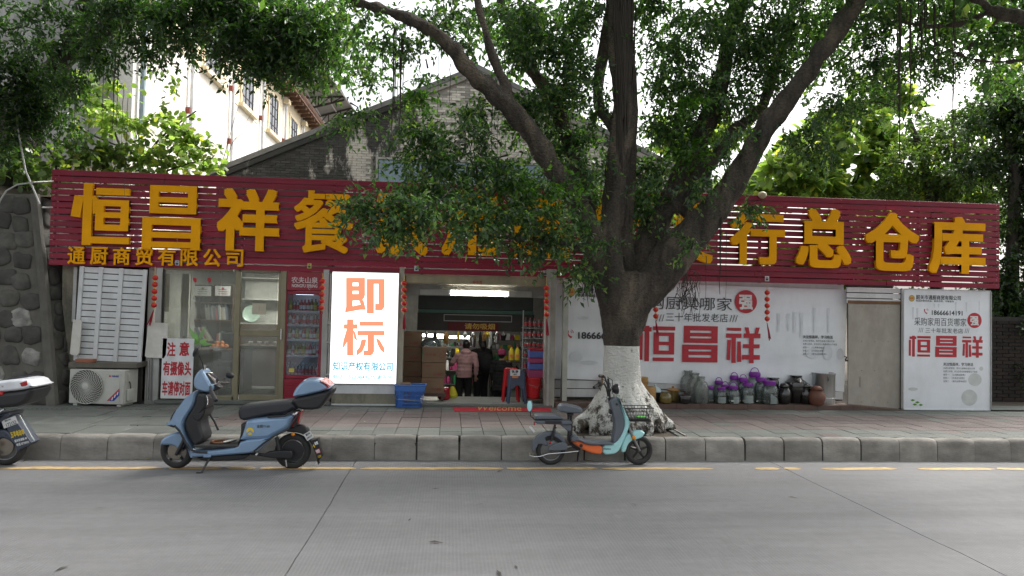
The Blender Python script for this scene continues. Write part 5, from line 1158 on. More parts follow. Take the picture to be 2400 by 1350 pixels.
# right side: water packs, tubs, bucket, stools, yellow bottles
RK, x0, x1, z0, z1 = thingc('goods_rack', 'narrow wire rack holding packs of clear bottles at the right of the doorway', 'rack', 11.85, 1224, 728, 1278, 925)
for x in (x0, x1): MB().tube([(x, 11.8, FLR), (x, 11.8, z1)], .01, 6).build('upright', M_alu, RK)
rk_y = [768, 792, 815, 838, 863, 888, 912]
pb = bottle(.15, .035, M_jar, cmat('cap_red', (.4, .03, .03)), cmat('label_red', (.4, .03, .04)))
ords = ['top', 'second', 'third', 'fourth', 'fifth', 'sixth', 'lowest']
for i, py in enumerate(rk_y):
    z = PY(1250, py, 11.85).z; MB().box(x0, x1, 11.76, 12.05, z-.012, z-.004, .002).build('shelf', M_alu, RK)
    for c in range(5):
        o = bpy.data.objects.new('bottle', pb); COL.objects.link(o); o.location = (x0+.045+(x1-x0-.09)*c/4, 11.82, z); o.scale = (1, 1, 1.12 if i < 2 else .95)
        tag(o, 'red-labelled clear bottle, %s on %s shelf of the doorway rack' % (ORD(c, 5), ords[i]), 'bottle', 'bottles on the %s shelf of the doorway rack' % ords[i])
for i, px in enumerate((1199, 1213)):
    x, z = FX(px, 845, 11.8); t = thing('yellow_detergent_bottle', ['left yellow detergent jug beside the bottle rack', 'right yellow detergent jug touching the bottle rack'][i], 'bottle', (x, 11.85, z), 'yellow detergent jugs')
    MB().lathe([(.04, 0), (.046, .01), (.046, .14), (.032, .19), (.014, .215), (.014, .225)], (x, 11.85, z), 14, sy=.7).build('body', cmat('jug_yellow', (.65, .5, .02)), t); MB().lathe([(.017, .225), (.017, .26), (.001, .262)], (x, 11.85, z), 10).build('cap', cmat('cap_red', (.4, .03, .03)), t); MB().box(x-.03, x+.03, 11.815, 11.819, z+.05, z+.1).build('label', cmat('label_orange', (.6, .2, .03)), t)
x, z = FX(1206, 846, 11.85); boxth('side_shelf', 'small dark shelf carrying the yellow detergent jugs', 'shelf', M_wood, x-.14, x+.1, 11.75, 12.0, z-.02, z-.001)
M_red2 = M('red_plastic', (.42, .008, .012), .35, var=.06, bump=0); M_nb = M('navy_plastic', (.05, .07, .12), .45, bump=0)
# tubs blue/pink stack
tz = PY(1258, 886, 11.45).z
for i, (py0, py1, c, nm) in enumerate(((866, 888, (.4, .05, .16), 'pink'), (850, 868, (.09, .14, .42), 'blue'), (838, 853, (.4, .05, .16), 'pink'), (822, 840, (.09, .14, .42), 'blue'), (817, 823, (.35, .01, .02), 'red'))):
    a, b, c_, d_ = pbox(1238+i*.8, py0, 1278, py1, 11.42); mb = MB(); mb.prism([(a+.01, c_), (a, d_), (b, d_), (b-.01, c_)], 11.42, 11.7)
    for q in range(9): mb.box(a+.015+(b-a-.03)*q/9, a+.022+(b-a-.03)*q/9, 11.412, 11.42, c_+.01, d_-.01)
    tag(mb.build('plastic_tub', cmat('tub_%s' % nm, c, .45)), ['lowest pink tub of the stack above the red bucket', 'lower blue basket in the tub stack above the red bucket', 'upper pink tub in the stack above the red bucket', 'upper blue basket near the top of the tub stack', 'red tub lid topping the blue and pink tub stack'][i], 'tub', 'stacked plastic tubs right of the doorway')
x = PY(1250, 935, 11.35).x; bz = PY(1250, 934, 11.35).z
boxth('low_bench', 'low dark bench under the red bucket', 'bench', M_wood, x-.16, x+.17, 11.3, 11.62, bz-.03, bz-.001)
for i, q in enumerate((x-.13, x+.12)): boxth('bench_foot', ['left wooden block under the low dark bench', 'right wooden block under the low dark bench'][i], 'block', M_wood, q, q+.03, 11.33, 11.36, FLR, bz-.031, group='bench blocks')
t = thing('red_bucket', 'bright red plastic bucket with wire handle at the right door post', 'bucket', (x, 11.42, bz)); k = 11.35/FPX
MB().lathe([(15*k, 0), (16*k, 1*k), (20*k, 46*k), (21.5*k, 46.5*k), (21.5*k, 49*k), (20*k, 49*k), (15*k, 4*k), (.01, 4*k)], (x, 11.42, bz), 28).build('body', M_red2, t); MB().tube([(x-20*k, 11.41, bz+44*k), (x-12*k, 11.27, bz+34*k), (x+8*k, 11.27, bz+27*k), (x+20*k, 11.41, bz+42*k)], .004, 6).build('wire_handle', M_chrome, t)
def stool(px0, px1, ptop, pbot, Y, mat, lab):
    x0, x1, z0, z1 = pbox(px0, ptop, px1, pbot, Y); z0 = FLR; t = thing('plastic_stool', lab, 'stool', ((x0+x1)/2, Y, z0), 'stacked plastic stools'); w = (x1-x0); cx = (x0+x1)/2; d = w*.85
    MB().box(cx-w*.34, cx+w*.34, Y-d*.34, Y+d*.34, z1-.03, z1, .012).build('seat', mat, t)
    for sx in (-1, 1):
        for sy in (-1, 1):
            mb = MB(); top = Vector((cx+sx*w*.3, Y+sy*d*.3, z1-.02)); bt = Vector((cx+sx*w*.47, Y+sy*d*.47, z0)); 
            mb.tube([top, top.lerp(bt, .5), bt], [w*.12, w*.09, w*.075], 4); mb.build('leg', mat, t, smooth=False)
    MB().prism([(cx-w*.33, z1-.02), (cx+w*.33, z1-.02), (cx+w*.40, z0+(z1-z0)*.45), (cx+w*.2, z0+(z1-z0)*.45), (cx+w*.1, z0+(z1-z0)*.55), (cx-w*.1, z0+(z1-z0)*.55), (cx-w*.2, z0+(z1-z0)*.45), (cx-w*.40, z0+(z1-z0)*.45)], Y-d*.46, Y-d*.42).build('front_panel', mat, t)
    return t, cx, Y, z1, d
stool(1178, 1216, 862, 947, 11.62, M_red2, 'red plastic stool stack behind the navy stool'); t, cx, Y, z1, d = stool(1189, 1232, 867, 947, 11.42, M_nb, 'navy blue plastic stool with price card right inside the doorway')
x0, x1, z0, z1 = pbox(1196, 866, 1219, 881, 11.2); pc = thing('price_card', 'white price card with red base stuck on the navy stool', 'price card', ((x0+x1)/2, 11.2, z0)); MB().box(x0, x1, 11.2, 11.204, z0, z1).build('card', M_paper, pc); mb = MB(); text(mb, '9.9', x0+.02, x1-.03, z0+.045, z1-.012, 11.198, .04); text(mb, '特价', x0+.05, x1-.05, z0+.012, z0+.035, 11.198, .02); mb.build('lettering', M_ink, pc)
boxth('orange_tag', 'small orange tag under the price card on the navy stool', 'tag', cmat('tag_orange', (.6, .2, .05)), x0+.03, x1-.03, 11.2, 11.204, z0-.035, z0-.005, 0)
# interior shelves with stock
def stock_shelf(nm, lab, px0, px1, Y, rows_, seed):
    x0, x1, z0, z1 = pbox(px0, rows_[0], px1, rows_[-1], Y); t = thing(nm, lab, 'shelf unit', ((x0+x1)/2, Y+.2, LOW)); rr = random.Random(seed)
    MB().box(x0-.03, x0, Y, Y+.4, LOW, z1+.02).build('side_panel', M_cast, t); MB().box(x1, x1+.03, Y, Y+.4, LOW, z1+.02).build('side_panel', M_cast, t)
    cnt = {}
    for i, py in enumerate(rows_[1:]):
        z = PY((px0+px1)/2, py, Y).z; MB().box(x0, x1, Y, Y+.4, z-.02, z, .003).build('shelf', M_cast, t); hmax = abs(PY((px0+px1)/2, rows_[i], Y).z-z)-.04
        x = x0+.03
        while x < x1-.05:
            r = rr.uniform(.025, .06); h = hmax*rr.uniform(.5, .98); m = rr.choice([M_jar, M_inkwhite, M_paper, M_blkglz, cmat('tub_pink', (.4, .05, .16)), cmat('jug_yellow', (.65, .5, .02)), M_chrome, cmat('cap_green', (.03, .2, .08)), M_inkwhite])
            ty = rr.choice((0, 1, 2)); mb = MB()
            if ty == 0: mb.lathe([(r*.8, 0), (r, .01), (r, h*.65), (r*.4, h*.85), (r*.4, h), (.001, h)], (x+r, Y+.1, z), 10)
            elif ty == 1: mb.box(x, x+2*r, Y+.04, Y+.2, z, z+h, .004)
            else: mb.lathe([(r*.5, 0), (r, h*.2), (r*1.0, h*.5), (r*.9, h*.52), (.001, h*.55)], (x+r, Y+.1, z), 12)
            cnt[i] = cnt.get(i, -1)+1; tag(mb.build('stock_item', m), '%s, %s on %s of %s' % (('narrow-necked container', 'small packet', 'open bowl')[ty], ORD(cnt[i], 99), ('top shelf', 'second shelf', 'third shelf', 'fourth shelf', 'bottom shelf')[i], nm.replace('_', ' ')), 'household goods', 'goods on the '+nm.replace('_', ' ')); x += 2*r+.012
stock_shelf('rear_goods_shelf', 'long rear shelf unit of bottles and pots at the back of the shop', 985, 1115, 17.6, [790, 812, 838, 868, 900], 1)
stock_shelf('side_goods_shelf', 'tall shelf unit of glassware right of the people inside the shop', 1150, 1222, 15.6, [776, 797, 818, 845, 872, 905], 2)
# things hanging from the ceiling
for i, px in enumerate((1000, 1020, 1046, 1074, 1090, 1108, 1126, 1135, 1142, 1150, 1164, 1180)):
    p = PY(px, 777, 13.0+.1*(i % 3)); r = .03+.015*(i % 3); h = .12+.05*((i*7) % 4); mb = MB()
    mb.tube([p+Vector((0, 0, .1)), p], .004, 4); mb.lathe([(.004, 0), (r*.5, -.02), (r, -h*.4), (r*.7, -h), (.004, -h-.01)], p, 10)
    tag(mb.build('hanging_utensil', [M_chrome, M_black, M_bamb, cmat('jug_yellow', (.65, .5, .02)), M_inkwhite][i % 5]), ['steel ladle', 'black pan', 'bamboo scoop', 'yellow brush', 'white ladle'][i % 5]+' hanging under the dark shutter panel, %s' % ('left side', 'left of centre', 'centre', 'right of centre')[i//3], 'utensil', 'utensils hanging in the doorway')
# lit tube lamps in the shop's depth
for i, (px, py) in enumerate(((1000, 786), (1058, 790))):
    p = PY(px, py, 17.0); tag(MB().box(p.x-.45, p.x+.45, 16.95, 17.05, p.z-.03, p.z+.03, .01).build('shop_ceiling_tube', emis('inner_tube', (1, .96, .85), 9)), ['left bright tube lamp deep inside the shop', 'right bright tube lamp deep inside the shop'][i], 'lamp', 'tube lamps deep inside the shop')

for i, x in enumerate((-.2, 1.1)):  # hidden fill tubes, added to brighten the people inside the doorway
    tag(MB().box(x-.55, x+.55, 12.95, 13.03, 2.30, 2.34, .01).build('shop_ceiling_tube', MATS['inner_tube']), ['left tube lamp on the ceiling just behind the roller shutter box', 'right tube lamp on the ceiling just behind the roller shutter box'][i], 'lamp', 'tube lamps behind the shutter box')
# ================= people =================
M_skin = M('skin', (.42, .25, .17), .55, bump=0, var=.04); M_hair = M('black_hair', (.012, .01, .01), .45, bump=.3, bscale=90)
def person(px, pyfoot, Y, H, lab, jm, tm, lean=(0, 0), arm_l=None, arm_r=None, hat=None, hood=False, width=1.0, face_dir=pi, hairlen=.0, step=.06, coat=0, bag=False, turn=0):
    base = PY(px, pyfoot, Y); base.z = LOW; x, y, z = base
    t = thing('person', lab, 'person', base); s = H/1.7; R = Matrix.Translation(base) @ Matrix.Rotation(turn, 4, 'Z')
    def V(a, b, c): return R @ Vector((a*s, b*s, c*s))
    lx, ly = lean
    hip = (0, 0, .9); ch = (lx*.5, ly*.5, 1.22); sh = (lx, ly, 1.4); nk = (lx*1.1, ly*1.1, 1.46); hd = (lx*1.25, ly*1.3, 1.575)
    sg = []
    al = arm_l or [(-.19, 0, 1.38), (-.25, .02, 1.12), (-.24, -.04, .88)]; ar = arm_r or [(.19, 0, 1.38), (.25, .02, 1.12), (.24, -.04, .88)]
    al = [(a+lx, b+ly, c) for a, b, c in al]; ar = [(a+lx, b+ly, c) for a, b, c in ar]
    legs = [[(-.09, 0, .9), (-.1, -.02-step*.5, .5), (-.1, step*.5, .08)], [(.09, 0, .9), (.1, -.02+step*.5, .5), (.1, -step*.5, .08)]]
    def tb(mb, pts, rad, n=10): mb.tube([V(*p) for p in pts], [r*s for r in rad], n)
    def hand(mb, w, e):
        W = Vector(w); D = (W-Vector(e)).normalized(); A = Vector((0, 1, 0)) if abs(D.y) < .8 else Vector((1, 0, 0)); U = D.cross(A).normalized(); c = W+D*.05
        mb.ball(V(*c), .04*s, .03*s, .05*s, 8, 6)
        for k in range(4):
            o = U*(-.027+.018*k); f1 = c+o+D*.035; ln = (.05, .06, .056, .043)[k]; f2 = f1+D*ln*.6; f3 = f2+(D+A*.5).normalized()*ln*.5; tb(mb, [c+o*.6, f1, f2, f3], [.011, .0105, .0095, .008], 6)
        tb(mb, [c-U*.02-D*.02, c-U*.055+D*.015, c-U*.06+D*.045], [.012, .011, .009], 6)
    b = MB(); tb(b, [hip, ch, sh, nk], [.14, .15, .12, .055], 14); tb(b, [nk, hd], [.055, .06]); b.ball(V(*hd), .078*s, .095*s, .115*s, 14, 10)
    nz = V(hd[0], hd[1]-.1, hd[2]-.01); b.ball(nz, .014*s, .02*s, .022*s, 8, 6)
    for e in (-1, 1): b.ball(V(hd[0]+e*.078, hd[1]+.0, hd[2]), .014*s, .022*s, .032*s, 8, 6)
    for arm in (al, ar): tb(b, arm, [.055, .043, .032]); hand(b, arm[2], arm[1])
    for lg in legs: tb(b, lg, [.09, .06, .042]); f = lg[2]; tb(b, [(f[0], f[1]+.03, .05), (f[0], f[1]-.08, .035), (f[0], f[1]-.15, .03)], [.045, .045, .035])
    fused('body', b, .012*s, M_skin, t, 2)
    # clothes: slightly larger continuous skins
    tr = MB()
    tb(tr, [(0, 0, 1.0), hip, (0, 0, .84)], [.15*width, .165*width, .15*width], 14)
    for lg in legs: tb(tr, [lg[0], lg[1], (lg[2][0], lg[2][1], .07)], [.115*width, .082*width, .07], 12)
    fused('trousers', tr, .014*s, tm, t, 3)
    jk = MB(); low = .86-coat
    tb(jk, [(0, 0, low), (0, 0, .98), (lx*.4, ly*.4, 1.15), ch, (sh[0], sh[1], 1.36), (nk[0], nk[1], 1.44)], [(.19+.03*(coat > 0))*width, .185*width, .175*width, .19*width, .165*width, .08], 16)
    for arm in (al, ar): tb(jk, [(arm[0][0]*.7+lx*.3, arm[0][1], arm[0][2]-.01), arm[0], arm[1], tuple(arm[2][i]*.9+arm[1][i]*.1 for i in range(3))], [.075, .08*width, .066*width, .05])
    if hood: jk.ball(V(nk[0], nk[1]+.07, 1.42), .12*s, .09*s, .1*s, 12, 8)
    def puffy(me):
        for v, nr in zip(me.vertices, normals_of(me)):
            zz = (v.co.z-z)/s; v.co += nr*(.0035*s*sin(zz*75)+.006*s*noise.noise(v.co*9))
    fused('jacket', jk, .012*s, jm, t, 2, disp=puffy)
    hr = MB(); hr.ball(V(hd[0], hd[1]+.02, hd[2]+.02), .092*s, .1*s, .118*s, 14, 10)
    if hairlen: tb(hr, [(hd[0], hd[1]+.04, hd[2]), (hd[0]*.98, hd[1]+.09, hd[2]-.12), (hd[0]*.95, hd[1]+.1, hd[2]-.12-hairlen)], [.09, .075, .03])
    fused('hair', hr, .014*s, M_hair, t, 1)
    sm = MB()
    for lg in legs: f = lg[2]; tb(sm, [(f[0], f[1]+.05, .045), (f[0], f[1]-.06, .045), (f[0], f[1]-.15, .035)], [.052, .052, .04], 10)
    fused('shoes', sm, .012*s, cmat('shoe_dark', (.05, .05, .055), .6), t, 1)
    fc = MB()
    for e in (-1, 1): fc.ball(V(hd[0]+e*.032, hd[1]-.088, hd[2]+.01), .012*s, .008*s, .007*s, 8, 6)
    fc.ball(V(hd[0], hd[1]-.088, hd[2]-.055), .025*s, .008*s, .007*s, 8, 6); fc.build('face_features', cmat('dark_feature', (.06, .025, .02), .5), t)
    if hat:
        h = MB(); h.lathe([(.104*s, .0), (.11*s, .03*s), (.105*s, .08*s), (.07*s, .125*s), (.001, .14*s)], V(hd[0], hd[1]+.015, hd[2]+.02), 18); h.lathe([(.112*s, -.01*s), (.118*s, .01*s), (.112*s, .035*s)], V(hd[0], hd[1]+.015, hd[2]+.02), 18); h.build('beanie', hat, t)
    if bag:
        g = MB(); g.ball(V(lx*.5, ly*.5+.22, 1.12), .17*s, .11*s, .24*s, 14, 10); fused('backpack', g, .014*s, M_blackmat, t, 1)
    return t
M_pink = M('pink_puffer', (.55, .33, .345), .8, var=.08, bump=.15, bscale=40)
person(1086, 943, 14.2, 1.5, 'person seen from behind in quilted pink jacket and black trousers in the doorway', M_pink, M_blackmat, lean=(-.03, .0), arm_r=[(.17, .02, 1.36), (.29, -.02, 1.2), (.3, -.2, 1.14)], hood=True, width=.98, turn=pi, step=.05)

person(1126, 936, 14.7, 1.55, 'dark-clothed person with a black backpack just right of the pink jacket', M_blackmat, M_blackmat, turn=pi+.5, bag=True, hairlen=.1, width=1.05)
person(1147, 928, 16.8, 1.3, 'person in pale khaki vest and dark skirt walking away deep in the shop', M('khaki_vest', (.4, .36, .26), .8), M_blackmat, turn=pi-.2, step=.2, width=.95)
person(1174, 941, 14.0, 1.33, 'short person in black coat and pink knitted beanie at the right of the doorway', M_blackmat, M_blackmat, turn=pi-.4, hat=M('pink_beanie', (.4, .06, .16), .85, bump=.4, bscale=120), coat=.2, width=1.15)
# ================= scooters =================
M_sb = M('metallic_blue', (.23, .35, .52), .3, metal=.3, var=.06, bump=0, coat=.5, dirt=.22, dcol=(.2, .2, .18)); M_mint = M('mint_paint', (.4, .74, .77), .38, var=.04, bump=0, coat=.2, dirt=.18, dcol=(.25, .3, .28)); M_orp = M('orange_paint', (.85, .17, .045), .4, var=.04, bump=0, coat=.2, dirt=.15, dcol=(.3, .12, .06))
M_seat = M('seat_vinyl', (.028, .03, .036), .45, bump=.1, bscale=180); M_lens = M('smoked_lens', (.03, .03, .03), .12, bump=0, coat=.5); M_amber = M('amber_lens', (.7, .25, .01), .25, bump=0); M_redl = M('red_lens', (.35, .01, .015), .2, bump=0, coat=.4)
M_disc = M('brake_disc', (.3, .27, .23), .4, metal=.9)
def wheel(parent, c, r, w=.06, kind='spoke', steer=0, nm='wheel', disc=True):
    T = Matrix.Translation(c) @ Matrix.Rotation(steer, 4, 'Z') @ Matrix.Rotation(pi/2, 4, 'X')
    e = MB(); e.T = T; tr = w*.55; prof = []
    for k in range(13):
        a = -pi/2*1.25+pi*1.25*k/12; prof.append((r-tr*.95+cos(a)*tr*.95, sin(a)*w*.6))
    e.lathe([(r*.7, -w*.45)]+prof+[(r*.7, w*.45)], (0, 0, 0), 40, cap=False)
    W_ = e.build(nm, M_rubber, parent)
    g = MB(); g.T = T
    g.lathe([(r*.72, -w*.42), (r*.66, -w*.38), (r*.64, 0), (r*.66, w*.38), (r*.72, w*.42)], (0, 0, 0), 32, cap=False)
    if kind == 'steel': g.lathe([(.001, -w*.5), (r*.3, -w*.45), (r*.42, -w*.2), (r*.66, -w*.12), (r*.66, w*.12), (.001, w*.5)], (0, 0, 0), 28)
    elif kind == 'spoke':
        for k in range(5): a = 2*pi*k/5+.3; g.tube([(cos(a)*r*.1, sin(a)*r*.1, 0), (cos(a)*r*.68, sin(a)*r*.68, 0)], [r*.1, r*.07], 6)
        g.lathe([(r*.2, -w*.3), (r*.2, w*.3)], (0, 0, 0), 16)
    else: g.lathe([(.001, -w*.62), (r*.4, -w*.6), (r*.58, -w*.42), (r*.6, w*.3), (.001, w*.3)], (0, 0, 0), 28)
    g.build('rim', M_black if kind != 'steel' else M_cast, W_)
    if disc:
        d = MB(); d.T = T; d.lathe([(r*.18, w*.5), (r*.46, w*.5), (r*.46, w*.54), (r*.18, w*.54)], (0, 0, 0), 28); d.build('brake_disc', M_disc, W_)
    return W_
def scaler(ox, oy, s, Y):
    def Z(x, y, Yo=0): p = PY(ox+x/s, oy+y/s, Y); return Vector((p.x, Y+Yo, p.z))
    return Z
# --- blue scooter ---
YS = 8.16; Z = scaler(360, 820, 4.5, YS); K = YS/FPX/4.5*1.04
A = thing('electric_scooter', 'metallic light blue electric scooter with top case parked left of the light box', 'scooter', Vector((Z(900, 1240).x, YS, 0)), 'electric scooters parked along the kerb')
def poly(pts, Zf=None): return [((Zf or Z)(x, y).x, (Zf or Z)(x, y).z) for x, y in pts]
def PF_(nm, pts, hw, mat, par, yo=0, r=None, sub=1, Zf=None, Yc=None, layers=3):
    mb = MB(); mb.puff(poly(pts, Zf), (Yc if Yc is not None else YS)+yo, hw, r, layers, sub); return mb.build(nm, mat, par, ang=55)
RR = .2
cr_, cf_ = Z(1470, 1072), Z(250, 1062); cr_.z = cf_.z = RR-.002
wheel(A, cr_, RR, .075, 'motor', 0, 'rear_wheel', False); wheel(A, cf_, RR*.985, .07, 'spoke', radians(-14), 'front_wheel')
PF_('front_fender', [(85, 985), (100, 930), (190, 880), (270, 855), (345, 870), (345, 940), (330, 980), (295, 1060), (262, 1030), (225, 1002), (150, 998), (95, 1000)], .065, M_sb, A, r=.05)
MB().tube([Z(420, 760, -.0), Z(345, 940, -.07), Z(262, 1095, -.07)], [.022, .022, .018], 10).build('fork_leg', M_black, A); MB().tube([Z(420, 760, .0), Z(345, 940, .07), Z(262, 1095, .07)], [.022, .022, .018], 10).build('fork_leg', M_black, A)
PF_('front_apron', [(500, 405), (395, 465), (320, 560), (262, 640), (228, 715), (190, 745), (190, 782), (262, 782), (320, 850), (360, 940), (405, 1030), (430, 1115), (480, 1108), (462, 1040), (420, 960), (375, 860), (365, 740), (430, 640), (480, 560), (502, 470)], .17, M_sb, A, r=.11, sub=1)
PF_('headlight', [(272, 612), (328, 598), (330, 640), (290, 700), (228, 738), (226, 690)], .16, M_lens, A, r=.08)
PF_('leg_shield', [(500, 432), (600, 450), (605, 500), (600, 590), (560, 640), (535, 700), (545, 800), (590, 925), (500, 985), (455, 965), (395, 850), (368, 750), (420, 650), (480, 560)], .155, M_black, A, r=.04)
mb = MB(); mb.tube([Z(280, 770, -.17), Z(340, 830, -.175), Z(390, 930, -.175), Z(450, 1020, -.175), Z(520, 1045, -.175), Z(620, 1050, -.17)], .012, 8); mb.build('apron_trim', M_black, A); MB().tube([Z(190, 765, -.11), Z(270, 780, -.15)], .018, 8).build('bumper_trim', M_black, A)
MB().tube([Z(548, 690, .13), Z(600, 780, .14), Z(640, 870, .14)], .012, 6).build('shield_edge', M_black, A)
# floor and lower body
PF_('lower_body', [(430, 1112), (480, 1108), (650, 1100), (850, 1082), (1110, 1062), (1180, 1000), (1310, 880), (1240, 900), (960, 925), (930, 990), (800, 1015), (600, 1035), (470, 1035), (420, 1010)], .165, M_sb, A, r=.06)
a, b = Z(470, 1000), Z(955, 985); MB().box(a.x, b.x, YS-.16, YS+.16, b.z-.02, b.z+.012, .012).build('foot_board', M('rubber_mat', (.045, .045, .045), .8, bump=.4, bscale=50), A)
PF_('battery_tray', [(490, 1100), (1050, 1062), (1030, 1120), (900, 1150), (600, 1155), (510, 1140)], .12, M_black, A, r=.04)
PF_('rear_body', [(1000, 745), (1035, 705), (1240, 685), (1485, 662), (1505, 690), (1455, 810), (1310, 885), (1230, 925), (958, 932), (952, 900)], .155, M_sb, A, r=.06)
PF_('under_seat', [(955, 735), (1480, 690), (1450, 780), (1000, 900), (935, 985), (925, 960), (955, 850)], .14, M_black, A, r=.03)
PF_('seat', [(918, 660), (925, 605), (975, 565), (1100, 552), (1300, 528), (1500, 514), (1545, 598), (1500, 615), (1420, 662), (1250, 672), (1080, 708), (985, 735), (935, 715)], .15, M_seat, A, r=.09, layers=4)
PF_('seat', [(918, 660), (925, 605), (975, 565)], .01, M_seat, A) if False else None
for s in (-1, 1):
    MB().tube([Z(1100, 1038, s*.165), Z(1200, 955, s*.168), Z(1300, 885, s*.165), Z(1460, 812, s*.16), Z(1500, 740, s*.15), Z(1560, 655, s*.13)], .011, 6).build('body_trim', M_black, A)
    MB().tube([Z(1240, 682, s*.15), Z(1420, 673, s*.17), Z(1500, 628, s*.16), Z(1560, 625, s*.1)], .011, 8).build('grab_rail', M_black, A)
PF_('tail_light', [(1500, 690), (1560, 632), (1575, 640), (1560, 720), (1530, 785), (1465, 812)], .11, M_redl, A, r=.04)
PF_('tail_cover', [(1480, 800), (1530, 700), (1548, 700), (1530, 800)], .12, M_black, A)
PF_('rear_fender', [(1395, 858), (1470, 800), (1540, 785), (1615, 795), (1640, 850), (1660, 900), (1700, 960), (1760, 1040), (1715, 1030), (1650, 960), (1590, 880), (1500, 862)], .06, M_black, A, r=.02)
# number plate, mud flap
pl_a, pl_b = Z(1597, 890), Z(1670, 955)
def plate_on(par, c, w, h, ang, yo, mat, txt, tm, nm='number_plate', bold=.02, Y=YS, tz=(0, 1), base=True):
    T = Matrix.Translation((c.x, 0, c.z)) @ Matrix.Rotation(ang, 4, 'Y')
    if base: mb = MB(); mb.T = T; mb.box(-w/2, w/2, Y+yo, Y+yo+.004, -h/2, h/2, .001); pn = mb.build(nm, mat, par)
    else: pn = par
    mb = MB(); mb.T = T; lo, hi = -h/2+h*tz[0], -h/2+h*tz[1]; text(mb, txt, -w*.42, w*.42, lo+h*.08, hi-h*.08, Y+yo-.0015, bold); return mb.build('lettering', tm, pn), pn
c = Z(1648, 895); _, pn = plate_on(A, c, .085, .085, radians(-32), -.07, M_paper, 'J48537', M_ink, tz=(.05, .5)); mb = MB(); mb.T = Matrix.Translation((c.x, 0, c.z)) @ Matrix.Rotation(radians(-32), 4, 'Y'); text(mb, '韶关', -.025, .03, .01, .035, YS-.0715, .03); mb.build('lettering', M_ink, pn)
PF_('mud_flap', [(1690, 940), (1745, 925), (1770, 1030), (1800, 1100), (1745, 1170), (1748, 1200), (1720, 1090), (1685, 1000)], .05, M_black, A, yo=-.02, r=.004, sub=0)
c = Z(1728, 970); plate_on(A, c, .05, .045, radians(-20), -.0755, M_black, '金箭', M_inkwhite, 'flap_text', .04, base=False); mb = MB(); q = Z(1700, 1003, -.0755); mb._add([q+Vector((dx, 0, dz)) for dx, dz in ((-.012, -.02), (0, .025), (.02, -.01), (.012, -.016), (0, .005))], [(0, 1, 4), (1, 2, 3, 4)]); mb.build('yellow_chevron', cmat('flap_yellow', (.7, .5, .02)), A)
c = Z(1745, 1055); plate_on(A, c, .05, .05, radians(-20), -.0758, cmat('flap_red', (.4, .03, .06)), '专卖店', M_inkwhite, 'flap_panel', .03); c = Z(1765, 1108); plate_on(A, c, .045, .03, radians(-20), -.0755, M_black, '13727', cmat('flap_yellow', (.7, .5, .02)), 'flap_text', .03, base=False)
PF_('motor_arm', [(1180, 1085), (1250, 1045), (1470, 1038), (1492, 1060), (1490, 1115), (1460, 1130), (1300, 1125), (1180, 1110)], .03, M_cast if False else M_black, A, yo=-.085, r=.02)
MB().tube([Z(1040, 1080, -.06), Z(1180, 1095, -.08), Z(1300, 1090, -.09)], .018, 8).build('swing_arm', M_black, A)
mb = MB(); mb.tube([Z(1318, 905, -.09), Z(1330, 960, -.09), Z(1345, 1040, -.09)], .02, 8)
for k in range(7): q = Z(1318+4*k, 915+17*k, -.09); mb.tube([q+Vector((-.024, 0, 0)), q+Vector((.024, 0, -.006))], .006, 5)
mb.build('shock_absorber', M_black, A); MB().tube([Z(1330, 890, -.09), Z(1310, 935, -.09)], .012, 8).build('reflector_bolt', M_chrome, A)
p = Z(1488, 876, -.08); MB().ball(p, .022, .02, .022).build('indicator', M_amber, A)
MB().tube([Z(1130, 1060, -.13), Z(1115, 1085, -.14)], .012, 8).build('foot_peg', M_chrome, A)
for a_, b_ in ((Z(1415, 1140, -.1), Z(1425, 1210, -.1)),): MB().tube([a_, b_], .01, 6).build('axle_bracket', M_chrome, A)
# front end
PF_('head_cowl', [(448, 350), (455, 280), (495, 215), (548, 188), (590, 250), (640, 330), (668, 400), (615, 450), (520, 432), (465, 395)], .13, M_sb, A, r=.1, layers=4)
PF_('instrument_panel', [(560, 240), (600, 232), (640, 280), (680, 340), (660, 350), (600, 310)], .09, M_lens, A, r=.03)
PF_('cowl_underside', [(520, 430), (620, 448), (720, 400), (720, 380), (660, 350), (640, 400)], .06, M_black, A, r=.03)
MB().tube([Z(560, 440, 0), Z(480, 620, 0), Z(430, 780, 0)], .035, 10).build('steering_column', M_black, A)
g0 = Z(640, 380, -.13); MB().tube([Z(620, 370, -.06), g0, Z(700, 415, -.28)], .014, 8).build('handlebar', M_black, A); MB().tube([Z(690, 410, -.26), Z(775, 490, -.37)], [.022, .02], 10).build('grip', M_black, A)
MB().tube([Z(620, 370, .06), Z(660, 370, .2), Z(690, 385, .34)], .016, 8).build('handlebar', M_black, A)
MB().tube([Z(640, 455, -.25), Z(668, 490, -.3), Z(680, 535, -.34)], .006, 6).build('brake_lever', M_chrome, A)
MB().tube([Z(560, 200, -.1), Z(575, 120, -.18), Z(560, 40, -.24)], .007, 6).build('mirror_stem', M_black, A); mb = MB(); mb.ball(Z(530, 5, -.25), .022, .05, .06, 14, 10, Matrix.Rotation(.35, 3, 'Y')); mb.build('mirror', M_black, A); mb = MB(); mb.tube([Z(573, 150, -.1), Z(573, 200, -.1)], .016, 8); mb.build('mirror_mount', M_chrome, A)
MB().tube([Z(660, 350, .1), Z(690, 320, .2)], .007, 6).build('mirror_stem', M_black, A); MB().ball(Z(738, 290, .22), .05, .02, .035, 14, 10, Matrix.Rotation(.3, 3, 'Y')).build('mirror', M_black, A)
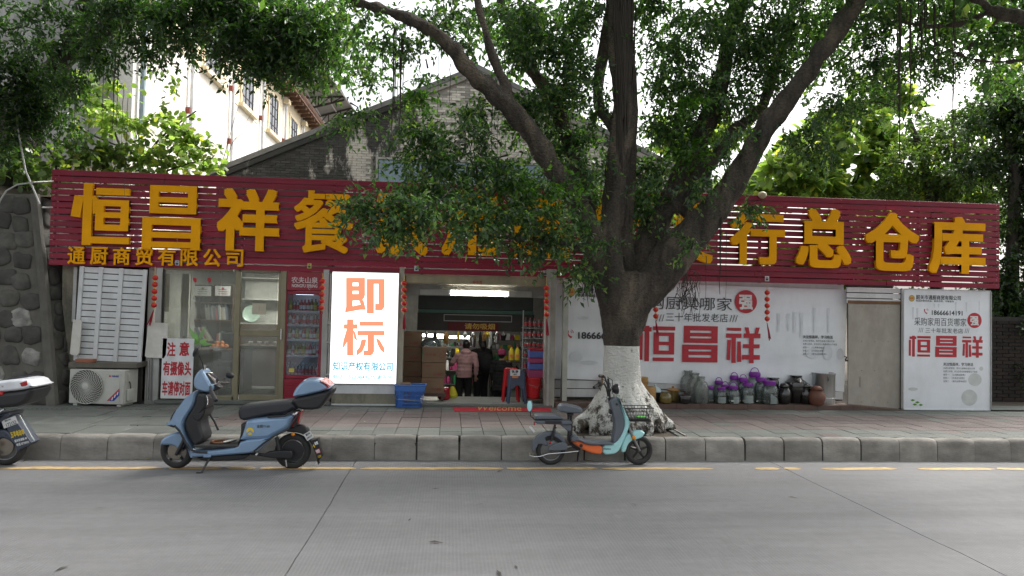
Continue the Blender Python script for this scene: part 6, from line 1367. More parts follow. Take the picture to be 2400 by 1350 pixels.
MB().tube([Z(640, 1095, -.12), Z(600, 1200, -.2), Z(565, 1285, -.24)], [.014, .011, .012], 8).build('kickstand', M_black, A); k_ = Z(560, 1300, -.24); MB().tube([Vector((k_.x-.03, YS-.24, .008)), Vector((k_.x+.02, YS-.24, .008))], .008, 6).build('kickstand_foot', M_black, A)
MB().box(Z(580, 1080).x, Z(660, 1080).x, YS-.175, YS-.15, Z(600, 1100).z, Z(600, 1080).z, .004).build('stand_bracket', M_sb, A)
PF_('glove_bin', [(440, 650), (520, 655), (600, 590), (590, 650), (540, 730), (480, 720)], .158, M_black, A, r=.02)
# logo
q = Z(1060, 833, -.157); mb = MB(); mb._add([(q.x+.04*cos(2*pi*k/28), q.y, q.z+.04*sin(2*pi*k/28)) for k in range(28)], [tuple(range(28))]); mb.m = 1
mb._add([(q.x+dx, q.y-.001, q.z+dz) for dx, dz in ((-.042, -.022), (0, .016), (.042, -.022), (.03, -.034), (0, -.008), (-.03, -.034))], [(0, 1, 4, 5), (1, 2, 3, 4)]); mb.build('round_badge', [cmat('badge_yellow', (.75, .52, .02)), M_sb], A)
a, b = Z(1128, 797), Z(1262, 765); mb = MB(); text(mb, '金箭Y160', a.x, b.x, a.z, b.z, YS-.1575, .015); mb.build('side_lettering', M_ink, A)
# top case
PF_('top_case_base', [(1482, 492), (1700, 455), (1905, 400), (1905, 440), (1880, 470), (1800, 588), (1740, 612), (1570, 612), (1515, 560)], .19, M_black, A, r=.05)
lid = PF_('top_case_lid', [(1488, 482), (1515, 400), (1585, 322), (1640, 290), (1770, 300), (1850, 338), (1900, 392), (1820, 425), (1700, 452), (1590, 478)], .185, M_sb, A, r=.1, layers=4)
PF_('lid_reflector', [(1765, 297), (1850, 332), (1893, 378), (1800, 412), (1795, 402), (1865, 375), (1835, 345)], .188, M_redl, lid, r=.1)
# cable lock resting on the foot board
p = Z(722, 935); zt_ = Z(955, 985).z+.013; t = thing('cable_lock', 'brown coiled cable lock lying on the blue scooter foot board', 'bicycle lock', (p.x, YS, zt_)); MB().tube([(p.x+.1*cos(a), YS-.03+.09*sin(a), zt_+.012) for a in [2*pi*k/22 for k in range(23)]], .012, 8).build('cable', cmat('cable_brown', (.16, .07, .03)), t); MB().tube([(p.x+.05, YS-.12, zt_+.02), (p.x+.16, YS-.03, zt_+.03)], .014, 8).build('lock_body', M_chrome, t)

# --- mint and orange scooter ---
YS2 = 8.38; Z2 = scaler(1200, 860, 5.193, YS2)
B = thing('electric_scooter', 'small mint and orange electric scooter with front wire basket in front of the ficus', 'scooter', Vector((Z2(1000, 1190).x, YS2, 0)), 'electric scooters parked along the kerb')
def PB(nm, pts, hw, mat, par=B, yo=0, r=None, sub=1, layers=3): return PF_(nm, pts, hw, mat, par, yo, r, sub, Z2, YS2, layers)
r2 = .178; cr_, cf_ = Z2(470, 1020), Z2(1540, 1010); cr_.z = cf_.z = r2-.002
wheel(B, cr_, r2, .06, 'steel', 0, 'rear_wheel', False); wheel(B, cf_, r2, .06, 'spoke', radians(5), 'front_wheel', False)
PB('mint_frame', [(1268, 352), (1292, 378), (1335, 470), (1375, 560), (1415, 640), (1418, 700), (1375, 820), (1300, 990), (1260, 1035), (1210, 1052), (1092, 1055), (1092, 930), (1220, 924), (1280, 880), (1340, 770), (1360, 680), (1345, 580), (1300, 450)], .075, M_mint, r=.03)
PB('orange_frame', [(705, 892), (800, 872), (870, 918), (950, 932), (1090, 932), (1090, 1055), (990, 1048), (890, 1015), (800, 960), (730, 910)], .075, M_orp, r=.03)
PB('grey_column', [(1175, 400), (1258, 356), (1300, 455), (1345, 580), (1362, 680), (1345, 770), (1285, 878), (1225, 922), (1210, 880), (1240, 760), (1235, 660), (1215, 560), (1190, 480)], .068, M_grey, r=.02)
PB('foot_board', [(705, 892), (712, 840), (735, 822), (780, 820), (800, 850), (880, 885), (980, 900), (1210, 900), (1225, 926), (1090, 932), (950, 932), (870, 920), (800, 876)], .11, M_grey, r=.02)
mb = MB(); a, b = Z2(1100, 992), Z2(1185, 970); text(mb, 'Elaiise', a.x, b.x, a.z, b.z, YS2-.0765, .02); mb.build('side_lettering', M_ink, B)
q = Z2(826, 943, -.074); mb = MB(); mb.tube([q, q+Vector((0, -.01, 0))], .02, 16); mb.build('charging_cap', M_black, B)
q = Z2(1258, 445, -.068); MB().tube([q, q+Vector((0, -.008, 0))], .015, 14).build('key_lock', M_black, B)
MB().box(Z2(1183, 540).x, Z2(1205, 540).x, YS2-.05, YS2+.05, Z2(1190, 570).z, Z2(1190, 515).z, .006).build('bag_hook', M_black, B)
PB('saddle', [(548, 510), (560, 470), (600, 445), (650, 442), (830, 482), (850, 525), (835, 560), (700, 556), (560, 535)], .1, M_grey, r=.06, layers=4)
PB('saddle_base', [(660, 556), (755, 556), (735, 600), (680, 600)], .03, M_black)
MB().tube([Z2(718, 575), Z2(718, 840)], .017, 10).build('seat_post', M_black, B); MB().tube([Z2(690, 580, .02), Z2(690, 780, .02)], .012, 8).build('seat_strut', M_black, B)
PB('pillion_seat', [(272, 618), (280, 580), (320, 572), (560, 575), (600, 600), (608, 624), (500, 628), (290, 626)], .095, M_grey, r=.03)
PB('rear_rack', [(270, 640), (400, 636), (700, 640), (714, 660), (712, 690), (580, 690), (300, 682), (272, 665)], .085, M_grey, r=.015); MB().box(Z2(390, 650).x, Z2(590, 650).x, YS2-.088, YS2-.084, Z2(400, 676).z, Z2(400, 644).z).build('rack_band', M_black, B)
PB('battery_bracket', [(570, 690), (714, 690), (714, 780), (660, 770), (620, 730)], .05, M_grey, r=.01)
PB('rear_fender', [(238, 1010), (240, 930), (275, 860), (330, 810), (400, 785), (480, 778), (560, 800), (630, 860), (660, 930), (662, 1000), (640, 960), (580, 880), (500, 838), (430, 835), (390, 860), (440, 930), (430, 960), (350, 930), (310, 935), (300, 975), (275, 1000), (262, 1040)], .05, M_grey, r=.015, sub=1)
PB('chain_cover', [(425, 1000), (440, 960), (520, 915), (600, 902), (660, 920), (665, 980), (640, 998), (500, 1005)], .02, M_grey, yo=-.07, r=.012)
mb = MB(); mb.tube([Z2(515, 690, -.06), Z2(470, 890, -.06)], .012, 8)
for k in range(9): q = Z2(512-4.2*k, 720+17*k, -.06); mb.tube([q+Vector((-.022, 0, 0)), q+Vector((.022, 0, -.008))], .006, 5)
mb.build('shock_absorber', M_black, B); q = Z2(455, 912, -.06); MB().ball(q, .016).build('shock_bolt', M_redl, B)
MB().tube([Z2(700, 690), Z2(690, 880), Z2(740, 960), Z2(820, 1010)], .02, 8).build('frame_tube', M_black, B); MB().tube([Z2(740, 960), Z2(470, 1025, -.05)], .012, 8).build('swing_arm', M_cast, B)
MB().tube([Z2(212, 1015, -.09), Z2(205, 1060, -.09), Z2(245, 1070, -.09), Z2(250, 1035, -.09), Z2(245, 1075, -.09), Z2(330, 1070, -.09), Z2(430, 1042, -.08), Z2(640, 1030, -.06), Z2(800, 1015, -.05)], .006, 6).build('side_guard', M_chrome, B)
MB().tube([Z2(820, 1030, .05), Z2(815, 1120, .08), Z2(812, 1165, .1)], .011, 6).build('kickstand', M_black, B)
MB().tube([Z2(1185, 372), Z2(1250, 560), Z2(1400, 740), Z2(1420, 780)], .022, 8).build('head_tube', M_black, B)
for s in (-1, 1): MB().tube([Z2(1405, 700, s*.03), Z2(1460, 850, s*.055), Z2(1540, 1012, s*.055)], [.015, .019, .016], 8).build('fork_leg', M_cast if s < 0 else M_black, B)
MB().ball(Z2(1462, 845, -.08), .024, .012, .024).build('indicator', M_amber, B)
PB('front_fender', [(1440, 800), (1475, 772), (1560, 765), (1608, 790), (1605, 815), (1575, 855), (1500, 885), (1450, 900), (1410, 950), (1388, 1000), (1375, 1030), (1340, 1038), (1320, 1020), (1325, 960), (1350, 880), (1385, 820), (1420, 810)], .045, M_mint, r=.03)
MB().tube([Z2(1190, 372), Z2(1180, 250), Z2(1170, 140)], .014, 8).build('steering_stem', M_black, B)
MB().tube([Z2(1165, 350, -.03), Z2(1130, 250, -.1), Z2(1090, 190, -.16), Z2(1010, 180, -.22)], .011, 8).build('handlebar', M_black, B); MB().tube([Z2(1030, 175, -.2), Z2(935, 215, -.3)], [.019, .017], 10).build('grip', M_black, B); MB().box(Z2(1000, 170).x, Z2(1040, 170).x, YS2-.25, YS2-.19, Z2(1000, 210).z, Z2(1000, 150).z, .01).build('brake_clamp', M_black, B)
MB().tube([Z2(1000, 200, -.22), Z2(1025, 255, -.26)], .005, 6).build('brake_lever', M_black, B)
MB().tube([Z2(1190, 350, .03), Z2(1185, 230, .1), Z2(1165, 140, .16), Z2(1150, 135, .22)], .011, 8).build('handlebar', M_black, B); MB().tube([Z2(1150, 135, .18), Z2(1135, 140, .32)], .019, 10).build('grip', M_black, B)
mb = MB(); 
for o in (-.05, .05): mb.tube([Z2(1100, 200, o), Z2(1120, 160, o*2), Z2(1180, 190, o), Z2(1215, 300, o)], .004, 5)
mb.tube([Z2(1180, 130, .1), Z2(1240, 170, .08), Z2(1225, 330, .02)], .005, 5); mb.build('cables', M_black, B)
q = Z2(1262, 268); mb = MB(); mb.T = Matrix.Translation(q) @ Matrix.Rotation(radians(88), 4, 'Y'); mb.lathe([(.01, -.05), (.045, -.03), (.062, .0), (.062, .025)], (0, 0, 0), 24); hl = mb.build('headlight', M_black, B); mb = MB(); mb.T = Matrix.Translation(q) @ Matrix.Rotation(radians(88), 4, 'Y'); mb.lathe([(.058, .02), (.05, .032), (.001, .04)], (0, 0, 0), 20); mb.build('lens', M_chrome, hl)
MB().ball(Z2(1180, 280, 0), .03, .04, .03).build('horn', M_black, B)
# mirror, tag
mb = MB(); mb.T = Matrix.Translation(Z2(203, 455, -.14)); mb.ball((0, 0, 0), .034, .012, .068, 16, 10); mr = mb.build('mirror', M_grey, B); mb = MB(); mb.T = Matrix.Translation(Z2(196, 455, -.153)); mb.ball((0, 0, 0), .029, .006, .062, 16, 10); mb.build('mirror_back', M_mint, mr)
MB().tube([Z2(205, 520, -.14), Z2(212, 580, -.12), Z2(265, 625, -.09)], .006, 6).build('mirror_stem', M_black, B)
T = Matrix.Translation(Z2(240, 748, -.05)) @ Matrix.Rotation(radians(-40+90), 4, 'Y'); mb = MB(); mb.T = T; mb.box(-.045, .045, -.002, .002, -.012, .012, .001); tg = mb.build('number_tag', M_paper, B); MB().tube([Z2(265, 660, -.05), Z2(265, 700, -.05)], .008, 6).build('rear_reflector', M_redl, B)
# basket
bk = MB(); tl_, tr2, bl_, br_ = (1350, 485), (1690, 488), (1420, 645), (1655, 645); wy = .12
def BP(u, w, v): # u along, w depth -1..1, v height 0 bottom
    a = Z2(bl_[0]+(br_[0]-bl_[0])*u, 645); b = Z2(tl_[0]+(tr2[0]-tl_[0])*u, 486); p = a.lerp(b, v); p.y = YS2+w*wy*(.8+.2*v); return p
for v in (0, .25, .5, .75, 1):
    rad = .0055 if v in (0, 1) else .0026
    bk.tube([BP(0, -1, v), BP(1, -1, v), BP(1, 1, v), BP(0, 1, v), BP(0, -1, v)], rad, 5)
for u in [k/8 for k in range(9)]: bk.tube([BP(u, -1, 1), BP(u, -1, 0), BP(u, 1, 0), BP(u, 1, 1)], .0026, 4)
for w in (-.6, -.2, .2, .6): bk.tube([BP(0, w, 1), BP(0, w, 0), BP(1, w, 0), BP(1, w, 1)], .0026, 4)
bkt = bk.build('wire_basket', M_black, B); mb = MB(); a_, b_ = BP(0, -1, 0), BP(1, 1, 0); mb.box(a_.x, b_.x, YS2-wy*.78, YS2+wy*.78, a_.z+.004, a_.z+.03, .006); mb.build('basket_liner', M_black, bkt)
tag(MB().box(a_.x+.1, b_.x-.03, YS2-.06, YS2+.06, a_.z+.031, a_.z+.045, .005).build('green_bag', cmat('bag_green', (.08, .45, .05), .6)), 'bright green plastic wrap lying in the scooter wire basket', 'bag')

# --- dark scooter at the left edge, white top case ---
YS3 = 8.32; Z3 = scaler(0, 860, 5.1925, YS3)
D = thing('electric_scooter', 'dark scooter with white and black top case cut off by the left picture edge', 'scooter', Vector((Z3(-500, 1150).x, YS3, 0)), 'electric scooters parked along the kerb')
def PD(nm, pts, hw, mat, par=D, yo=0, r=None, sub=1, layers=3): return PF_(nm, pts, hw, mat, par, yo, r, sub, Z3, YS3, layers)
M_navy = M('navy_paint', (.035, .045, .07), .35, bump=0, coat=.4); M_wp = M('white_lid', (.68, .7, .74), .3, bump=0, coat=.4)
c = Z3(80, 1030); c.z = .208; wheel(D, c, .21, .085, 'steel', 0, 'rear_wheel'); c2 = c.copy(); c2.x -= 1.28; wheel(D, c2, .21, .08, 'spoke', 0, 'front_wheel')
PD('top_case_base', [(-330, 310), (5, 300), (380, 270), (530, 232), (505, 330), (400, 450), (40, 485), (-280, 480)], .2, M_black, r=.05); td = PD('top_case_lid', [(-340, 300), (-320, 200), (-250, 150), (0, 180), (40, 160), (340, 120), (470, 130), (520, 190), (545, 205), (530, 228), (380, 265), (5, 298)], .2, M_wp, r=.07, layers=4)
PD('lid_pad', [(20, 165), (60, 150), (340, 118), (300, 112), (100, 140)], .14, M_navy, td); PD('lid_reflector', [(355, 170), (440, 138), (470, 150), (478, 210), (385, 228), (370, 190)], .205, M_redl, td, r=.07)
PD('case_latch', [(105, 285), (168, 280), (168, 312), (108, 318)], .205, cmat('latch_red', (.5, .03, .03)), td, r=.01, sub=0)
a, b = Z3(100, 228), Z3(192, 200); mb = MB(); text(mb, '五羊', a.x, b.x, a.z, b.z, YS3-.2, .03); q = Z3(72, 213, -.2); mb.tube([q+Vector((.014*cos(x_), 0, .014*sin(x_))) for x_ in [k*.5 for k in range(14)]], .002, 4); mb.build('lid_lettering', M_ink, td)
PD('rear_fender', [(-120, 880), (-40, 770), (80, 735), (160, 760), (230, 860), (300, 1000), (240, 960), (170, 880), (60, 840), (-20, 900), (-80, 1000), (-140, 1000)], .09, M_navy, r=.03)
PD('mud_flap', [(85, 600), (210, 575), (260, 640), (440, 900), (400, 940), (345, 955), (275, 1005), (230, 900)], .085, M_navy, r=.005, sub=0, yo=-.01)
def flap(txt, zx, zy, w, h, mat, bold=.03, Yo=-.0965, ang=-11):
    T = Matrix.Translation(Z3(zx, zy)) @ Matrix.Translation((0, 0, 0)) @ Matrix.Rotation(radians(ang), 4, 'Y'); mb = MB(); mb.T = Matrix.Translation((0, 0, 0)) @ Matrix.Translation((Z3(zx, zy).x, 0, Z3(zx, zy).z)) @ Matrix.Rotation(radians(ang), 4, 'Y'); text(mb, txt, -w/2, w/2, -h/2, h/2, YS3+Yo, bold); return mb
mb = MB(); mb.T = Matrix.Translation((Z3(185, 655).x, 0, Z3(185, 655).z)) @ Matrix.Rotation(radians(-22), 4, 'Y'); mb.box(-.078, .078, YS3-.1, YS3-.096, -.045, .045, .002); npl = mb.build('number_plate', M_paper, D); flap('172152', 205, 672, .11, .04, M_ink, .015, -.1015, -22).build('lettering', M_ink, npl); flap('韶关', 165, 630, .07, .02, M_ink, .02, -.1015, -22).build('lettering', M_ink, npl)
flap('五羊电动车', 275, 790, .145, .07, None, .03, ang=-16).build('flap_lettering', cmat('flap_yellow', (.7, .5, .02)), D); flap('韶关铁道路-98', 315, 865, .13, .03, None, .02, ang=-16).build('flap_lettering', M_inkwhite, D); flap('电话 8770932', 340, 910, .135, .032, None, .02, ang=-16).build('flap_lettering', M_inkwhite, D)
MB().ball(Z3(28, 930, -.1), .03, .015, .03).build('indicator', M_amber, D)
MB().tube([Z3(-200, 560, -.13), Z3(70, 545, -.15), Z3(160, 490, -.15)], .011, 8).build('grab_rail', M_chrome, D); MB().tube([Z3(-20, 650, -.12), Z3(60, 580, -.14), Z3(75, 545, -.15)], .01, 8).build('rail_strut', M_chrome, D)
PD('tail_body', [(-700, 620), (-400, 560), (60, 560), (190, 520), (210, 580), (90, 640), (60, 720), (-100, 800), (-400, 900), (-700, 900)], .15, M_navy, r=.06)
PD('seat', [(-1000, 560), (-900, 480), (-500, 500), (-250, 480), (-240, 560), (-500, 600), (-900, 620)], .15, M_seat, r=.08); PD('floor', [(-1400, 950), (-600, 930), (-600, 1000), (-1400, 1010)], .16, M_black, r=.03)
PD('front_apron', [(-1500, 350), (-1420, 330), (-1360, 600), (-1320, 960), (-1400, 1000), (-1500, 800), (-1640, 700)], .17, M_navy, r=.08); PD('head_cowl', [(-1560, 330), (-1480, 190), (-1360, 260), (-1340, 360), (-1420, 400)], .13, M_navy, r=.08); MB().tube([Z3(-1400, 290, -.3), Z3(-1440, 270, 0), Z3(-1400, 290, .3)], .018, 8).build('handlebar', M_black, D)
MB().tube([Z3(-1500, 700), Vector((c2.x, YS3, .21))], .03, 8).build('fork', M_black, D)
PD('swing_arm', [(-300, 1000), (-100, 990), (60, 1015), (60, 1050), (-100, 1050), (-300, 1040)], .03, M_cast, yo=-.08); MB().tube([Z3(20, 1000, -.09), Z3(-100, 940, -.1)], .012, 8).build('brake_arm', M_chrome, D)
MB().tube([Z3(-500, 1000, .1), Vector((Z3(-520, 0).x, YS3+.16, .02))], .014, 8).build('kickstand', M_black, D)

# ================= small litter on road and gutter =================
M_litter = M('dead_leaf', (.38, .3, .06), .8, rnd=.6, bump=0); rr = random.Random(12)
lm = MB()._add([(0, 0, .002), (.03, -.011, .008), (.062, 0, .003), (.03, .012, .007)], [(0, 1, 3), (1, 2, 3)]).mesh('fallen_leaf', M_litter, False); lm2 = MB()._add([(0, 0, .002), (.05, -.008, .006), (.1, .006, .003), (.04, .012, .009)], [(0, 1, 3), (1, 2, 3)]).mesh('fallen_leaf', cmat('dark_twig', (.06, .045, .035), .8), False)
spots = [(PZ(px, py, 0), 0, 'fallen yellow leaf lying in the gutter') for px, py in [(152, 1077), (160, 1079), (318, 1078), (308, 1079), (338, 1078), (790, 1076), (800, 1078), (808, 1076), (815, 1077), (822, 1076), (830, 1077), (1003, 1077), (1010, 1078), (1020, 1077), (1085, 1077), (1098, 1078), (1120, 1077), (1325, 1077), (1392, 1078), (1415, 1077), (1600, 1078), (1702, 1075), (1742, 1076), (2050, 1078), (2200, 1079), (2230, 1079), (1385, 1079)]]
spots += [(PZ(px, py, 0), 1, 'dark twig or leaf lying on the open road') for px, py in [(1145, 1185), (962, 1222), (1008, 1271), (1210, 1333), (1492, 1186), (1845, 1165), (1163, 1108), (1238, 1117), (253, 1190), (170, 1323), (1170, 1350), (100, 1080), (60, 1082), (1010, 1148)]]
spots += [(PZ(px, py, PAVE), 0, 'fallen yellow leaf lying on the pavement') for px, py in [(134, 972), (240, 988), (393, 972), (1950, 978), (2087, 985), (1712, 998), (860, 990)]]
cn = {}
for p, k, lab in sorted(spots, key=lambda q: q[0].x):
    cn[lab] = cn.get(lab, -1)+1
    o = bpy.data.objects.new('fallen_leaf', lm2 if k else lm); COL.objects.link(o); o.location = p+Vector((rr.uniform(-.02, .02), rr.uniform(-.03, .02), .004 if p.z < .1 else .006)); o.rotation_euler = (0, 0, rr.uniform(0, 6)); s = rr.uniform(.7, 1.5)*(.9 if k else 1); o.scale = (s, s, s); tag(o, lab+', '+ORD(cn[lab], 99), 'leaf', lab.replace('leaf lying', 'leaves lying').replace('twig or leaves', 'twigs and leaves'))
# ================= background buildings =================
GY = 19.0
GB = thing('gabled_brick_warehouse', 'old gabled brick warehouse with flaking black-stained render behind the sign', 'warehouse', (0.6, GY+4, 0))
apx, apz, ex, ez = .6, 8.45, 6.85, 5.35
gz = lambda x: apz-(apz-ez)*abs(x-apx)/ex
mb = MB(); mb.prism([(apx-ex, 0.2), (apx-ex, ez-.1), (apx, apz-.1), (apx+ex, ez-.1), (apx+ex, .2)], GY+.06, GY+12); mb.build('wall', M_mortar, GB, smooth=False)
for s in (-1, 1):
    mb = MB(); mb.prism([(apx, apz-.08), (apx, apz+.06), (apx+s*(ex+.2), ez-.03), (apx+s*(ex+.2), ez-.17)], GY-.05, GY+12.1); mb.build('roof_slope', M_roofc, GB, smooth=False)
    mb = MB(); mb.prism([(apx, apz-.22), (apx, apz-.085), (apx+s*(ex+.1), ez-.15), (apx+s*(ex+.1), ez-.29)], GY-.03, GY+.05); mb.build('verge_moulding', M_mortar, GB, smooth=False)
# window
wx0, wx1, wz0, wz1 = pbox(885, 381, 1300, 470, GY)
wn = MB(); 
for bx in ((wx0-.06, wx0, GY-.02, GY+.03, wz0, wz1), (wx1, wx1+.06, GY-.02, GY+.03, wz0, wz1), (wx0-.06, wx1+.06, GY-.02, GY+.03, wz1, wz1+.06)): wn.box(*bx)
WN = wn.build('window', M('window_frame_grey', (.3, .3, .27), .8, dirt=.4), GB)
q = (wx1-wx0)/4
for k in range(4): MB().box(wx0+q*k+.02, wx0+q*(k+1)-.02, GY-.005, GY+.02, wz0, wz1-.02, .005).build('pane', M('blue_grey_panel', (.17, .23, .29), .6, dirt=.3), WN)
bme = MB().box(-.118, .118, 0, .05, -.029, .029).mesh('brick', M_brick, False); stf = MB(); rr = random.Random(31); nb_ = 0; cand = []
r_ = 0; z = 3.4
while z < apz:
    x = apx-ex+.15+(.125 if r_ % 2 else 0)
    while x < apx+ex-.1:
        if z < gz(x)-.3 and not (wx0-.2 < x < wx1+.2 and z < wz1+.1):
            if noise.noise(Vector((x*.5, z*.7, 3)))+.45*noise.noise(Vector((x*2, z*3, 1))) > -.32: cand.append((x, z, rr.uniform(-.012, .01)))
        x += .25
    z += .068; r_ += 1
cand.sort(key=lambda c: 0 if (-3.2 < c[0] < -.2) else 1)
for x, z, dy in cand:
    if nb_ < 296:
        o = bpy.data.objects.new('brick', bme); COL.objects.link(o); o.parent = GB; o.location = Vector((x, GY+.045+dy, z))-OFF[GB.name]; nb_ += 1
    else: stf.box(x-.118, x+.118, GY+.045+dy, GY+.09, z-.029, z+.029)
tag(stf.build('bricks', M_brick, GB, smooth=False), kind='stuff')
# cream building on the left
CX, CY0, CY1, CZ = -6.75, 15.2, 37.0, 10.3
CB = thing('cream_warehouse', 'tall cream rendered warehouse with ochre window surrounds and tiled eaves at upper left', 'warehouse', (-10, 25, 0))
MB().box(-18, CX, CY0, CY1, 0, CZ).build('wall', M_cream, CB, smooth=False)
MB().box(-17.9, CX-.35, CY0-.06, CY0-.001, 0, CZ+.4).build('gable_wall', M_greyplaster, CB, smooth=False)
M_roofr = M('clay_roof', (.16, .085, .06), .9, var=.4, scale=6, dirt=.4, bump=.4)
mb = MB(); mb._add([(CX+.55, CY0-.3, CZ-.12), (CX+.55, CY1+.2, CZ-.12), (-14, CY1+.2, CZ+3.1), (-14, CY0-.3, CZ+3.1), (CX+.55, CY0-.3, CZ+.0), (CX+.55, CY1+.2, CZ+.0), (-14, CY1+.2, CZ+3.25), (-14, CY0-.3, CZ+3.25)], [(0, 3, 2, 1), (4, 5, 6, 7), (0, 1, 5, 4), (3, 7, 6, 2), (0, 4, 7, 3), (1, 2, 6, 5)]); mb.build('roof', M_roofr, CB, smooth=False)
tm = MB().tube([(0, 0, 0), (-.5, 0, .23)], [.085, .075], 8).mesh('roof_tile', M_roofr)
for k in range(110):
    o = bpy.data.objects.new('roof_tile', tm); COL.objects.link(o); o.parent = CB; o.location = Vector((CX+.6, CY0-.2+.2*k, CZ+.02))-OFF[CB.name]
for k in range(36):
    y = CY0+.3+.6*k; MB().box(CX, CX+.5, y, y+.09, CZ-.24, CZ-.125).build('rafter', M('rafter_wood', (.14, .075, .045), .8), CB, smooth=False)
for k, y in enumerate((16.6, 19.9, 23.2, 26.5, 29.8, 33.1)):
    yw = y; z0, z1 = 8.15, 9.55
    MB().box(CX, CX+.02, yw-1.35, yw+1.35, 8.0, CZ-.02).build('ochre_panel', M_yellowband, CB, smooth=False)
    w = MB(); w.box(CX+.02, CX+.06, yw-.75, yw-.62, z0, z1); w.box(CX+.02, CX+.06, yw+.62, yw+.75, z0, z1); w.box(CX+.02, CX+.06, yw-.75, yw+.75, z1, z1+.12); wf = w.build('window', M_yellowband, CB, smooth=False)
    MB().box(CX+.021, CX+.035, yw-.61, yw+.61, z0, z1).build('pane', M('old_pane', (.1, .11, .13), .2), wf)
    mb = MB()
    for q in (-.6, -.2, .2, .57): mb.box(CX+.036, CX+.055, yw+q, yw+q+.03, z0, z1)
    for q in (.3, .65, 1.0): mb.box(CX+.036, CX+.05, yw-.6, yw+.6, z0+q, z0+q+.03)
    mb.build('glazing_bars', M_frame, wf, smooth=False); MB().box(CX+.02, CX+.16, yw-.85, yw+.85, z0-.13, z0-.005).build('sill', M_yellowband, wf, smooth=False)
    py_ = y+1.65; MB().tube([(CX+.1, py_, 0), (CX+.1, py_, CZ-.3)], .05, 8).build('downpipe', M_white, CB)
    for zz in (5.0, 6.6, 8.2): MB().box(CX, CX+.1, py_-.13, py_-.07, zz, zz+.16).build('pipe_bracket', M('rust_red', (.25, .06, .04), .8), CB, smooth=False)
    MB().box(CX+.02, CX+.24, py_-.2, py_+.2, CZ-.55, CZ-.38).build('hopper', M_yellowband, CB, smooth=False)
MB().tube([(CX+.1, CY0+.25, 0), (CX+.1, CY0+.25, CZ-.2)], .06, 8).build('downpipe', M('bluegrey_pipe', (.25, .32, .36), .6), CB)
# steel canopy
SCN = thing('steel_canopy', 'grey corrugated canopy on steel trusses beyond the cream warehouse eaves', 'canopy', (-4.6, 29, 0))
A_, B_, C_, D_ = PY(590, 50, 31), PY(742, 132, 31), PY(834, 262, 46), PY(725, 300, 46)
mb = MB(); nn = 40; vs = []
for k in range(nn+1):
    for e in (0, 1):
        lo = A_.lerp(D_, k/nn) if e == 0 else B_.lerp(C_, k/nn); vs.append((lo.x, lo.y, lo.z+.03*(k % 2)))
mb._add(vs, [(2*k, 2*k+2, 2*k+3, 2*k+1) for k in range(nn)]); mb.build('roof_sheet', M('roof_sheet_grey', (.33, .35, .36), .6), SCN, smooth=False)
for k in range(4):
    t_ = .1+k*.26; a, b = A_.lerp(D_, t_), B_.lerp(C_, t_); a2, b2 = a-Vector((0, 0, .9)), b-Vector((0, 0, .25)); tr = MB(); tr.tube([a-Vector((0, 0, .06)), b-Vector((0, 0, .06))], .06, 4); tr.tube([a2, b2], .06, 4)
    for q in range(5): u, v = a.lerp(b, q/4), a2.lerp(b2, q/4); tr.tube([u, v], .035, 4); 
    for q in range(4): tr.tube([a2.lerp(b2, q/4), a.lerp(b, (q+1)/4)], .03, 4)
    tr.build('truss', M_frame, SCN, smooth=False); m_ = a.lerp(b, .25); MB().tube([(m_.x, m_.y, 0), (m_.x, m_.y, m_.z)], .07, 6).build('post', M_frame, SCN)
for t_ in (0, .33, .66, 1): a, b = A_.lerp(B_, t_), D_.lerp(C_, t_); MB().tube([a-Vector((0, 0, .04)), b-Vector((0, 0, .04))], .05, 4).build('purlin', M_white, SCN)

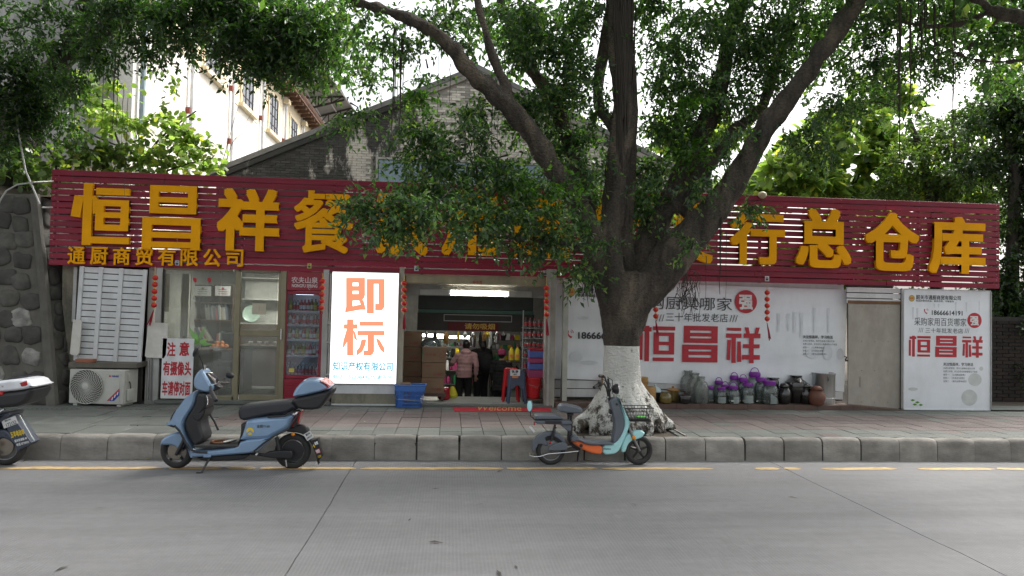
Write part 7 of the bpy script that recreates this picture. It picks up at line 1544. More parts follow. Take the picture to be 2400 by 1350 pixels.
# ================= trees =================
def limb(mb, pts, n=12, flute=.16, seed=0, sub=4):
    """pts: (px, py, Y, width in px) -> smooth tapering tube with fluted bark"""
    P = []; Rr = []
    for px, py, Y, w in pts: P.append(PY(px, py, Y)); Rr.append(w*.5*Y/FPX)
    Q, R2 = [], []
    for i in range(len(P)-1):
        p0, p1, p2, p3 = P[max(i-1, 0)], P[i], P[i+1], P[min(i+2, len(P)-1)]
        for k in range(sub):
            t = k/sub; Q.append(.5*((2*p1)+(p2-p0)*t+(2*p0-5*p1+4*p2-p3)*t*t+(3*p1-p0-3*p2+p3)*t**3)); R2.append(Rr[i]*(1-t)+Rr[i+1]*t)
    Q.append(P[-1]); R2.append(Rr[-1]); mb.tube(Q, R2, n, True, 1, flute, seed); return Q
def thin(c, f): return [(a, b, max(2, int(n*f))) for a, b, n in c]
def leaves(clumps, size, wid, per=10, seed=1, droop=.5, twl=.28, fold=.35, nv=4):
    """clumps: (centre, (rx,ry,rz), number of twigs). Returns vertex and face arrays of leaf blades along twigs."""
    r = np.random.default_rng(seed); C, D = [], []
    for c, rad, n in clumps:
        c = np.array(c); rad = np.array(rad); ns = max(2, n//9); sc = r.normal(size=(ns, 3)); sc /= np.linalg.norm(sc, axis=1)[:, None]; sc *= r.random((ns, 1))**.4*.85; sr = .22+.3*r.random((ns, 1)); pick = r.integers(0, ns, n)
        d = r.normal(size=(n, 3)); d /= np.linalg.norm(d, axis=1)[:, None]; d[:, 2] *= .6
        q = sc[pick]+sr[pick]*d*(r.random((n, 1))**.45); C.append(c+q*rad); dd = d*rad/np.linalg.norm(rad)+r.normal(size=(n, 3))*.35; dd[:, 2] -= droop*r.random(n); D.append(dd/np.linalg.norm(dd, axis=1)[:, None])
    C = np.concatenate(C); D = np.concatenate(D); n = len(C)
    t = np.tile(np.linspace(0, 1, per), n); tw = np.repeat(np.arange(n), per)
    bend = np.zeros((n*per, 3)); bend[:, 2] = -.25*t**2*twl
    base = C[tw]+D[tw]*(t*twl*(r.random(n)[tw]*.6+.7))[:, None]+bend+r.normal(size=(n*per, 3))*.012
    ld = D[tw]*.6+r.normal(size=(n*per, 3))*.75; ld[:, 2] -= .25; ld /= np.linalg.norm(ld, axis=1)[:, None]
    up = r.normal(size=(n*per, 3))*.55; up[:, 2] += 1; sd = np.cross(ld, up); sd /= np.linalg.norm(sd, axis=1)[:, None]+1e-9
    nn = np.cross(sd, ld); L_ = size*(.65+.7*r.random((n*per, 1))); W_ = wid*(.7+.6*r.random((n*per, 1)))
    v0 = base; v1 = base+ld*L_*.45+sd*W_*.5+nn*W_*fold*.5; v2 = base+ld*L_-nn*L_*.12; v3 = base+ld*L_*.45-sd*W_*.5+nn*W_*fold*.5
    if nv == 6:
        a = base+ld*L_*.25+sd*W_*.42; b = base+ld*L_*.7+sd*W_*.4-nn*L_*.03; c = base+ld*L_*.7-sd*W_*.4-nn*L_*.03; d = base+ld*L_*.25-sd*W_*.42
        V = np.stack([v0, a, b, v2, c, d], 1).reshape(-1, 3); k = np.arange(n*per)*6; F = np.concatenate([np.stack([k, k+1, k+2, k+3], 1), np.stack([k, k+3, k+4, k+5], 1)])
        return V, F
    V = np.stack([v0, v1, v2, v3], 1).reshape(-1, 3); k = np.arange(n*per)*4
    F = np.concatenate([np.stack([k, k+1, k+2], 1), np.stack([k, k+2, k+3], 1)])
    return V, F
def crown(name, parent, V, F, mat, off=None, top=False):
    off = OFF[parent.name] if parent else Vector(V.mean(0)); me = bpy.data.meshes.new(name); V = (V-np.array(off)).astype('f'); nf = len(F); w = F.shape[1]
    me.vertices.add(len(V)); me.vertices.foreach_set('co', V.ravel()); me.loops.add(nf*w); me.loops.foreach_set('vertex_index', F.astype('i').ravel()); me.polygons.add(nf); me.polygons.foreach_set('loop_start', (np.arange(nf)*w).astype('i'))
    me.update(calc_edges=True); me.materials.append(mat); o = link(name, me, parent, off); return o
def cl(px, py, Y, rx, ry, rd, n): c = PY(px, py, Y); k = Y/FPX; return (tuple(c), (rx*k, rd, ry*k), n)
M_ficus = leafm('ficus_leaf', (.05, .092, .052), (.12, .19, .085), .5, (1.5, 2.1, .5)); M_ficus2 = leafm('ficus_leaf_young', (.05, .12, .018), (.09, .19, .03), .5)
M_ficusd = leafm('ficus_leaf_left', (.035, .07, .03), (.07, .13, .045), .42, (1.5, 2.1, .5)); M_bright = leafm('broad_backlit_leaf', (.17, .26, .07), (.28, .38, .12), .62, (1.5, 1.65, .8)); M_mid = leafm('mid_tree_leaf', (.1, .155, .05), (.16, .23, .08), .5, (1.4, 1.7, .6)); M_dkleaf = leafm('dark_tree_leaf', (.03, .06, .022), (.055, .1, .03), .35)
M_root = M('aerial_root', (.04, .032, .025), .9)
# --- the big ficus ---
T1 = thing('ficus_tree', 'big ficus tree with whitewashed flared trunk growing from the pavement before the banner', 'tree', (2.3, 9.25, PAVE))
tb = MB(); Y0 = 9.25
limb(tb, [(1459, 1020, Y0, 150), (1459, 960, Y0, 112), (1457, 900, Y0, 92), (1457, 820, Y0, 84), (1456, 740, Y0, 92), (1458, 690, Y0, 112), (1462, 640, Y0, 128)], 24, .1, 1)
limb(tb, [(1437, 840, Y0-.02, 42), (1433, 740, Y0-.05, 52), (1422, 680, Y0-.08, 52), (1402, 600, Y0-.1, 60), (1375, 520, Y0-.1, 52), (1325, 440, Y0-.2, 50), (1255, 330, Y0-.3, 46), (1195, 250, Y0-.4, 44), (1120, 185, Y0-.5, 40), (1050, 105, Y0-.6, 36), (995, 62, Y0-.7, 30), (920, 30, Y0-.8, 25), (840, 5, Y0-.9, 20), (760, -30, Y0-1, 15)], 14, .18, 2)
limb(tb, [(1455, 800, Y0-.1, 48), (1452, 720, Y0-.15, 50), (1440, 640, Y0-.2, 52), (1430, 560, Y0-.1, 50), (1440, 470, Y0, 56), (1448, 380, Y0, 58), (1462, 290, Y0, 60), (1466, 200, Y0+.05, 62), (1452, 100, Y0+.1, 62), (1448, 0, Y0+.1, 60), (1446, -110, Y0+.1, 55)], 16, .22, 3)
limb(tb, [(1470, 760, Y0+.1, 40), (1470, 660, Y0+.15, 46), (1462, 560, Y0+.1, 40), (1470, 480, Y0+.1, 30), (1480, 380, Y0+.1, 28), (1478, 280, Y0+.05, 26)], 10, .2, 4)
limb(tb, [(1462, 320, Y0+.1, 26), (1405, 250, Y0+.2, 26), (1412, 130, Y0+.3, 26), (1430, 40, Y0+.3, 24), (1436, -60, Y0+.3, 20)], 10, .15, 5)
limb(tb, [(1472, 800, Y0, 50), (1492, 720, Y0, 70), (1545, 640, Y0-.05, 92), (1600, 575, Y0-.1, 92), (1660, 505, Y0-.15, 74), (1712, 440, Y0-.2, 62), (1765, 350, Y0-.3, 52), (1800, 290, Y0-.35, 50), (1860, 215, Y0-.4, 46), (1920, 130, Y0-.5, 44), (1975, 50, Y0-.55, 44), (2020, -20, Y0-.6, 40), (2075, -110, Y0-.7, 34)], 18, .14, 6)
limb(tb, [(1480, 700, Y0+.25, 60), (1500, 610, Y0+.3, 70), (1545, 520, Y0+.35, 62), (1590, 430, Y0+.4, 54), (1635, 340, Y0+.45, 48), (1675, 240, Y0+.5, 44), (1700, 140, Y0+.6, 40), (1720, 40, Y0+.6, 36), (1735, -60, Y0+.6, 30)], 12, .18, 7)
limb(tb, [(1588, 500, Y0+.3, 40), (1640, 420, Y0+.2, 38), (1700, 330, Y0+.3, 30), (1790, 240, Y0+.5, 26), (1830, 120, Y0+.6, 24), (1870, -20, Y0+.7, 20)], 10, .15, 8)
limb(tb, [(1400, 580, Y0+.2, 44), (1370, 470, Y0+.3, 42), (1345, 360, Y0+.4, 40), (1290, 230, Y0+.5, 34), (1225, 130, Y0+.6, 30), (1180, 20, Y0+.7, 26), (1150, -80, Y0+.8, 20)], 10, .18, 9)
limb(tb, [(1195, 260, Y0-.4, 26), (1185, 200, Y0-.4, 24), (1160, 140, Y0-.45, 22), (1135, 70, Y0-.5, 20), (1120, -10, Y0-.5, 18), (1110, -90, Y0-.5, 14)], 10, .12, 10)
limb(tb, [(1400, 600, Y0-.2, 26), (1330, 570, Y0-.5, 20), (1240, 560, Y0-.8, 13), (1130, 550, Y0-1.0, 9), (1020, 510, Y0-1.1, 6)], 8, .1, 11)
# root flare
for k, (px, w, dy, hh) in enumerate(((1352, 34, -.15, 900), (1372, 46, .12, 900), (1400, 50, -.3, 880), (1435, 52, -.38, 870), (1475, 50, -.38, 860), (1510, 52, -.32, 880), (1545, 44, -.12, 890), (1568, 38, .0, 890), (1550, 34, .25, 900), (1420, 40, .3, 880))):
    yg = Y0+dy; a = PY(1457+(px-1457)*.22, hh, Y0+dy*.15); c = PY(1457+(px-1457)*.55, 955, Y0+dy*.55); g = PY(px, 1000, yg); g.z = PAVE+.05; e = g+(g-Vector((2.29, Y0, g.z)))*.12; e.z = PAVE-.08
    kk = Y0/FPX*.5; tb.tube([a, a.lerp(c, .5), c, c.lerp(g, .55)+Vector((0, 0, -.03)), g, e], [w*kk*.8, w*kk*1.05, w*kk*1.25, w*kk*1.15, w*kk*.85, w*kk*.5], 10, True, 1, .12, k)
def bark_disp(me):
    NR = normals_of(me)
    for v, nr in zip(me.vertices, NR):
        c = v.co; d = noise.noise(Vector((c.x*8, c.y*8, c.z*1.1)))*.05+noise.noise(Vector((c.x*3, c.y*3, c.z*3)))*.008+noise.noise(Vector((c.x*22, c.y*22, c.z*5)))*.009
        v.co = c+nr*d*(1 if c.z > 1.5 else (.3 if c.z > .75 else .55))
fused('trunk', tb, .024, M_bark, T1, 2, disp=bark_disp)
# branchlets
def branchlets(parent, clumps, mat, seed, per=4, r0=.014):
    rr = random.Random(seed); mb = MB()
    for c, rad, n in clumps:
        c = Vector(c)
        for k in range(max(1, min(per, n//25))):
            e = c+Vector((rr.uniform(-1, 1)*rad[0], rr.uniform(-1, 1)*rad[1], rr.uniform(-1, .6)*rad[2])); s = c+Vector((rr.uniform(-.5, .5)*rad[0], 0, rr.uniform(-.5, .8)*rad[2])); m = (s+e)/2+Vector((rr.uniform(-.08, .08), rr.uniform(-.08, .08), .07))
            mb.tube([s, m, e], [r0, r0*.6, r0*.3], 5)
    return tag(mb.build('branchlets', mat, parent), kind='stuff')
Y = 9.0
c1 = [cl(*q) for q in [
 (870, 500, 7.95, 62, 52, .3, 95), (930, 470, 7.95, 70, 60, .35, 130), (1000, 490, 8.0, 70, 45, .4, 90), (1080, 455, 8.1, 80, 50, .45, 110), (1000, 440, 8.2, 70, 40, .4, 90), (930, 545, 7.95, 60, 35, .3, 60), (1095, 530, 8.1, 70, 30, .4, 60), (1175, 490, 8.3, 80, 60, .5, 150), (1250, 510, 8.4, 75, 60, .5, 140), (1310, 560, 8.5, 50, 45, .4, 70), (1345, 625, 8.6, 35, 30, .3, 45), (1200, 575, 8.3, 70, 22, .4, 40), (1350, 490, 8.7, 40, 50, .4, 45),
 (1010, 330, 8.6, 65, 45, .4, 120), (1060, 370, 8.5, 85, 50, .4, 170), (1150, 400, 8.5, 85, 55, .4, 210), (960, 390, 8.5, 35, 30, .3, 40), (1230, 440, 8.6, 70, 50, .4, 140), (1130, 330, 8.7, 50, 30, .3, 50), (1330, 400, 9.3, 80, 60, .5, 120), (1290, 330, 9.7, 70, 50, .5, 130), (1375, 330, 9.6, 50, 50, .4, 80), (1240, 250, 9.5, 70, 60, .5, 170), (1310, 220, 9.6, 80, 60, .5, 220), (1340, 130, 9.6, 60, 70, .5, 190), (1270, 90, 9.6, 90, 70, .5, 250), (1200, 110, 9.5, 45, 50, .5, 80), (1350, 30, 9.6, 70, 50, .5, 150), (1200, 20, 9.5, 80, 40, .5, 120), (1040, 30, 9.2, 80, 50, .5, 130), (1080, 110, 9.4, 30, 30, .4, 22), (1395, 430, 9.5, 40, 50, .4, 50),
 (1550, 130, 9.4, 70, 80, .6, 240), (1620, 60, 9.4, 90, 70, .6, 330), (1600, 200, 9.5, 90, 70, .6, 300), (1720, 120, 9.7, 90, 80, .5, 330), (1820, 70, 9.5, 80, 70, .5, 280), (1540, 300, 9.5, 60, 60, .5, 130), (1600, 310, 9.6, 80, 55, .4, 170), (1540, 380, 9.6, 60, 50, .4, 120), (1730, 230, 9.7, 80, 70, .5, 200), (1820, 170, 9.6, 70, 55, .5, 150), (1690, 370, 9.5, 50, 40, .4, 80), (1640, 440, 8.8, 35, 30, .3, 35), (1700, 320, 8.8, 28, 25, .3, 22), (1740, 300, 8.7, 25, 20, .2, 16), (1880, 300, 8.8, 60, 45, .4, 100), (1960, 240, 8.8, 60, 50, .4, 110), (1890, 20, 9.3, 80, 60, .6, 250), (1750, 10, 9.5, 100, 60, .6, 300), (1900, 360, 8.9, 60, 40, .4, 80), (1740, 490, 8.6, 35, 22, .2, 28), (1620, 580, 8.6, 22, 22, .15, 18), (1530, 20, 9.6, 60, 50, .5, 140), (1500, 420, 8.9, 22, 25, .2, 16), (1420, 560, 8.7, 28, 22, .2, 16), (1520, 530, 9.3, 30, 60, .3, 45), (1380, 220, 9.4, 35, 60, .4, 60), (1650, 240, 9.8, 120, 90, .6, 240), (1500, 440, 9.9, 90, 100, .5, 200),
 (860, 60, 8.8, 70, 40, .5, 70), (770, 120, 9, 50, 50, .5, 70), (940, 110, 9.2, 45, 30, .5, 34), (1000, 165, 9.3, 35, 30, .4, 16), (850, 170, 9.3, 45, 35, .4, 38), (960, 240, 9.5, 35, 30, .3, 20), (830, 260, 9, 35, 40, .3, 45), (750, 30, 9, 80, 50, .5, 130), (1120, 260, 9.3, 55, 40, .4, 50), (1015, 290, 9.2, 35, 30, .3, 35)]]
c1 = [(a, b, int(n*(.62 if a[0] > 2.7 and a[2] > 3.9 else (.78 if a[2] < 3.9 and a[0] < 1.3 else 1)))) for a, b, n in thin(c1, .56)]; V, F = leaves(c1, .078, .038, 15, 1, twl=.3); crown('crown', T1, V, F, M_ficus); branchlets(T1, c1, M_root, 2, 4)
# unseen upper crown, spread over the road to shade the scene
rr = random.Random(77); c2 = []
for k in range(34):
    x = rr.uniform(-3.5, 8.5); y = rr.uniform(4.3, 12.0); z = 6.6+rr.uniform(0, 2.8)-.12*abs(x-2.3)
    c2.append(((x, y, z), (.9, .9, .55), 70))
V, F = leaves(c2, .14, .07, 12, 9, twl=.5); crown('upper_crown', T1, V, F, M_ficus)
# sprouting light tufts low on the limbs
c3 = [cl(*q) for q in [(1600, 250, 9.0, 40, 40, .3, 25), (1610, 330, 9.0, 50, 40, .3, 30), (1480, 480, 9.7, 60, 70, .3, 40), (1240, 430, 8.2, 40, 25, .3, 14), (1320, 450, 8.4, 40, 30, .3, 18), (985, 620/2+8, 8.5, 30, 20, .2, 12), (975, 205, 9.3, 40, 25, .3, 20)]]
V, F = leaves(c3, .08, .042, 12, 3); crown('young_leaves', T1, V, F, M_ficus2)
def hanging(par, lst, seed):
    rr = random.Random(seed)
    for px, py0, py1, Y, w in lst:
        mb = MB(); a, b = PY(px, py0, Y), PY(px, py1, Y)
        for s in range(3 if w > 3 else 1):
            pts = []; n = 9; ox = rr.uniform(-1, 1)*w*.004*(s > 0); cut = 1 if s == 0 else rr.uniform(.4, .95)
            for k in range(n): t = cut*k/(n-1); pts.append(Vector((a.x+ox*(1+t)+.02*noise.noise(Vector((px, t*5, s))), Y+.02*noise.noise(Vector((px+5, t*5, s))), a.z*(1-t)+b.z*t)))
            rad = w*.5*Y/FPX; mb.tube(pts, [rad*(1-.65*k/n)*(1 if s == 0 else .5) for k in range(n)], 5)
        mb.build('aerial_root', M_root, par)
hanging(T1, [(925, 60, 320, 9, 5), (942, 80, 330, 9, 6), (898, 90, 270, 9, 1.6), (1056, 150, 260, 8.9, 2), (1140, 190, 330, 8.9, 1.6), (1155, 200, 380, 8.9, 2), (1168, 230, 400, 8.9, 1.6), (1178, 240, 350, 8.9, 1.4), (1030, 80, 300, 8.9, 1.4), (1690, 460, 690, 8.95, 4), (1703, 540, 720, 8.95, 1.6), (1640, 640, 700, 9.0, 1.5), (1620, 650, 740, 9.0, 1.5), (1600, 670, 730, 9.1, 1.5), (1655, 600, 700, 9, 2), (1250, 560, 640, 8.9, 4), (1262, 560, 640, 8.9, 4), (1395, 620, 700, 8.9, 2), (1387, 600, 690, 8.9, 2), (1600, 330, 520, 9.1, 2), (1613, 340, 560, 9.1, 2.4), (1590, 480, 560, 9.1, 1.6), (1705, 250, 330, 9.1, 3), (1712, 260, 400, 9.1, 3)], 5)
M_boil = None
rr = random.Random(14); mb = MB()
for k in range(46):
    x0_ = rr.uniform(1440, 1494); y0_ = rr.uniform(-60, 60); y1_ = rr.uniform(150, 420); pts = []
    for q in range(8):
        t_ = q/7; yy = y0_+(y1_-y0_)*t_; xx = x0_+(1462-x0_)*t_*.45+5*noise.noise(Vector((k, t_*3, 0))); pts.append(PY(xx, yy, Y0-.02-.16*(1-abs(xx-1464)/38)-.03*rr.random()))
    mb.tube(pts, [.013*rr.uniform(.5, 1.3)]*7+[.004], 5)
tag(mb.build('root_curtain', M_root, T1), kind='stuff')
# shaggy root mat at the left of the fork
mb = MB(); rr = random.Random(3)
for k in range(90):
    s = PY(rr.uniform(1368, 1412), rr.uniform(600, 670), 9.2+rr.uniform(-.1, .15)); e = s+Vector((rr.uniform(-.06, .08), rr.uniform(-.05, .05), -rr.uniform(.12, .34))); mb.tube([s, s.lerp(e, .5)+Vector((rr.uniform(-.03, .03), 0, 0)), e], [.005, .004, .002], 4)
for k in range(70):
    s = PY(rr.uniform(1585, 1635), rr.uniform(620, 700), 9.2+rr.uniform(-.1, .15)); e = s+Vector((rr.uniform(-.08, .08), rr.uniform(-.05, .05), -rr.uniform(.08, .3))); mb.tube([s, s.lerp(e, .5)+Vector((rr.uniform(-.05, .05), 0, 0)), e], [.005, .004, .002], 4)
tag(mb.build('root_fringe', M_root, T1), kind='stuff')
# --- left ficus, trunk on the bank ---
T2 = thing('ficus_tree', 'dark ficus on the bank above the rubble wall spreading over the left of the sign', 'tree', (-8.3, 12.3, 3.6))
tb = MB()
limb(tb, [(20, 470, 12.3, 120), (30, 400, 12.3, 100), (45, 300, 12.2, 95), (75, 220, 12, 70), (130, 165, 11.6, 50), (160, 100, 11.2, 34), (185, 40, 10.9, 30), (215, -30, 10.6, 26), (240, -100, 10.4, 20)], 16, .2, 21)
limb(tb, [(90, 200, 11.9, 50), (160, 130, 11.4, 40), (225, 85, 11, 36), (270, 45, 10.6, 34), (310, 5, 10.3, 28), (360, -50, 10, 22), (480, -120, 9.6, 16)], 12, .2, 22)
limb(tb, [(40, 330, 12.2, 60), (-40, 200, 12, 50), (-120, 60, 11.6, 40), (-200, -80, 11, 30)], 10, .2, 23)
fused('trunk', tb, .03, M('dark_bark', (.05, .044, .036), .9, var=.5, scale=9, bump=.6, bscale=30, stretch=(1, 1, .25)), T2, 2)
c = [cl(*q) for q in [(30, 40, 10.2, 60, 60, .5, 90), (40, 130, 10.6, 70, 60, .5, 130), (60, 200, 11, 90, 55, .5, 260), (30, 280, 11, 70, 60, .4, 170), (130, 110, 11.2, 50, 30, .4, 60), (160, 190, 10.7, 60, 35, .5, 120), (120, 260, 11, 55, 50, .4, 130), (230, 120, 10.4, 55, 35, .5, 110), (330, 85, 10, 55, 35, .5, 110), (330, 25, 10, 80, 45, .5, 170), (420, 45, 9.8, 80, 45, .5, 210), (430, 90, 9.8, 50, 18, .4, 50), (520, 40, 9.6, 70, 60, .5, 230), (560, 85, 9.5, 60, 50, .5, 190), (620, 60, 9.4, 70, 70, .5, 270), (640, 130, 9.3, 50, 40, .4, 110), (610, 165, 9.4, 28, 24, .3, 30), (700, 60, 9.2, 60, 70, .5, 210), (700, 150, 9.2, 50, 35, .4, 80), (140, 20, 10.3, 60, 40, .5, 60), (240, 20, 10, 60, 40, .5, 100), (480, -10, 9.6, 120, 40, .6, 200), (600, -10, 9.6, 120, 40, .6, 200), (20, 350, 11.3, 60, 40, .3, 60), (200, 60, 10.4, 50, 40, .4, 70), (-60, 200, 10.5, 70, 150, .5, 200), (540, 170, 9.5, 20, 20, .2, 14)]]
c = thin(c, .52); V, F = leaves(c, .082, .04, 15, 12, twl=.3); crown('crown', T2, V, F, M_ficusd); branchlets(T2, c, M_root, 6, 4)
rr = random.Random(78); c2 = []
for k in range(32): c2.append(((rr.uniform(-10, -2), rr.uniform(1, 12), 6.9+rr.uniform(0, 2.6)), (.9, .9, .55), 60))
V, F = leaves(c2, .14, .07, 12, 19, twl=.5); crown('upper_crown', T2, V, F, M_ficusd)  # leaf clumps out of view, added to shade road and facade
hanging(T2, [(168, 120, 340, 10.4, 1.6), (245, 120, 300, 10.4, 2), (270, 130, 300, 10.2, 3), (282, 60, 200, 10.2, 3), (278, 140, 320, 10.2, 1.8), (290, 200, 380, 10.2, 1.4), (360, 120, 260, 10, 1.2), (178, 200, 420, 10.4, 1.3), (300, 230, 460, 10.2, 1.3), (215, 130, 310, 10.4, 1.4)], 9)
# --- overhanging ficus beyond the right edge ---
T3 = thing('ficus_tree', 'ficus limbs reaching in at the top right with long hanging aerial roots', 'tree', (10.2, 8.6, 0))
tb = MB()
limb(tb, [(2760, 1000, 8.8, 150), (2740, 700, 8.8, 120), (2700, 400, 8.7, 110), (2620, 180, 8.6, 80), (2500, 70, 8.5, 46), (2400, 42, 8.4, 30), (2340, 28, 8.4, 26), (2290, 0, 8.4, 24), (2240, -50, 8.4, 18)], 14, .15, 31)
limb(tb, [(2370, 40, 8.4, 20), (2320, 32, 8.5, 19), (2260, 50, 8.6, 17), (2200, 62, 8.7, 15), (2140, 55, 8.8, 13), (2060, 30, 8.9, 10)], 10, .1, 32)
limb(tb, [(2420, 135, 9, 10), (2360, 145, 9, 9), (2300, 142, 9, 8), (2250, 128, 9, 6), (2190, 100, 9, 4)], 8, .1, 33)
limb(tb, [(2345, 42, 8.5, 7), (2300, 85, 8.6, 5), (2265, 115, 8.7, 4), (2230, 150, 8.8, 3)], 6, .1, 34)
fused('trunk', tb, .024, M_bark, T3, 2, disp=bark_disp)
c = [cl(*q) for q in [(2050, 60, 9, 60, 60, .5, 130), (2100, 130, 9.2, 60, 50, .5, 120), (2010, 160, 9.4, 60, 50, .5, 110), (2180, 110, 9.2, 55, 60, .4, 90), (2150, 20, 9, 70, 40, .5, 90), (2240, 20, 8.8, 60, 30, .4, 60), (2250, 100, 9.2, 55, 40, .4, 60), (2340, 90, 9.2, 60, 35, .4, 60), (2380, 15, 9, 40, 25, .4, 30), (2200, 190, 9.4, 40, 30, .4, 35), (2340, 150, 9.4, 70, 30, .4, 60), (2030, 240, 9.5, 60, 35, .4, 60), (2090, 200, 9.6, 60, 30, .4, 50), (2440, 60, 9, 80, 60, .5, 80), (2380, 190, 9.8, 60, 30, .4, 60), (2120, 260, 9.6, 40, 30, .4, 25)]]
c = thin(c, .55); V, F = leaves(c, .075, .036, 14, 32, twl=.3); crown('crown', T3, V, F, M_ficus); branchlets(T3, c, M_root, 8, 3)
rr = random.Random(79); c2 = [((rr.uniform(5, 13), rr.uniform(0, 11), 6.8+rr.uniform(0, 2.4)), (.9, .9, .55), 60) for k in range(30)]
V, F = leaves(c2, .14, .07, 12, 39, twl=.5); crown('upper_crown', T3, V, F, M_ficus)  # unseen clumps above the frame, spread wide to dim the road
hanging(T3, [(2110, -20, 370, 8.4, 6), (2134, -20, 270, 8.4, 6), (2160, -20, 140, 8.5, 9), (2190, 10, 160, 8.5, 5), (2200, 0, 210, 8.5, 2.4), (2236, -10, 400, 8.3, 3.5), (2255, 10, 85, 8.4, 2), (2232, 200, 330, 8.3, 2), (2378, 40, 130, 8.5, 2), (2125, 0, 90, 8.6, 2), (2172, -10, 60, 8.4, 3), (2102, -10, 120, 8.5, 2), (2145, 0, 110, 8.5, 2)], 10)
# --- trees behind the right of the shop ---
def tree(label, px, Y, zb, trunk, clumps, mat, size, wid, seed, per=12, nv=6, twl=.4, group='trees behind the right half of the sign'):
    b = PY(px, 900, Y); b.z = zb; t = thing('leafy_tree', label, 'tree', b, group); tb = MB()
    for k, tr in enumerate(trunk): limb(tb, tr, 8, .1, seed+k)
    tb.build('trunk', MATS['dark_bark'], t); c = thin([cl(*q) for q in clumps], .78); V, F = leaves(c, size, wid, per, seed, twl=twl, nv=nv); crown('crown', t, V, F, mat); branchlets(t, c, M_root, seed, 3, .02); return t
tree('bright broad-leaved tree glowing behind the sign right of the ficus limb', 1980, 17, .2, [[(2000, 900, 17, 26), (1990, 600, 17, 22), (1960, 420, 17, 18), (1900, 300, 17, 10)], [(1975, 480, 17, 14), (2050, 330, 17, 9), (2110, 200, 17, 6)]],
     [(1850, 400, 16.5, 80, 45, .8, 45), (1930, 350, 16.5, 90, 60, .9, 70), (2020, 400, 17, 90, 50, .9, 70), (2050, 300, 17, 80, 60, .9, 55), (1960, 260, 17, 70, 50, .9, 40), (2110, 230, 17.5, 50, 40, .8, 26), (1860, 320, 17, 50, 40, .8, 22), (1920, 440, 17, 100, 35, .9, 60), (2060, 450, 17, 100, 35, .9, 60), (2060, 190, 17.5, 60, 35, .8, 24), (1960, 600, 17, 200, 80, .8, 130), (1760, 430, 17, 60, 40, .8, 24), (2160, 420, 17, 90, 50, .9, 60), (2240, 460, 17, 90, 40, .9, 50), (1830, 450, 17, 60, 30, .8, 30)], M_bright, .26, .19, 51)
tree('mid green tree with fine leaves behind the right end of the sign', 2200, 15.5, .2, [[(2200, 900, 15.5, 30), (2190, 600, 15.5, 26), (2170, 400, 15.5, 18), (2130, 280, 15.5, 10)], [(2185, 480, 15.5, 16), (2260, 350, 15.5, 10), (2300, 240, 15.5, 7)]],
     [(2130, 370, 15.5, 80, 60, .8, 150), (2200, 320, 15.5, 80, 60, .8, 150), (2190, 430, 15.5, 100, 45, .8, 170), (2290, 380, 15.5, 80, 60, .8, 170), (2090, 440, 15.5, 70, 35, .7, 80), (2280, 280, 15.5, 70, 50, .8, 130), (2300, 450, 15.5, 60, 40, .8, 110), (2330, 500, 15.5, 50, 50, .7, 90), (2220, 560, 15, 130, 90, .8, 200), (2100, 600, 15, 130, 70, .8, 150)], M_mid, .11, .06, 52, 14, 4)
tree('dark dense tree filling the gap past the right end of the sign', 2375, 13.2, .2, [[(2375, 940, 13.2, 40), (2372, 640, 13.2, 30), (2378, 420, 13.2, 26), (2350, 300, 13.2, 14)], [(2376, 480, 13.2, 18), (2420, 340, 13.2, 12)]],
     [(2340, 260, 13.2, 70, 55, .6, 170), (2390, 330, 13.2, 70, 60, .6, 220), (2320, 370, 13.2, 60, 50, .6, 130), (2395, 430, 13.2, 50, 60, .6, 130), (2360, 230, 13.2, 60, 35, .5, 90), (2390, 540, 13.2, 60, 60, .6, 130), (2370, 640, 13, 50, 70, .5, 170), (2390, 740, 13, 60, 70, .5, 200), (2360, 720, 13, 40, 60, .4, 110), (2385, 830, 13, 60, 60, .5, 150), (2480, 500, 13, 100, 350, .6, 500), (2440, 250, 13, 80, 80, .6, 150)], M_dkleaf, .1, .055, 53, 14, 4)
tree('pale green tree glimpsed between the ficus limbs behind the sign', 1640, 24, .2, [[(1640, 900, 24, 20), (1640, 500, 24, 16), (1620, 340, 24, 10)]],
     [(1600, 330, 24, 90, 60, 1, 60), (1700, 300, 24, 90, 60, 1, 60), (1800, 420, 22, 110, 50, 1, 80), (1500, 380, 24, 60, 50, 1, 25), (1640, 420, 23, 120, 50, 1, 60)], M_bright, .3, .2, 54)
tree('tall tree far behind the right of the shop reaching the top of the picture', 2330, 20, .2, [[(2330, 900, 20, 24), (2320, 500, 20, 20), (2300, 260, 20, 12)]],
     [(2300, 190, 20, 80, 30, 1, 40), (2380, 240, 20, 80, 50, 1, 70), (2420, 120, 20, 80, 60, 1, 60), (2190, 500, 20, 160, 70, 1, 120), (2080, 340, 20, 70, 40, 1, 40), (2000, 500, 20, 120, 50, 1, 90)], M_mid, .2, .12, 55)
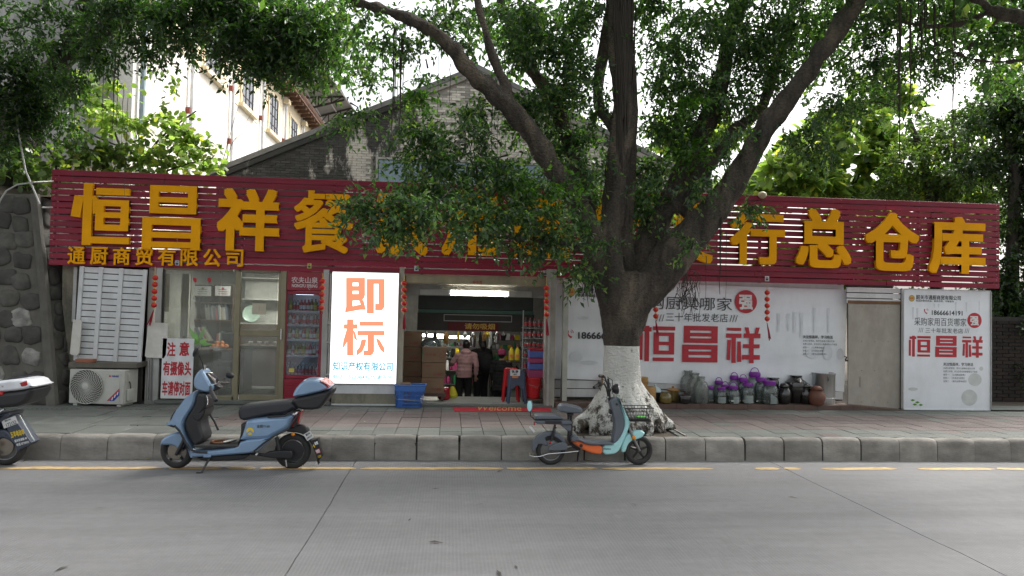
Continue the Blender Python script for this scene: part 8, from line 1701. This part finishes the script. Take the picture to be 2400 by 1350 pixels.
# brick wall low behind the dark tree
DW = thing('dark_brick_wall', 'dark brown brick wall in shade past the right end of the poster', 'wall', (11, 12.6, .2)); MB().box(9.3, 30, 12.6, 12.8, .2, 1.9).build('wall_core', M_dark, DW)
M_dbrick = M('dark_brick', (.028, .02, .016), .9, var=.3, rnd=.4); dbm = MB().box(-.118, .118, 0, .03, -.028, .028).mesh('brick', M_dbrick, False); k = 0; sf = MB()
for r_ in range(22):
    for c_ in range(40):
        x = 9.45+.25*c_+(.125 if r_ % 2 else 0); z = .32+.07*r_
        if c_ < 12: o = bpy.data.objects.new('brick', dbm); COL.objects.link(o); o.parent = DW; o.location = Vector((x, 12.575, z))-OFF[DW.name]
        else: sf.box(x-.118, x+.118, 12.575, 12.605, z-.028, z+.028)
tag(sf.build('bricks', M_dbrick, DW, smooth=False), kind='stuff')
tag(MB().box(9.25, 30, 11.43, 12.6, .1, .27).build('verge_soil', M_soil), kind='structure')
# --- bright broad-leaved shrub on the bank at the left ---
def shrub(label, px, Y, stems, clumps, seed, mat=M_bright, n=8):
    b = PY(px, 430, Y); t = thing('broad_leaved_shrub', label, 'shrub', b, 'shrubs on the bank above the sign'); tb = MB()
    for k, s in enumerate(stems): limb(tb, s, 6, .05, seed+k)
    tb.build('stems', MATS['dark_bark'], t); V, F = leaves(thin([cl(*q) for q in clumps], .5), .12, .095, n, seed, twl=.35, nv=6); crown('foliage', t, V, F, mat)
shrub('bright lime green broad-leaved shrub in front of the cream wall', 330, 13.2, [[(300, 430, 13.2, 7), (280, 340, 13.2, 5), (230, 220, 13.2, 3)], [(310, 430, 13.2, 7), (370, 330, 13.2, 5), (460, 260, 13, 3)], [(320, 430, 13.2, 6), (420, 390, 13, 4), (500, 370, 13, 2)], [(180, 300, 13.2, 4), (300, 350, 13.2, 4), (460, 390, 13.1, 3)]],
      [(300, 290, 13, 50, 35, .4, 50), (360, 280, 13, 55, 40, .4, 55), (420, 300, 13, 50, 35, .4, 45), (450, 340, 12.9, 45, 35, .4, 45), (400, 360, 12.9, 60, 35, .4, 65), (330, 350, 13, 60, 40, .4, 60), (230, 250, 13.2, 50, 40, .4, 45), (200, 200, 13.3, 45, 40, .4, 35), (280, 220, 13.3, 35, 35, .3, 22), (410, 190, 13, 18, 16, .2, 7), (360, 160, 13, 20, 10, .2, 4), (480, 390, 12.8, 40, 20, .3, 25), (380, 410, 12.8, 70, 20, .3, 40), (300, 400, 12.8, 60, 20, .3, 35)], 61)
shrub('green shrub tumbling over the top of the rubble wall', 120, 12.3, [[(140, 430, 12.3, 6), (120, 360, 12.3, 4), (80, 310, 12.2, 3)]],
      [(60, 390, 12, 50, 30, .3, 40), (120, 370, 12, 50, 40, .3, 45), (180, 370, 12.3, 60, 40, .4, 55), (30, 360, 12, 40, 30, .3, 22), (230, 330, 12.6, 50, 50, .4, 50), (120, 410, 11.8, 50, 20, .3, 22), (170, 310, 12.6, 40, 40, .3, 25)], 62, M_mid)
# bare sapling by the cream wall, conduit and lamp
bt = thing('bare_sapling', 'thin leafless sapling standing against the cream wall left of the brick gable', 'sapling', PY(525, 385, 17)); mb = MB()
for s in ([(520, 385, 17, 2), (535, 330, 17, 1.4), (552, 270, 17, 1), (560, 250, 17, .5)], [(530, 380, 17, 1.6), (548, 330, 17, 1.2), (590, 300, 17, .5)], [(543, 300, 17, 1), (545, 240, 17, .5)], [(548, 330, 17, .9), (600, 250, 17, .4)]): limb(mb, s, 5, 0, 3)
mb.build('stems', M_root, bt)
cd_ = thing('cable_conduit', 'pale grey cable conduit arching over the rubble wall beside the sign', 'conduit', PY(50, 450, 10.9)); MB().tube([PY(-30, 540, 10.9), PY(0, 470, 10.9), PY(15, 447, 10.9), PY(40, 433, 10.9), PY(80, 427, 10.9), PY(125, 425, 11.2)], .012, 8).build('arched_conduit', M_alu, cd_)
MB().tube([PY(34, 238, 10.9), PY(45, 320, 10.9), PY(60, 400, 10.9), PY(93, 478, 10.9)], .013, 8).build('slanting_conduit', M_alu, cd_); MB().tube([PY(100, 486, 10.9), PY(122, 486, 11.2)], .012, 8).build('short_conduit', M_white, cd_)
p = PY(37, 240, 10.9); lp_ = thing('street_camera_lamp', 'small white domed lamp above the rubble wall at the far left', 'lamp', p); MB().lathe([(.07, -.05), (.085, 0), (.07, .05), (.02, .08), (.001, .08)], p, 16).build('dome', M_white, lp_); MB().tube([p+Vector((-.12, 0, .06)), p+Vector((.05, 0, .06))], .012, 6).build('arm', M_alu, lp_)
